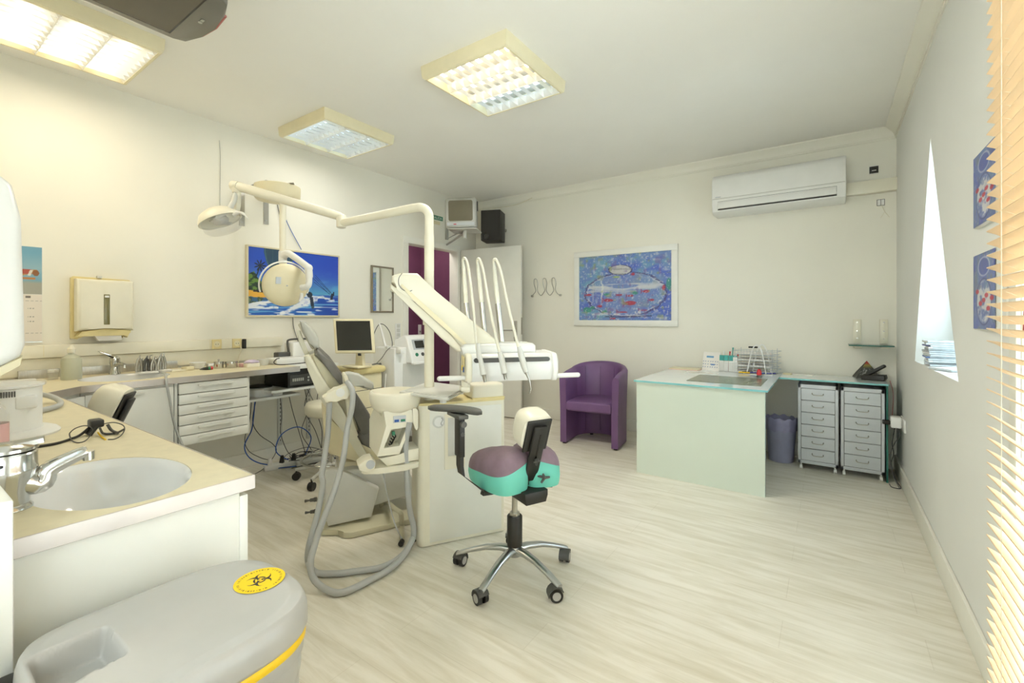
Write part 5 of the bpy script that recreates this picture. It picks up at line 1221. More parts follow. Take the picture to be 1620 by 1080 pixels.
g = G(); g.tube([wl_(158, 677, .03), wl_(163, 685, .006), wl_(175, 686, .004), wl_(186, 684, .004), wl_(196, 679, .02)], .0032, 8, 5); g.tube([wl_(170, 671, .03), wl_(176, 680, .012), wl_(186, 685, .006)], .0042, 8, 5); part('temple', g, 'dark_grey', t)
g = G(); g.tube([wl_(155, 684, .008), wl_(160, 690, .003), wl_(167, 695, .002)], .0024, 6, 4); part('strap', g, 'yellow', t, label='small yellow strap')
# white round corner dispenser at the left edge
t = thing('roll_dispenser', 'large white rounded dispenser hanging at the left edge of the photo', 'dispenser', (-1.62, 0, 1.05))
prof = [(FY, 1.03), (.12, 1.055), (.203, 1.112), (.211, 1.14), (.205, 1.42), (.191, 1.49), (.155, 1.525), (.07, 1.54), (FY, 1.54)]
g = G(); g.prism(prof, -1.80, -1.452, .022, 'x', 4); part('cover', g, 'white_plastic', t, ang=50)
g = G(); g.prism([(FY, 1.012), (.12, 1.037), (.202, 1.094), (.206, 1.116), (.12, 1.060), (FY, 1.035)], -1.795, -1.458, .002, 'x'); part('lower_lip', g, 'cream_warm', t)

# ------------------------------------------------------------------ grey clinical waste bin
bx0, bx1, by0, by1 = -1.035, -.735, .125, .487
def bin_ring(s, z, n=60, ins=0.0):
    cx, cy = (bx0+bx1)/2, (by0+by1)/2; hx, hy = (bx1-bx0)/2*s-ins, (by1-by0)/2*s-ins; out = []
    for k in range(n):
        a = 2*PI*k/n; c, s_ = math.cos(a), math.sin(a); e = .62 if s_ > 0 else .38
        out.append((cx+hx*math.copysign(abs(c)**e, c), cy+hy*math.copysign(abs(s_)**e, s_), z))
    return out
t = thing('clinical_waste_bin', 'grey clinical waste bin with yellow rim and biohazard sticker in the foreground', 'waste bin', ((bx0+bx1)/2, (by0+by1)/2, 0))
g = G(); g.loft([bin_ring(.80, 0), bin_ring(.82, .01), bin_ring(.93, .56), bin_ring(.945, .575), bin_ring(.945, .60), bin_ring(.965, .605), bin_ring(.965, .628)]); part('bin_body', g, 'grey_plastic', t, ang=45)
g = G(); g.loft([bin_ring(.975, .626), bin_ring(.985, .629), bin_ring(.985, .640), bin_ring(.975, .643)]); part('rim_band', g, 'yellow', t, label='yellow rim band')
g = G(); n = 60
rings = [bin_ring(.98, .642), bin_ring(1.0, .646), bin_ring(1.0, .676), bin_ring(.975, .694), bin_ring(.92, .700), bin_ring(.90, .7005), bin_ring(.60, .703)]
g.loft(rings, caps=False)
# top with a recessed grip near the front end
top = bin_ring(.60, .703)
gx0, gx1, gy0, gy1 = -.962, -.850, .175, .230
part('lid', g, 'grey_plastic', t, ang=50) if False else None
cx, cy = (bx0+bx1)/2, (by0+by1)/2
nx_, ny_ = 40, 48; grid = {}
def zt_(x, y):
    z = .703
    u_ = min(max((x-gx0)/.010, 0), 1)*min(max((gx1-x)/.012, 0), 1); v_ = min(max((y-by0-.012)/.012, 0), 1)*min(max((gy1-y)/.010, 0), 1)
    k = min(1, u_*1.0)*min(1, v_*1.0)
    return z-.045*k*k*(3-2*k)
for v in list(g.bm.verts): pass
hx, hy = (bx1-bx0)/2, (by1-by0)/2
g2 = G()
def sqr(u, v, s_):  # square to superellipse mapping
    m = max(abs(u), abs(v)); 
    if m < 1e-9: return (cx, cy)
    a = math.atan2(v, u); c, s0 = math.cos(a), math.sin(a); e = .62 if s0 > 0 else .38
    return (cx+hx*s_*m*math.copysign(abs(c)**e, c), cy+hy*s_*m*math.copysign(abs(s0)**e, s0))
for r_i in range(0, 31):
    pass
rows = []; RN = 62; AN = 180
for i in range(1, RN+1):
    m = .955*i/RN; row = []
    for k in range(AN):
        a = 2*PI*k/AN; c, s0 = math.cos(a), math.sin(a); e = .62 if s0 > 0 else .38
        x = cx+hx*m*math.copysign(abs(c)**e, c); y = cy+hy*m*math.copysign(abs(s0)**e, s0); z = zt_(x, y)-(.004*max(0, (m-.85)/.105))
        row.append(g2.v((x, y, z)))
    rows.append(row)
c0 = g2.v((cx, cy, .703))
for k in range(AN): g2.f([c0, rows[0][k], rows[0][(k+1) % AN]])
for a_, b_ in zip(rows, rows[1:]): g2.bridge(a_, b_)
last = rows[-1]
for s_, z in ((.978, .692), (.995, .680), (1.0, .668), (1.0, .650), (.985, .643), (.90, .641)):
    row = []
    for k in range(AN):
        a = 2*PI*k/AN; c, s0 = math.cos(a), math.sin(a); e = .62 if s0 > 0 else .38
        row.append(g2.v((cx+hx*s_*math.copysign(abs(c)**e, c), cy+hy*s_*math.copysign(abs(s0)**e, s0), z)))
    g2.bridge(last, row); last = row
g2.f(last[::-1]); g.bm.free()
part('lid', g2, 'grey_plastic', t, ang=65)
g = G(); g.box((bx0+.02, by0-.012, .60), (bx0+.07, by0+.012, .665), .006, 3); part('latch', g, 'black', t)
def bio(U, V):
    x = (U-.5)*2; y = (V-.5)*2; r = np.sqrt(x*x+y*y); b = np.zeros(U.shape+(3,)); b[:] = np.array((252, 210, 24.))
    ink = np.zeros_like(r, bool); cut = np.zeros_like(ink)
    q = .0219; zone = np.zeros_like(ink)
    for k in range(3):
        a = PI/2+k*2*PI/3; ca, sa = math.cos(a), math.sin(a)
        d1 = np.sqrt((x-11*q*ca)**2+(y-11*q*sa)**2); d2 = np.sqrt((x-15.6*q*ca)**2+(y-15.6*q*sa)**2)
        ink |= (d1 < 15*q); cut |= (d2 < 11.2*q); zone |= (d2 < 10.2*q)
        al = x*ca+y*sa; cr0 = np.abs(-x*sa+y*ca)
        cut |= (cr0 < 2.6*q) & (al > 20*q); cut |= (cr0 < .8*q) & (al > 0) & (al < 7*q)
    cut |= r < 3*q
    ink = (ink & ~cut) | (zone & (r > 8.3*q) & (r < 11.6*q))
    b = mixc(b, (54, 52, 44), ink*1.0)
    th = np.arctan2(y, x); dash = (np.abs(r-.83) < .045) & (np.sin(th*46)+.6*np.sin(th*23+1.3) > .15) & (np.abs(np.sin(th*1.5+.9)) > .16)
    return mixc(b, (96, 84, 30), dash*.75)
sc = onz(411, 917, .7045); r_ = .043
N_ = 200; vv = []; cc = []; ff = []
for i in range(64):
    rr_ = i/63.0
    for k in range(N_):
        a = 2*PI*k/N_; vv.append((rr_*math.cos(a), rr_*math.sin(a)))
ff = [(i*N_+k, i*N_+(k+1) % N_, (i+1)*N_+(k+1) % N_, (i+1)*N_+k) for i in range(63) for k in range(N_)]
vv = np.array(vv); rot = math.radians(-20); cr_, sr_ = math.cos(-rot), math.sin(-rot)
# the sticker reads upright from the side of the camera
ux = Vector((math.cos(YAW), math.sin(YAW), 0)); uy = Vector((-math.sin(YAW), math.cos(YAW), 0))
rgb = bio(vv[:, 0][None]*.5+.5, vv[:, 1][None]*.5+.5)[0]/255; rgb = np.where(rgb <= .04045, rgb/12.92, ((rgb+.055)/1.055)**2.4)
me = bpy.data.meshes.new('biohazard_sticker'); me.from_pydata([tuple(ux*(a_*r_)+uy*(b_*r_)) for a_, b_ in vv], [], ff)
at = me.color_attributes.new('ink', 'FLOAT_COLOR', 'POINT'); bf = np.ones((len(vv), 4), np.float32); bf[:, :3] = rgb; at.data.foreach_set('color', bf.ravel()); me.materials.append(M['print_ink'])
o = bpy.data.objects.new('biohazard_sticker', me); o.location = (sc.x, sc.y, .7045); finish(o, t); o['label'] = 'round yellow biohazard sticker'

# ================================================================== DENTAL UNIT
def cw(a, b, z=0.0): return RT*a+FW*b+Vector((0, 0, z))             # sideways, forward of the viewer
DU = Vector((.5167, .8565, 0)).normalized(); DW = Vector((-DU.y, DU.x, 0)); DO = Vector((-1.749, 1.658, 0))
DX = axes(DO, DU, DW, (0, 0, 1))
def uw(px, py, wn):                                                  # (u, z) of a measured point on the plane w = wn
    r = ray(px, py); t = ((DO+DW*wn)-CO).dot(DW)/r.dot(DW); p = CO+r*t; return ((p-DO).dot(DU), p.z)
def poly(pts, wn): return [uw(x, y, wn) for x, y in pts]

# ---- console
t = thing('unit_console', 'tall cream service cabinet of the dental unit with a round grey vent', 'dental cabinet', tuple(DO+DU*.24))
g = G(DX); r = .035; w1 = .19; L = .487
pl = []
for cx_, cy_, a0 in ((L-.012, .012, -PI/2), (L-.012, w1-.012, 0), (r, w1-r, PI/2), (r, r, PI)):
    rr_ = .012 if cx_ > .3 else r
    for k in range(6): a = a0+PI/2*k/5; pl.append((cx_+rr_*math.cos(a), cy_+rr_*math.sin(a)))
g.prism(pl, .004, .742, axis='z'); part('body', g, 'cream', t)
g = G(DX)
pl2 = [(x*1.004-.001, y+(.0025 if y > .1 else -.0025)) for x, y in pl]; g.prism(pl2, .738, .750, .003, 'z'); part('top_trim', g, 'cream_yellow', t)
g = G(DX); g.box((.060, -.0022, .020), (L-.020, .004, .715), .002, 2); part('front_panel', g, 'door_white', t)
g = G(DX); g.box((.30, .01, .748), (L, w1-.005, .832), .014, 3); part('upper_box', g, 'cream', t)
g = G(DX); g.box((.30, .004, .742), (L+.002, .02, .758), .003, 2); part('box_trim', g, 'cream_yellow', t)
u_, z_ = uw(694, 667, -.003)
g = G(DX); g.cyl((u_, -.002, z_), (u_, -.007, z_), .033, n=32); v_ = part('vent', g, 'light_grey', t)
g = G(DX); g.cyl((u_, -.007, z_), (u_, -.0085, z_), .024, n=32); part('dial_face', g, 'white_plastic', v_)
g = G(DX)
for k in range(7): g.box((u_+.012+.004*math.sin(k), -.0098, z_+.018-k*.006), (u_+.019+.004*math.sin(k), -.0082, z_+.0205-k*.006))
part('grille_marks', g, 'dark_grey', v_)
a_ = uw(703, 655, 0); b_ = uw(735, 738, 0)
g = G(DX); g.box((a_[0], -.006, b_[1]), (b_[0], -.002, a_[1]), .001, 1); n_ = part('niche_frame', g, 'cream', t)
g = G(DX); g.box((a_[0]+.018, -.0075, b_[1]+.07), (b_[0]-.02, -.0055, a_[1]-.02)); part('niche', g, 'light_grey', n_)
g = G(DX); c_ = uw(723, 717, 0); g.box((c_[0]-.006, -.030, c_[1]-.012), (c_[0]+.012, -.007, c_[1]+.006), .003); g.cyl((c_[0]-.004, -.018, c_[1]+.006), (c_[0]-.010, -.018, c_[1]+.03), .003, n=8); part('tap_handle', g, 'black', n_)

# ---- cuspidor
t = thing('spittoon_unit', 'cream spittoon bowl on a tapering housing with blue and green buttons', 'spittoon', tuple(DO-DU*.12+Vector((0, 0, .38))))
wf = -.03; wb = .17
g = G(DX)
P0 = poly([(607, 651), (652, 648), (653, 666), (632, 718), (597, 722), (611, 674)], wf)
outer = P0
# housing: front shape pulled back, widened a little to the rear
ring_f = [Vector((x, wf, z)) for x, z in P0]; ring_b = [Vector((x-(.015 if i in (0, 4, 5) else 0), wb, z) ) for i, (x, z) in enumerate(P0)]
ring_b[5].x = ring_b[4].x; ring_b[4].x -= 0
# window hole in the front face
hole = poly([(619, 679), (644, 675.5), (632, 705), (607, 709)], wf)
of = [g.v(p) for p in ring_f]; ob_ = [g.v(p) for p in ring_b]; hf = [g.v((x, wf, z)) for x, z in hole]; hb = [g.v((x+.005, wf+.10, z)) for x, z in hole]
g.bridge(of, ob_); g.f(ob_[::-1])
g.f([of[0], of[1], of[2], hf[1], hf[0], of[5]]); g.f([of[2], of[3], hf[2], hf[1]]); g.f([of[3], of[4], hf[3], hf[2]]); g.f([of[4], of[5], hf[0], hf[3]])
g.bridge(hf, hb); g.f(hb)
part('housing', g, 'cream', t, ang=25)
g = G(DX)
for k in range(6):
    a = uw(622-k*2, 684+k*4, wf+.05); g.tube([(a[0], wf+.03+.01*math.sin(k), a[1]), (a[0]+.012, wf+.05, a[1]-.02), (a[0]-.004, wf+.045, a[1]-.04)], .0032, 6, 4)
part('inner_tubes', g, 'black', t)
g = G(DX); a = uw(622, 684, wf+.03); g.box((a[0]-.006, wf+.02, a[1]-.012), (a[0]+.008, wf+.04, a[1]+.006)); part('green_valve', g, 'green', t, label='small green valve')
a = uw(622, 658, wf); b = uw(642, 667, wf)
g = G(DX); g.box((a[0], wf-.004, b[1]), (b[0], wf, a[1]), .001, 1); k_ = part('control_panel', g, 'silver_paint', t)
for m_, dx in (('blue', .006), ('green', .037)):
    g = G(DX); g.box((a[0]+dx, wf-.007, b[1]+.004), (a[0]+dx+.022, wf-.003, b[1]+.016), .001, 1); part('button', g, m_, k_, label=m_+' button')
cb = uw(626, 617, .07); bc = DX @ Vector((cb[0], .07, .70))
g = G(); R0 = .133
g.lathe([(.085, .010), (.10, .018), (.122, .040), (R0-.002, .075), (R0, .105), (R0-.004, .118), (R0-.012, .120), (R0-.020, .108), (.10, .06), (.05, .04), (.01, .036)], bc, 48, capt=True); part('bowl', g, 'cream', t, ang=60)
g = G(); g.lathe([(.07, -.022), (.078, -.005), (.092, .012)], bc, 40); part('bowl_base', g, 'cream', t)
for k, (px, py) in enumerate(((605, 613), (625, 612))):
    q = K(px, py+4, 2.52); g = G(); g.cyl(q, q+Vector((0, 0, .016)), .006, n=10); part('nozzle', g, 'gold', t, label='brass nozzle')
g = G(DX); pr = poly([(651, 645), (657, 644), (661, 649), (661, 676), (658, 680), (655, 676), (652, 668)], wf+.02); g.prism(pr, wf+.0, wf+.05, .006, 'y'); part('side_hook', g, 'cream', t)
t = thing('support_arm', 'cream carrying arm under the spittoon joining chair and console', 'support arm', tuple(DO-DU*.15+Vector((0, 0, .3))))
g = G(DX); g.prism(poly([(598, 723), (634, 719), (641, 711), (662, 708), (662, 727), (632, 732), (612, 737)], -.01), -.02, .13, .006, 'y'); part('upper_arm', g, 'cream', t)
g = G(DX); g.prism(poly([(571, 741), (600, 739), (632, 735), (662, 729), (662, 739), (640, 743), (600, 748), (576, 750), (571, 747)], -.02), -.035, .11, .008, 'y'); part('lower_arm', g, 'cream', t)
a = uw(585.5, 733, -.03)
g = G(DX); g.prism(poly([(566, 735), (578, 726), (588, 724), (594, 730), (592, 743), (580, 747), (568, 743)], -.03), -.045, .06, .008, 'y'); part('joint_housing', g, 'cream', t)
g = G(DX); g.cyl((a[0], -.05, a[1]), (a[0], -.044, a[1]), .021, n=24); part('joint_cap', g, 'silver_paint', t)

# ---- tray and lamp pole
t = thing('instrument_tray', 'cream instrument tray on a short post over the dental console', 'tray', tuple(onz(690, 620, .81)))
zt = .818
cr = [onz(632, 619, zt), onz(678, 603, zt), onz(733, 610, zt), onz(735, 617, zt), onz(709, 630, zt), onz(698, 629.5, zt)]
g = G(); g.prism([(p.x, p.y) for p in cr], zt-.012, zt, .003, 'z'); part('tray_plate', g, 'light_grey', t)
c_ = sum((p for p in cr), Vector())/len(cr); c_.z = 0
g = G(); g.prism([tuple((Vector((p.x, p.y, 0))*.86+c_*.14)[:2]) for p in cr], zt, zt+.003, .001, 'z'); part('mat', g, 'light_grey', t)
g = G(); g.tube([onz(710, 629, zt), onz(722, 624, zt+.002), onz(734, 616, zt+.004)], .006, 10, 4); part('rail', g, 'chrome', t)
q = onz(701, 637, .75); g = G(); g.cyl((q.x, q.y, .75), (q.x, q.y, zt-.012), .018, n=20); part('post', g, 'white_plastic', t)

PP = DX @ Vector((uw(679, 600, .11)[0], .11, .75)); ztop = CO.z+(PP-CO).dot(FW)*(502-338)/720
t = thing('surgery_lamp', 'round surgery lamp with clear shield on a long cream jointed arm and pole', 'surgery lamp', tuple(PP))
tp = (PP-CO).dot(FW)
J1 = K(540, 353, 2.86); J1b = K(537, 345, 2.86)
g = G(); g.cyl(PP, PP+Vector((0, 0, .90)), .0265, n=28); g.cyl(PP+Vector((0, 0, .87)), (PP.x, PP.y, ztop-.06), .0245, n=28); part('pole', g, 'cream', t)
ez = K(655, 322, tp); top = Vector((PP.x, PP.y, ztop))
hd = (J1-Vector((PP.x, PP.y, J1.z))); hd.z = 0; hd.normalize()
zt2 = CO.z+tp*(502-325)/720
pts = [Vector((PP.x, PP.y, ztop-.07)), Vector((PP.x, PP.y, ztop-.02))]
for k in range(1, 8):
    a = PI/2*k/8; pts.append(Vector((PP.x, PP.y, ztop-.02))+hd*(.085*(1-math.cos(a)))+Vector((0, 0, .065*math.sin(a))))
pts.append(Vector((PP.x, PP.y, ztop+.045))+hd*.12); pts.append(J1+Vector((0, 0, .0)))
g = G(); g.chain(pts, .0245, 20); part('bent_tube', g, 'cream', t)
g = G(); g.chain([J1-Vector((0, 0, .032)), J1-Vector((0, 0, .026)), J1+Vector((0, 0, .03)), J1+Vector((0, 0, .050)), J1+Vector((0, 0, .056))], [.018, .029, .030, .027, .016], 24); part('elbow_joint', g, 'cream', t)
E2 = K(378, 295, 2.92); J2 = J1+Vector((0, 0, .040))
g = G(); g.chain([J2, J2.lerp(E2, .08), J2.lerp(E2, .93), E2], [.024, .027, .030, .030], 20); part('spring_arm', g, 'cream', t)
g = G(); g.chain([E2, K(368, 293, 2.93)], [.033, .030], 20); g.ball(K(372, 293, 2.92), .034, 16, 1, 1, .8); q = K(374, 302, 2.92); g.cyl(q+Vector((0, 0, .03)), q+Vector((0, 0, -.012)), .028, .024, 20); part('end_joint', g, 'cream', t)
def lamp_frame(c, ax, up):
    ax = Vector(ax).normalized(); x = Vector(up).cross(ax).normalized(); y = ax.cross(x).normalized(); return axes(c, x, y, ax)
HC = K(349, 350, 2.90)
HX = lamp_frame(HC, cw(.42, .10, -.88), cw(1, 0, .45))
t2 = t
g = G(); g.chain([K(374, 304, 2.92), K(370, 318, 2.90), K(362, 332, 2.88), K(346, 342, 2.84), K(341, 341, 2.83)], [.016, .016, .016, .015, .012], 14); part('yoke', g, 'light_grey', t2)
g = G(); g.chain([K(377, 304, 2.92), K(376, 325, 2.94), K(373, 341, 2.94)], [.018, .018, .016], 12); part('yoke', g, 'cream', t2)
g = G(HX); g.lathe([(.02, -.085), (.07, -.078), (.115, -.055), (.140, -.015), (.143, .0), (.138, .0), (.132, -.012), (.10, -.045), (.03, -.062)], (0, 0, 0), 40, capt=True, sy=.86); part('reflector_shell', g, 'cream', t2, ang=60)
g = G(HX); g.lathe([(.055, -.045), (.075, -.01), (.06, .01), (.02, .014)], (0, 0, 0), 30, sy=.6); g.box((-.10, -.016, .0), (.10, .016, .010), .003); part('bulb_guard', g, 'brushed', t2)
g = G(HX); g.lathe([(.128, -.004), (.125, .045), (.110, .062), (.06, .067), (.01, .068)], (0, 0, 0), 40, capb=False, capt=True, sy=.86); part('clear_shield', g, 'clear_plastic', t2, ang=60)
g = G(); q = K(370, 340, 2.86); g.chain(smooth([q, q+cw(.03, -.01, .012), q+cw(.07, -.02, .005), q+cw(.105, -.03, -.03)], 5), [.012]*6+[.008]*6+[.004]*4, 12); part('grip', g, 'white_plastic', t2)

# ---- hanging lamp on the left wall bracket
CC = Vector((-3.50, 1.85, 2.105))
q = K(447.3, 330, 3.46); t = thing('hanging_lamp', 'round cream surgery lamp seen from behind, hanging on a pole from a drum canopy', 'surgery lamp', tuple(CC))
g = G(); g.lathe([(.10, -.004), (.150, .0), (.160, .012), (.163, .103), (.155, .108)], CC, 48); part('drum', g, 'cream_warm', t, ang=50)
g = G(); g.prism([(-.19, -.02), (-.05, -.10), (.19, .02), (.05, .12)], 2.2135, 2.2165, axis='z')
for v in g.bm.verts: v.co += Vector((CC.x, CC.y, 0))
part('mount_plate', g, 'steel', t)
px_ = 447.3; q = onz(px_, 318, 2.115); tp2 = 3.46; q = K(px_, 330, tp2)
zb2 = CO.z+tp2*(502-404)/720
g = G(); g.cyl((q.x, q.y, zb2), (q.x, q.y, 2.107), .0235, n=24); g.lathe([(.035, -.01), (.045, 0)], (q.x, q.y, 2.10), 24); part('pole', g, 'cream', t)
e0 = K(448, 409, tp2); 
g = G(); g.cyl(Vector((q.x, q.y, zb2-.06)), Vector((q.x, q.y, zb2+.03)), .029, n=24); g.chain(smooth([Vector((q.x, q.y, zb2-.03))+Vector((0, 0, .02)), K(455, 401, tp2-.03), K(465, 406, tp2-.08), K(488, 423, tp2-.18)], 6), [.028]*8+[.024]*11, 18); part('upper_arm', g, 'white_plastic', t)
g = G(); g.ball(K(488, 424, tp2-.18), .030, 16); g.chain(smooth([K(488, 424, tp2-.18), K(489, 440, tp2-.19), K(487, 452, tp2-.2), K(477, 455, tp2-.19)], 5), [.026]*5+[.022]*11, 16); part('lower_arm', g, 'white_plastic', t)
DC = K(452, 451, tp2-.16)
LXF = lamp_frame(DC, cw(.64, -.75, -.16), (0, 0, 1))
g = G(LXF); g.lathe([(.09, -.105), (.125, -.095), (.142, -.07), (.148, -.02), (.150, -.012)], (0, 0, 0), 48); part('reflector_ring', g, 'cream_warm', t, ang=60)
g = G(LXF); g.lathe([(.150, -.014), (.156, -.006), (.154, .008), (.143, .020), (.10, .030), (.03, .034), (.001, .035)], (0, 0, 0), 48); b_ = part('back_cover', g, 'cream_warm', t, ang=60)
g = G(LXF); g.cyl((.0, 0, .033), (0, 0, .038), .006, n=12); part('screw', g, 'steel', b_)
g = G(LXF); g.box((-.075, .010, .0315), (-.040, .060, .0345), .001, 1); part('type_plate', g, 'silver_paint', b_)
g = G(LXF); g.chain([(.168*math.cos(a), .168*math.sin(a), -.025) for a in np.linspace(-.35, PI+.35, 30)], .006, 10); part('yoke_ring', g, 'white_plastic', t)
g = G(); g.cyl(Vector((q.x, q.y, zb2-.10)), Vector((q.x, q.y, zb2-.05)), .019, .026, 20); part('swivel', g, 'cream', t)
for px, py in ((434, 468), (477, 470)):
    a = K(px, py, tp2-.18); g = G(); g.chain([a+Vector((0, 0, .03)), a, a+cw(-.012, -.01, -.03)], [.010, .014, .008], 12); part('grip', g, 'white_plastic', t)

# ---- dental chair (side view plane of the unit)
wn, wfar = .40, .86
t = thing('dental_chair', 'reclined dental chair with grey padding and cream shell', 'dental chair', tuple(DO-DU*.3+DW*.6))
g = G(DX); g.prism(poly([(497.4, 560), (515.6, 578.5), (539, 607), (562, 646), (570, 684), (557, 679), (541.5, 650), (526, 624), (510, 600), (489, 563)], wn), wn+.015, wfar-.03, .020, 'y', 3); part('back_shell', g, 'chair_shell', t, ang=50)
g = G(DX); g.prism(poly([(502, 554), (507, 555), (526, 573), (541.5, 594), (559.6, 616), (585.6, 656), (589, 685), (575, 690), (567, 684), (560, 648), (538, 609), (515, 580), (498, 561)], wn), wn+.005, wfar, .018, 'y', 3); part('back_cushion', g, 'chair_vinyl', t, ang=50)
g = G(DX); g.prism(poly([(480.6, 563), (489.6, 560), (510, 597), (526, 621), (541.5, 647), (557, 676), (582, 722), (590, 738), (577, 741), (570, 726), (546.7, 687), (526, 662), (505, 627), (487, 585)], wn-.03), wn-.05, wn+.02, .010, 'y', 3); part('back_frame', g, 'chair_frame', t, ang=50)
g = G(DX); g.prism(poly([(474, 507), (484, 510), (497, 524), (505, 538), (505, 549), (498, 553), (490, 543), (478, 524)], wn+.1), wn+.08, wfar-.12, .016, 'y', 3); h_ = part('headrest', g, 'pad_grey', t, ang=50)
g = G(DX); g.prism(poly([(469, 522), (475, 523), (482, 543), (487, 555), (494, 566), (486, 570), (480, 558), (472, 540)], wn+.1), wn+.12, wn+.16, .005, 'y', 2); g.prism(poly([(471, 514), (474, 511), (497, 548), (496, 554), (492, 551)], wn+.1), wn+.14, wn+.24, .004, 'y', 2); part('headrest_arm', g, 'chair_frame', h_)
g = G(DX); pr = poly([(562, 684), (590, 684), (640, 690), (700, 694), (735, 700), (735, 716), (650, 722), (600, 718), (572, 705)], wn+.0); g.prism(pr, wn+.02, wfar, .020, 'y', 3); part('seat_cushion', g, 'chair_vinyl', t, ang=50)
g = G(DX); pr = poly([(511, 655), (516, 650), (545, 690), (575, 700), (640, 722), (720, 726), (720, 745), (600, 742), (541, 724), (522, 720), (515, 710)], wn+.02); g.prism(pr, wn+.03, wfar-.04, .020, 'y', 3); part('seat_underbody', g, 'cream_warm', t, ang=50)
g = G(DX); g.prism(poly([(541.5, 589), (552, 587), (567, 590), (589, 604), (590, 612), (585, 615), (572.6, 612), (559.6, 604), (543, 604)], wn-.04), wn-.10, wn-.02, .015, 'y', 3); part('armrest', g, 'pad_grey', t, ang=50)
g = G(DX); a = uw(545, 592, wn-.04); b = uw(553, 660, wn-.04); c = uw(563, 690, wn-.04); g.chain([(a[0], wn-.055, a[1]), (a[0]+.005, wn-.055, a[1]-.05), (b[0], wn-.05, b[1]), (c[0], wn-.03, c[1])], .014, 12); part('armrest_post', g, 'chair_frame', t)
g = G(DX); a = uw(560, 725, wn+.2); g.prism([(a[0]-.10, .16), (a[0]+.16, .16), (a[0]+.20, a[1]), (a[0]-.08, a[1]+.02)], wn+.10, wfar-.12, .02, 'y'); part('column', g, 'cream_warm', t)
g = G(DX); g.prism(poly([(514, 745), (524, 741), (540, 744), (600, 773), (588, 818), (519, 833), (513, 815)], .36), .36, .42, .010, 'y', 3); part('base_cover', g, 'light_grey', t, ang=50)
g = G(DX); pr = poly([(535, 745), (560, 741), (648, 746), (656, 765), (652, 782), (600, 795), (560, 810), (528, 810)], .44); g.prism(pr, .425, .72, .015, 'y', 3); part('lift_housing', g, 'light_grey', t, ang=50)
pts = [onz(504, 825, .035), onz(504, 838, .035), onz(535, 837, .035), onz(543, 842, .035), onz(556, 842, .035), onz(660, 818, .035), onz(664, 792, .035), onz(560, 775, .035), onz(512, 790, .035)]
g = G(); g.prism([(p.x, p.y) for p in pts], .002, .035, .006, 'z'); part('floor_plate', g, 'chair_shell', t)
for px, py in ((497, 789.5), (497.5, 808)):
    q = K(px+4, py, 2.50); g = G(); d = cw(-1, -.1, -.12).normalized()
    g.chain([q, q+d*.014], .012, 10); g.chain([q+d*.012, q+d*.035], [.010, .009], 10); g.chain([q+d*.035, q+d*.045, q+d*.062], [.004, .005, .008], 10); part('hose_connector', g, 'dark_grey', t)
t = thing('foot_tube', 'beige bent tube running from under the chair to the console', 'tube', tuple(onz(630, 845, 0)))
g = G(); g.tube([onz(600, 800, .05), onz(612, 800, .05)+Vector((0, 0, .02)), K(626, 805, 2.50), K(634, 812, 2.46), onz(636, 830, .016), onz(636, 852, .016)], .013, 12, 6); part('tube', g, 'chair_shell', t)
g = G(); q = onz(636, 856, .02); g.cyl(q, q+cw(.0, -.03, 0), .014, n=14); part('open_end', g, 'black', t)

# ---- assistant's hose holder and hoses
wh = .24
t = thing('hose_holder', 'cream holder bar gripping two grey suction hoses beside the backrest', 'hose holder', tuple(DX @ Vector((uw(535, 620, wh)[0], wh, uw(535, 620, wh)[1]))))
g = G(DX); g.prism(poly([(510, 628), (514, 625), (520, 623), (528, 614), (545, 611), (554.5, 606), (558, 609), (560, 617), (556, 622), (547, 628), (542, 633), (532, 632), (519, 637), (514, 636)], wh), wh-.02, wh+.06, .008, 'y', 3); part('holder_bar', g, 'cream', t, ang=50)
g = G(DX); a = uw(538, 620, wh); g.cyl((a[0], wh-.028, a[1]), (a[0], wh-.018, a[1]), .022, n=20); part('cap', g, 'white_plastic', t)
g = G(DX); a = uw(544, 592, wh+.05); b = uw(551, 609, wh); g.chain([(a[0], wh+.09, a[1]), (a[0]+.005, wh+.04, a[1]-.01), (b[0], wh+.02, b[1])], [.010, .012, .012], 12); part('link', g, 'chair_frame', t)
def tf(py, z=.012): return (HCAM-z)*720/(py-502.0)
hg = 'grey suction hoses looping over the floor'
sA = [(521, 630, 2.44), (521, 640, 2.44), (518.5, 687, 2.42), (513, 726, 2.38), (509, 752, 2.34), (511, 765, 2.32), (506, 795, 2.27), (499, 826, 2.22), (489, 862, 2.16), (487.5, 888, None), (499, 905, None), (531, 907, None), (562, 903.5, None), (603, 897, None), (633, 881, None), (651, 857, 2.36), (654.6, 836, 2.38), (648.5, 807, 2.36), (644.5, 770, 2.34), (643.5, 740, 2.33), (642, 700, 2.32), (648, 668, 2.31)]
sB = [(549, 604, 2.44), (555, 612, 2.42), (558, 622, 2.41), (556.5, 646, 2.40), (549.5, 677, 2.38), (545, 713, 2.34), (539.5, 740, 2.30), (527, 781, 2.22), (509, 828, 2.14), (496.6, 866, 2.06), (491, 893, 2.02), (499, 919, 2.0), (525, 936, None), (548, 935, None), (582, 919, None), (615, 901, None), (637, 880, None), (648, 862, 2.30), (652, 852, 2.36)]
for pts, lb in ((sA, 'grey suction hose reaching from the left of the holder up to the spittoon'), (sB, 'grey suction hose hanging from the right of the holder, forming the lowest floor loop')):
    W_ = [K(x, y, (tt if tt else tf(y, .017))) for x, y, tt in pts]
    for q in W_: q.z = max(q.z, .017)
    g = G(); g.tube(W_, .0145, 12, 6); solo('suction_hose', g, 'hose_grey', lb, 'hose', hg)
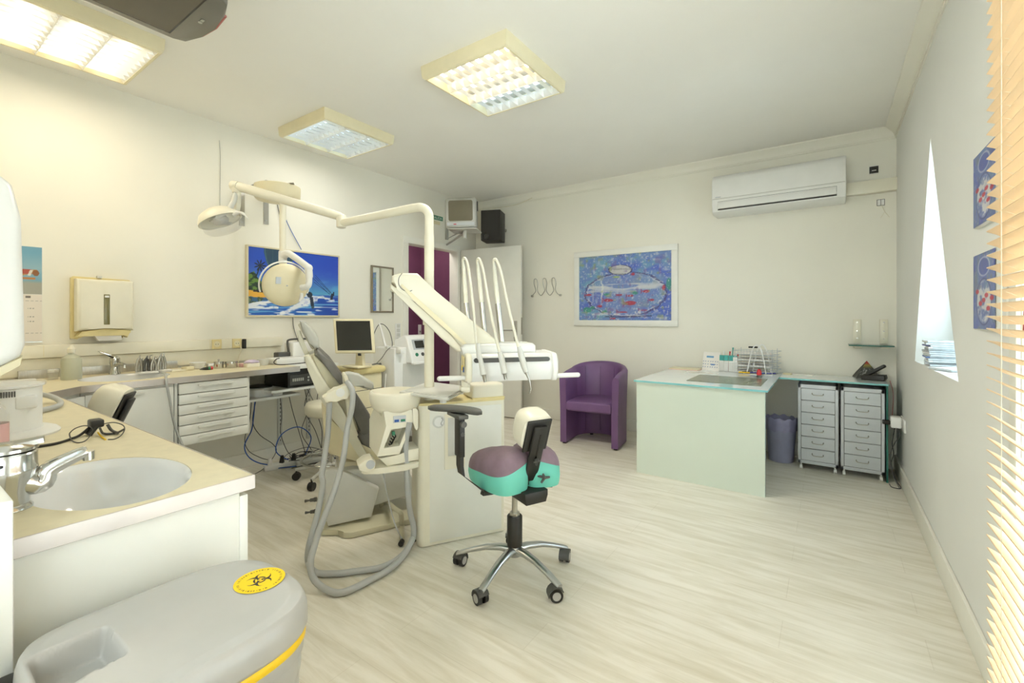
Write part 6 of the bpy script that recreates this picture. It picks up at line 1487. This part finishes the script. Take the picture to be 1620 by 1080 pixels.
cable('thin_hose', [K(606, 748, 2.50), K(611, 775, 2.46), K(618, 805, 2.44), K(626, 832, 2.42), K(636, 853, 2.42)], .0035, 'hose_grey', 'thin grey hose dropping from the carrying arm to the floor', 'hose')
t = thing('floor_connector', 'black tipped clear hose fitting on the floor against the console', 'hose fitting', tuple(onz(655, 855, 0)))
g = G(); g.chain([onz(650, 860, .012), onz(657, 855, .018), onz(664, 851, .024)], .005, 8); g.ball(onz(666, 850, .024), .013, 12); part('fitting', g, 'black', t)
g = G(); g.chain([onz(655, 849, .02), onz(666, 842, .03)], [.007, .011], 10); part('clear_tip', g, 'clear_plastic', t)

# ---- balanced beam and instrument table
TU = cw(.970, .242).normalized(); TW = Vector((-TU.y, TU.x, 0)); TO = K(742, 608, 2.22); zT = TO.z
TX = axes((TO.x, TO.y, 0), TU, TW, (0, 0, 1))
def tw(px, py, wn_):
    r = ray(px, py); o = Vector((TO.x, TO.y, 0))+TW*wn_; tt = (o-CO).dot(TW)/r.dot(TW); p = CO+r*tt; return ((p-Vector((TO.x, TO.y, 0))).dot(TU), p.z)
def tp_(pts, wn_): return [tw(x, y, wn_) for x, y in pts]
t = thing('balance_arm', 'sloping cream beam carrying the instrument table past the lamp pole', 'balance arm', tuple(K(700, 490, 2.36)))
wb_ = .10
g = G(TX); g.prism(tp_([(620, 436), (634, 431.5), (660, 432), (667, 439), (690, 461), (735, 498), (785, 537), (790, 556), (735, 556), (700, 515), (660, 480), (632, 455), (619, 447)], wb_), wb_-.01, wb_+.10, .016, 'y', 3); part('upper_beam', g, 'cream', t, ang=50)
g = G(TX); g.prism(tp_([(617.5, 448), (631, 457), (660, 482), (700, 517), (740, 556), (724, 556), (700, 536), (650, 487), (628, 463), (617, 458)], wb_), wb_+.005, wb_+.075, .006, 'y', 2); part('lower_beam', g, 'cream', t, ang=50)
g = G(TX); g.prism(tp_([(633, 452), (636, 449), (662, 473), (700, 507), (738, 543), (735, 547), (697, 514), (660, 481)], wb_-.01), wb_-.015, wb_-.005, .002, 'y', 2); part('side_groove', g, 'cream_warm', t)
sm = tp_([(636, 432), (631, 440), (631, 450), (637, 458), (646, 461), (652, 459)], wb_-.012)
g = G(TX); g.tube([(x, wb_-.0125, z) for x, z in sm], .0016, 6, 5); part('seam', g, 'dark_grey', t)
g = G(); bb = K(628, 458, 2.42); g.cyl(Vector((PP.x, PP.y, 0))+Vector((0, 0, 1.16)), Vector((PP.x, PP.y, 0))+Vector((0, 0, 1.20)), .034, n=24); part('pole_collar', g, 'cream', t)
t = thing('instrument_table', 'white instrument delivery table with three standing hose arms and side handles', 'instrument table', tuple(TX @ Vector((.22, .1, zT))))
W_ = .445; zf = tw(742, 561, 0)[1]
g = G(TX)
prof = [(0.012, zT+.010), (.0, zT+.03), (-.012, zT+.06), (-.010, zT+.105), (0.0, zf-.02), (.012, zf-.004), (.03, zf), (.18, zf+.004), (.185, zf-.02), (.18, zT+.02), (.15, zT)]
g.prism(prof, .012, W_-.018, .004, 'x', 2); part('body', g, 'white_plastic', t, ang=50)
for x0_, x1_, m_ in ((-.014, .016, 'cream'), (W_-.022, W_+.012, 'white_plastic')):
    pr2 = [(y_+(-.006 if y_ < .1 else .004), z__+(-.004 if z__ < zT+.05 else .003)) for y_, z__ in prof]
    g = G(TX); g.prism(pr2, x0_, x1_, .010, 'x', 3); part('end_cap', g, m_, t, ang=50)
a = tw(744, 572.5, -.01); b = tw(871, 566, -.01)
g = G(TX); zc = (a[1]+b[1])/2+.001
rr2 = []
xs0, xs1, hh_ = .022, W_-.035, .011
for cx_, a0 in ((xs1-hh_, -PI/2), (xs0+hh_, PI/2)):
    for k in range(9): aa = a0+PI*k/8; rr2.append((cx_+hh_*math.cos(aa), zc+hh_*math.sin(aa)))
g.prism(rr2, -.0155, -.002, axis='y'); part('slot', g, 'dark_grey', t, label='dark grey instrument slot')
g = G(TX); g.prism([(-.02, zf-.004), (W_-.085, zf-.004), (W_-.085, zf+.036), (W_-.10, zf+.048), (-.01, zf+.048), (-.03, zf+.03)], .06, .165, .012, 'y', 3); part('rear_ledge', g, 'white_plastic', t, ang=50)
g = G(TX); g.box((.03, .10, zf+.046), (W_-.12, .145, zf+.054), .003, 2); part('hinge_bar', g, 'light_grey', t)
for px0, px1, py, lb in ((692, 738, 599, None), (874, 917, 594, None)):
    a = tw(px0, py, .04); b = tw(px1, py, .04); g = G(TX); xa, xb = (a[0], -.01) if px0 < 800 else (W_, b[0]); zz_ = a[1]
    n = 10; s_ = -1 if px0 < 800 else 1
    pts = [(xa+.010 if px0 < 800 else xa, .04, zz_), (xb if px0 < 800 else xb-.010, .04, zz_)]
    g.cyl(pts[0], pts[1], .0125, n=20); g.ball(pts[0] if px0 < 800 else pts[1], .0125, 14); part('side_handle', g, 'white_plastic', t)
a = tw(733, 571, .0)
g = G(TX); g.box((-.021, .03, zT+.085), (-.0175, .12, zf-.012), .001, 1); k_ = part('side_label', g, 'cream_yellow', t)
g = G(TX); g.box((-.0235, .035, zT+.055), (-.0195, .06, zT+.08), .001, 1); part('blue_sticker', g, 'blue', k_, label='small blue sticker')
g = G(TX); g.box((-.0235, .075, zT+.06), (-.0195, .10, zT+.085), .001, 1); part('yellow_sticker', g, 'yellow', k_, label='small yellow sticker')
g = G(TX); q = tw(738, 608, .1); g.cyl((.0, .11, .82), (.0, .11, zT+.02), .022, n=20); g.box((-.03, .085, .825), (.02, .14, .85), .008); part('mount_knuckle', g, 'cream', t)
arms = [((743, 541), (737.5, 479), (733.5, 420), (732.5, 411), (736, 409), (741, 424), (748, 480), (754, 545), (757, 562)),
        ((768, 541), (762, 478), (756, 420), (755, 412), (758.5, 410), (765, 430), (773, 478), (784, 530), (791, 560)),
        ((794, 541), (787.5, 480), (782, 422), (781, 413), (785, 411), (793, 432), (803, 480), (814, 525), (822, 556))]
for k, A in enumerate(arms):
    D0 = 2.40; f_ = [K(A[i][0], A[i][1], D0) for i in range(3)]
    g = G(); g.cyl(f_[0], f_[1], .0145, n=18); w_ = part('whip_rod', g, 'steel', t, label='steel hose guide rod')
    g = G(); g.chain([f_[1], f_[1].lerp(f_[2], .5), K(A[2][0], A[2][1], D0)], [.0125, .0115, .009], 14); part('whip_tip', g, 'hose_cream', w_)
    pth = [K(A[2][0], A[2][1], D0), K(A[3][0], A[3][1], D0-.01), K(A[4][0], A[4][1], D0-.03), K(A[5][0], A[5][1], D0-.05), K(A[6][0], A[6][1], D0-.10), K(A[7][0], A[7][1], D0-.16), K(A[8][0], A[8][1], D0-.20)]
    g = G(); g.tube(pth, .0072, 10, 6); part('instrument_hose', g, 'hose_cream', t)
hp = [[((756.5, 543), .008), ((757.5, 560), .010), ((758.5, 565), .011), ((760, 568), .009), ((765, 592), .013), ((766, 594), .009), ((767.5, 604), .006)],
      [((790, 556), .008), ((793, 564), .012), ((797, 583), .012), ((798, 590), .012), ((798.5, 592), .007), ((800, 600), .006)],
      [((821, 548), .008), ((824, 560), .012), ((829, 578), .013), ((832, 588), .010), ((834, 592), .006), ((838, 603), .003), ((840, 615), .0025), ((838, 622), .002)]]
hlab = ['drill handpiece resting in the slot of the instrument table, left of three', 'drill handpiece resting in the slot of the instrument table, middle of three', 'scaler handpiece with a thin bent tip in the slot, right of three']
for k, H in enumerate(hp):
    P_ = [K(x, y, 2.17) for (x, y), r in H]; R_ = [r*1.22 for _, r in H]
    tt = thing('handpiece', hlab[k], 'handpiece', tuple(P_[-1]), 'handpieces on the instrument table')
    n1 = len(P_)-2 if k < 2 else 4
    g = G(); g.chain(P_[:n1], R_[:n1], 16); part('handle', g, 'light_grey', tt)
    g = G(); g.chain(P_[n1-1:], [r*.96 for r in R_[n1-1:]], 14); part('tip', g, 'steel', tt, label='steel tip')

# ================================================================== SADDLE STOOL
def stool(cx, cy, yaw_f, seat_dz, lab, arm=True, group=None, base_rot=0.0, cat='stool', lean=20):
    # yaw_f: heading vector (Vector) the sitter faces
    f = yaw_f.normalized(); r_ = Vector((f.y, -f.x, 0)); X = axes((cx, cy, 0), r_, f, (0, 0, 1))
    t = thing('saddle_stool', lab, cat, (cx, cy, 0), group)
    # five star base
    g = G(); C0 = Vector((cx, cy, 0)); dirs = []
    for k in range(5):
        a = base_rot+2*PI*k/5; dirs.append(Vector((math.cos(a), math.sin(a), 0)))
    g.lathe([(.030, .085), (.034, .09), (.034, .135), (.028, .14)], C0, 24)
    for d in dirs:
        s_ = Vector((-d.y, d.x, 0)); rings = []
        for q, zc_, w_, h_ in ((.02, .112, .024, .020), (.07, .116, .021, .016), (.14, .108, .018, .013), (.21, .088, .017, .011), (.265, .068, .017, .010), (.285, .060, .015, .009)):
            c_ = C0+d*q+Vector((0, 0, zc_)); rings.append([c_+s_*(w_*math.cos(a))+Vector((0, 0, h_*math.sin(a))) for a in np.linspace(0, 2*PI, 13)[:-1]])
        g.loft(rings)
    part('star_base', g, 'alu', t, ang=60)
    for i, d in enumerate(dirs):
        c_ = C0+d*.275; a2 = .6+i*1.1; hd_ = Vector((math.cos(a2), math.sin(a2), 0)); sd = Vector((-hd_.y, hd_.x, 0)); o_ = c_+hd_*.012+Vector((0, 0, .028))
        g = G()
        for s_ in (-1, 1):
            g.cyl(o_+sd*(.008*s_), o_+sd*(.024*s_), .028, n=24)
        g.chain([c_+Vector((0, 0, .03)), c_+Vector((0, 0, .068))], .006, 8)
        hood = []
        k_ = part('castor', g, 'black', t)
        g = G()
        for s_ in (-1, 1): g.cyl(o_+sd*(.0235*s_), o_+sd*(.0255*s_), .018, n=20)
        part('wheel_disc', g, 'grey_plastic', k_)
        g = G(); hr = []
        for a in np.linspace(.15*PI, 1.05*PI, 8):
            c3 = o_+hd_*(-.031*math.cos(a))+Vector((0, 0, .031*math.sin(a))); hr.append([c3+sd*w_+(c3-o_).normalized()*e for w_, e in ((-.024, 0), (.024, 0), (.024, .004), (-.024, .004))])
        g.loft(hr); part('hood', g, 'dark_grey', k_)
    sz = seat_dz
    g = G(); g.lathe([(.030, .13), (.036, .132), (.036, .268), (.033, .272)], C0, 24); part('column_cover', g, 'black', t)
    g = G(); g.lathe([(.024, .270), (.024, .285)], C0, 20); g.lathe([(.013, .28), (.013, .40+sz)], C0, 20); part('gas_piston', g, 'steel', t)
    g = G(X); g.prism([(-.05, .390), (.05, .390), (.06, .42), (.06, .443), (-.06, .443), (-.06, .42)], -.19, .09, .006, 'y')
    for v in g.bm.verts: v.co.z += sz
    part('tilt_mechanism', g, 'black', t)
    g = G(X); g.cyl((.02, -.02, .41+sz), (.14, -.06, .405+sz), .005, n=8); g.chain([(.13, -.058, .405+sz), (.165, -.07, .402+sz)], .009, 8); part('lever', g, 'black', t)
    for s_ in (-1, 1):
        N = 48; ang_ = math.radians(9)*s_
        def o2(th, f__):
            c, s0 = math.cos(th), math.sin(th); x = .088*f__*math.copysign(abs(c)**.62, c); y = .165*f__*math.copysign(abs(s0)**.66, s0)
            if y < 0: x *= 1+.12*(-y/.178)
            else: x *= 1-.18*(y/.178)
            xr, yr = x*math.cos(ang_)+y*math.sin(ang_), -x*math.sin(ang_)+y*math.cos(ang_)
            return s_*.100+xr, yr-.0
        def zb_(x, y):                                               # where teal side meets purple top
            inn = max(0, 1-abs(x)/.19); return .512+sz+.045*inn*min(1, max(0, (-y+.05)/.2))+.02*inn-.02*max(0, y/.18)
        ths = [2*PI*k/N for k in range(N)]
        ring = lambda f__, zf_: [(o2(th, f__)[0], o2(th, f__)[1], zf_(*o2(th, f__))) for th in ths]
        bot = lambda x, y: .438+sz+.45*(max(0, y-.02)**2)*2.2
        g = G(X); g.loft([ring(.86, lambda x, y: bot(x, y)-.002), ring(.975, lambda x, y: bot(x, y)), ring(1.0, lambda x, y: bot(x, y)+.014), ring(1.02, lambda x, y: (bot(x, y)+zb_(x, y))/2), ring(1.0, lambda x, y: zb_(x, y)-.004), ring(.97, lambda x, y: zb_(x, y)+.001)]); part('seat_side', g, 'teal', t, label='teal seat side', ang=60)
        g = G(X); rg = [ring(1.004, lambda x, y: zb_(x, y)-.004)]
        for f__, dz in ((.985, .014), (.94, .032), (.85, .050), (.68, .064), (.45, .073), (.2, .077), (.03, .078)):
            rg.append(ring(f__, lambda x, y, dz=dz: zb_(x, y)+dz))
        g.loft(rg); part('seat_top', g, 'seat_purple', t, label='dull purple seat top', ang=60)
    g = G(X); g.box((-.012, -.12, .45+sz), (.012, .12, .51+sz), .004); part('centre_bridge', g, 'black', t)
    # backrest: cushion, plate, slotted upright
    bz = sz; tilt = Matrix.Rotation(math.radians(lean), 4, 'X')
    BXm = X @ Matrix.Translation((0, -.185, .70+bz)) @ tilt
    g = G(BXm); rings = []
    for y_, s2 in ((-.005, .90), (-.002, 1.0), (.035, 1.04), (.075, .98), (.10, .80), (.112, .50), (.115, .1)):
        rings.append([(.072*s2*math.copysign(abs(math.cos(a))**.6, math.cos(a)), y_, .085*s2*math.copysign(abs(math.sin(a))**.6, math.sin(a))) for a in np.linspace(0, 2*PI, 41)[:-1]])
    g.loft(rings); part('back_cushion', g, 'cream', t, ang=60, label='cream back cushion')
    g = G(BXm); g.box((-.062, -.016, -.085), (.062, -.004, .068), .014, 3); part('back_plate', g, 'black', t)
    g = G(BXm); g.box((-.034, -.034, -.23), (.034, -.020, .045), .006, 2); u_ = part('slotted_upright', g, 'black', t)
    g = G(BXm); g.box((-.004, -.0352, -.115), (.004, -.0338, .010)); part('slot', g, 'black_gloss', u_)
    g = G(BXm); g.cyl((0, -.034, -.115), (0, -.050, -.115), .006, n=10); g.box((-.018, -.052, -.119), (.018, -.046, -.111), .002); g.box((-.004, -.052, -.135), (.004, -.046, -.100), .002); part('wing_screw', g, 'dark_grey', u_)
    g = G(BXm); g.cyl((.030, -.034, -.205), (.050, -.060, -.200), .006, n=10)
    for q in range(3):
        a = q*2*PI/3; g.chain([(.050, -.062, -.2), (.050+.026*math.cos(a), -.064, -.2+.026*math.sin(a))], [.007, .005], 8)
    part('star_knob', g, 'dark_grey', t)
    if arm:
        g = G(X)
        def sl(pts, w_): g.loft([[(p[0]+dx*p[3], p[1]+w_*sy_, p[2]+dx*p[4]) for dx, sy_ in ((-.008, -1), (.008, -1), (.008, 1), (-.008, 1))] for p in pts])
        sl([(-.05, -.04, .422+sz, 0, 1), (-.15, -.04, .422+sz, 0, 1), (-.19, -.04, .424+sz, .3, .9)], .015)
        part('arm_bar', g, 'black', t)
        g = G(X); sl([(-.175, -.04, .425+sz, .2, -.9), (-.285, -.03, .52+sz, .9, -.6), (-.292, -.03, .56+sz, 1, 0), (-.292, -.03, .66+sz, 1, 0)], .022); part('arm_bracket', g, 'black', t)
        g = G(X); g.box((-.306, -.058, .60+sz), (-.280, .000, .775+sz), .005, 2); part('arm_post', g, 'black', t)
        g = G(X); g.box((-.315, -.07, .765+sz-.0), (-.268, .065, .783+sz), .005, 2); g.cyl((-.292, -.075, .745+sz), (-.292, -.05, .745+sz), .013, n=14); g.cyl((-.292, -.062, .70+sz), (-.292, -.052, .70+sz), .009, n=14); part('arm_adjuster', g, 'dark_grey', t)
        g = G(X); rings = []
        for q in np.linspace(-1, 1, 15):
            w_ = .034*(1-abs(q)**6)**.5+.002; yy = q*.135; xo = -.29-.03*q*q+.01*q; zc2 = .80+sz
            rings.append([(xo+w_*math.cos(a), yy, zc2+(.014*math.sin(a) if math.sin(a) > 0 else .016*math.sin(a))*(1-.5*abs(q)**8)) for a in np.linspace(0, 2*PI, 21)[:-1]])
        PR = Matrix.Translation((-.292, 0, 0)) @ Matrix.Rotation(math.radians(40), 4, 'Z') @ Matrix.Translation((.292, 0, 0))
        g.loft([[PR @ Vector(p_) for p_ in r__] for r__ in rings]); part('arm_pad', g, 'dark_grey', t, ang=60)
    return t
c0 = cw(.0125, 2.14)
stool(c0.x, c0.y, cw(-.50, .86), 0.0, 'saddle stool with teal and purple split seat and a black armrest', True, None, math.radians(96)+YAW)
f3 = cw(-.90, -.35).normalized(); c1 = K(186, 643, 2.2)+f3*.17
stool(c1.x, c1.y, f3, .075, 'second saddle stool, only its cream back cushion showing over the near worktop', False, lean=24)

# ---- round stool behind the dental chair
c2 = cw((524-810)/720*3.40, 3.40)
t = thing('round_stool', 'round cream stool with chrome foot ring behind the dental chair', 'stool', (c2.x, c2.y, 0))
C0 = Vector((c2.x, c2.y, 0))
g = G(); g.lathe([(.10, .475), (.165, .480), (.182, .50), (.184, .545), (.168, .572), (.10, .582), (.01, .584)], C0, 40); part('seat', g, 'chair_frame', t, ang=60)
g = G(); g.lathe([(.06, .46), (.11, .475)], C0, 24); g.lathe([(.022, .10), (.022, .46)], C0, 20); part('column', g, 'chrome', t)
g = G()
ringp = [C0+Vector((.205*math.cos(a), .205*math.sin(a), .150)) for a in np.linspace(0, 2*PI, 41)]; g.chain(ringp, .010, 10, caps=False)
for k in range(4): a = k*PI/2+.3; g.cyl(C0+Vector((.02*math.cos(a), .02*math.sin(a), .165)), C0+Vector((.2*math.cos(a), .2*math.sin(a), .150)), .006, n=8)
part('foot_ring', g, 'chrome', t)
g = G(); A0 = YAW+PI+.15
for k in range(5):
    a = A0+2*PI*k/5; d = Vector((math.cos(a), math.sin(a), 0)); g.chain([C0+d*.02+Vector((0, 0, .11)), C0+d*.25+Vector((0, 0, .075))], [.018, .012], 10)
part('star_base', g, 'light_grey', t)
for k in range(5):
    a = A0+2*PI*k/5; d = Vector((math.cos(a), math.sin(a), 0)); s_ = Vector((-d.y, d.x, 0)); c_ = C0+d*.245
    g = G(); g.cyl(c_-s_*.018+Vector((0, 0, .028)), c_+s_*.018+Vector((0, 0, .028)), .028, n=20); g.cyl(c_+Vector((0, 0, .03)), c_+Vector((0, 0, .08)), .007, n=8); part('castor', g, 'black', t)

# ---- monitor cart
t = thing('monitor_cart', 'yellowed cream equipment cart under the flat monitor by the left wall', 'cart', (-3.29, 2.40, 0))
kx0, kx1, ky0, ky1 = -3.44, -3.12, 2.26, 2.585
g = G(); g.box((kx0+.02, ky0+.02, .07), (kx1-.02, ky1-.02, .735), .02, 3); part('body', g, 'cream_warm', t)
g = G(); g.box((kx0, ky0, .735), (kx1+.01, ky1, .79), .025, 4); part('top', g, 'cream_yellow', t)
g = G(); g.box((kx0+.06, ky0+.04, .788), (kx1-.03, ky1-.03, .796), .004, 2); part('keyboard_area', g, 'cream_warm', t)
g = G(); g.box((kx1-.13, ky0+.06, .795), (kx1-.05, ky0+.20, .802), .003, 2); part('keypad', g, 'silver_paint', t)
g = G(); g.tube([(kx1-.06, ky1-.10, .80), (kx1-.045, ky1-.06, .806), (kx1-.05, ky1-.035, .80)], .006, 8, 4); g.ball((kx1-.04, ky1-.03, .80), .012, 10); part('mouse', g, 'dark_grey', t)
g = G()
for z in (.60, .45, .30): g.box((kx1-.0205, ky0+.03, z), (kx1-.0185, ky1-.03, z+.004))
part('drawer_gap', g, 'gap_dark', t)
for x in (kx0+.05, kx1-.05):
    for y in (ky0+.05, ky1-.05): g = G(); g.cyl((x-.012, y, .03), (x+.012, y, .03), .03, n=16); g.cyl((x, y, .03), (x, y, .08), .008, n=8); part('castor', g, 'black', t)
g = G(); g.chain([(kx1+.008, ky1-.01, .72), (kx1+.01, ky1-.015, .66), (kx1+.0, ky1-.03, .50)], .005, 8); solo('probe_wire', g, 'white_plastic', 'white probe lead hanging at the right side of the yellowed cart', 'cable')
MC = K(560, 531, 3.66); ms = 3.66/720
MXf = axes(MC, cw(.985, .17), cw(-.17*.95, .985*.95, .20), (0, 0, 1))
xv = cw(.99, .12).normalized(); zv = cw(-.12, .16, .97).normalized(); yv = zv.cross(xv).normalized(); MXf = axes(MC, xv, yv, zv)
t = thing('flat_monitor', 'square flat monitor with a cream bezel and dark screen on the cart', 'monitor', (MC.x, MC.y, .797))
hw, hh = 30.5*ms, 27.5*ms
g = G(MXf); g.box((-hw, 0, -hh), (hw, .035, hh), .008, 3); g.box((-hw*.7, .03, -hh*.7), (hw*.7, .06, hh*.7), .01, 2); part('bezel', g, 'frame_cream', t)
g = G(MXf); g.box((-hw+.022, -.002, -hh+.022), (hw-.022, .004, hh-.018)); part('screen', g, 'screen_dark', t)
g = G(); g.prism([(MC.x-.05+.0, .798), (MC.x+.05, .798), (MC.x+.035, .95), (MC.x-.035, .95)], MC.y+.045, MC.y+.075, .006, 'y'); g.box((MC.x-.10, MC.y-.04, .797), (MC.x+.10, MC.y+.10, .812), .006, 3); part('stand', g, 'frame_cream', t)
g = G(MXf); g.box((.02, -.004, -hh-.022), (.045, .012, -hh-.002), .003); part('camera_clip', g, 'black', t)

# ---- white laser cabinet with slanted display
t = thing('laser_cabinet', 'tall white medical cabinet with a slanted display head before the purple doorway', 'medical device', (-3.16, 2.80, 0))
lx0, lx1, ly0, ly1 = -3.32, -3.03, 2.60, 2.97
g = G(); g.box((lx0, ly0, .05), (lx1, ly1, .94), .010, 3); part('body', g, 'white_plastic', t)
g = G(); g.box((lx1-.001, ly0+.09, .10), (lx1+.003, ly1-.02, .80), .002, 1); part('front_panel', g, 'light_grey', t)
hx0 = lx1-.06
g = G(); g.prism([(lx1-.16, .80), (lx1+.07, .80), (lx1+.07, .83), (lx1+.0, 1.035), (lx1-.03, 1.045), (lx1-.16, 1.0)], ly0+.13, ly1+.02, .012, 'y', 3); h_ = part('display_head', g, 'white_plastic', t)
pA = Vector((lx1+.07, 0, .83)); pB = Vector((lx1, 0, 1.035)); dv = (pB-pA); nv = Vector((dv.z, 0, -dv.x)).normalized()
def face_box(y0_, y1_, s0, s1, m_, nm, lbl=None, rnd=False):
    g = G(); q = [pA+dv*s0, pA+dv*s1]
    if rnd:
        c_ = pA+dv*((s0+s1)/2)+Vector((0, (y0_+y1_)/2, 0)); g.cyl(c_, c_+nv*.006, (y1_-y0_)/2, n=18)
    else:
        A = [q[0]+Vector((0, y0_, 0)), q[0]+Vector((0, y1_, 0)), q[1]+Vector((0, y1_, 0)), q[1]+Vector((0, y0_, 0))]; g.loft([[p+nv*.0 for p in A], [p+nv*.003 for p in A]])
    return part(nm, g, m_, h_, lbl)
ya, yb = ly0+.13, ly1+.02
face_box(ya+.05, yb-.05, .42, .85, 'silver_paint', 'screen_surround'); 
g = G(); A = [pA+dv*s+Vector((0, y, 0))+nv*.0035 for s, y in ((.48, ya+.075), (.48, yb-.08), (.79, yb-.08), (.79, ya+.075))]; g.loft([A, [p+nv*.001 for p in A]]); part('screen', g, 'screen_dark', h_)
for y, m_ in ((ya+.055, 'green'), (ya+.125, 'dark_grey'), (ya+.195, 'red')): face_box(y, y+.032, .14, .28, m_, 'button', {'green': 'green button', 'dark_grey': 'dark button', 'red': 'red button'}[m_], True)
g = G(); g.box((lx1+.04, ya+.01, .790), (lx1+.085, yb-.01, .812), .006, 3); part('grip_bar', g, 'white_plastic', t)
for x, y in ((lx0+.05, ly0+.05), (lx1-.05, ly0+.05), (lx0+.05, ly1-.05), (lx1-.05, ly1-.05)): g = G(); g.cyl((x-.012, y, .025), (x+.012, y, .025), .025, n=16); g.cyl((x, y, .025), (x, y, .055), .01, n=8); part('castor', g, 'black', t)
t_ = 3.95
t = thing('fibre_arm', 'slim white fibre boom with a thin looping lead above the white cabinet', 'boom', tuple(K(612, 552, t_)))
g = G(); g.chain([K(612, 553, t_), K(610, 549, t_), K(601, 514, t_-.02), K(600, 511, t_-.02)], [.013, .012, .008, .004], 12); part('boom', g, 'white_plastic', t)
g = G(); g.ball(K(613, 549, t_-.02), .016, 12); g.chain([K(616, 550, t_-.02), K(626, 549, t_-.05), K(634, 554, t_-.08)], .010, 10); part('joint', g, 'light_grey', t)
g = G(); g.box(K(633, 555, t_-.08)+Vector((-.03, -.02, -.02)), K(633, 555, t_-.08)+Vector((.03, .03, .02)), .006, 2); part('lead_clamp', g, 'white_plastic', t)
g = G(); g.tube([K(590, 534, t_), K(594, 522, t_), K(600, 513, t_-.02), K(608, 514, t_), K(616, 524, t_), K(620, 538, t_), K(620, 548, t_), K(613, 553, t_-.1), K(604, 566, t_-.2), K(594, 576, t_-.28)], .0032, 8, 6); part('lead', g, 'dark_grey', t)
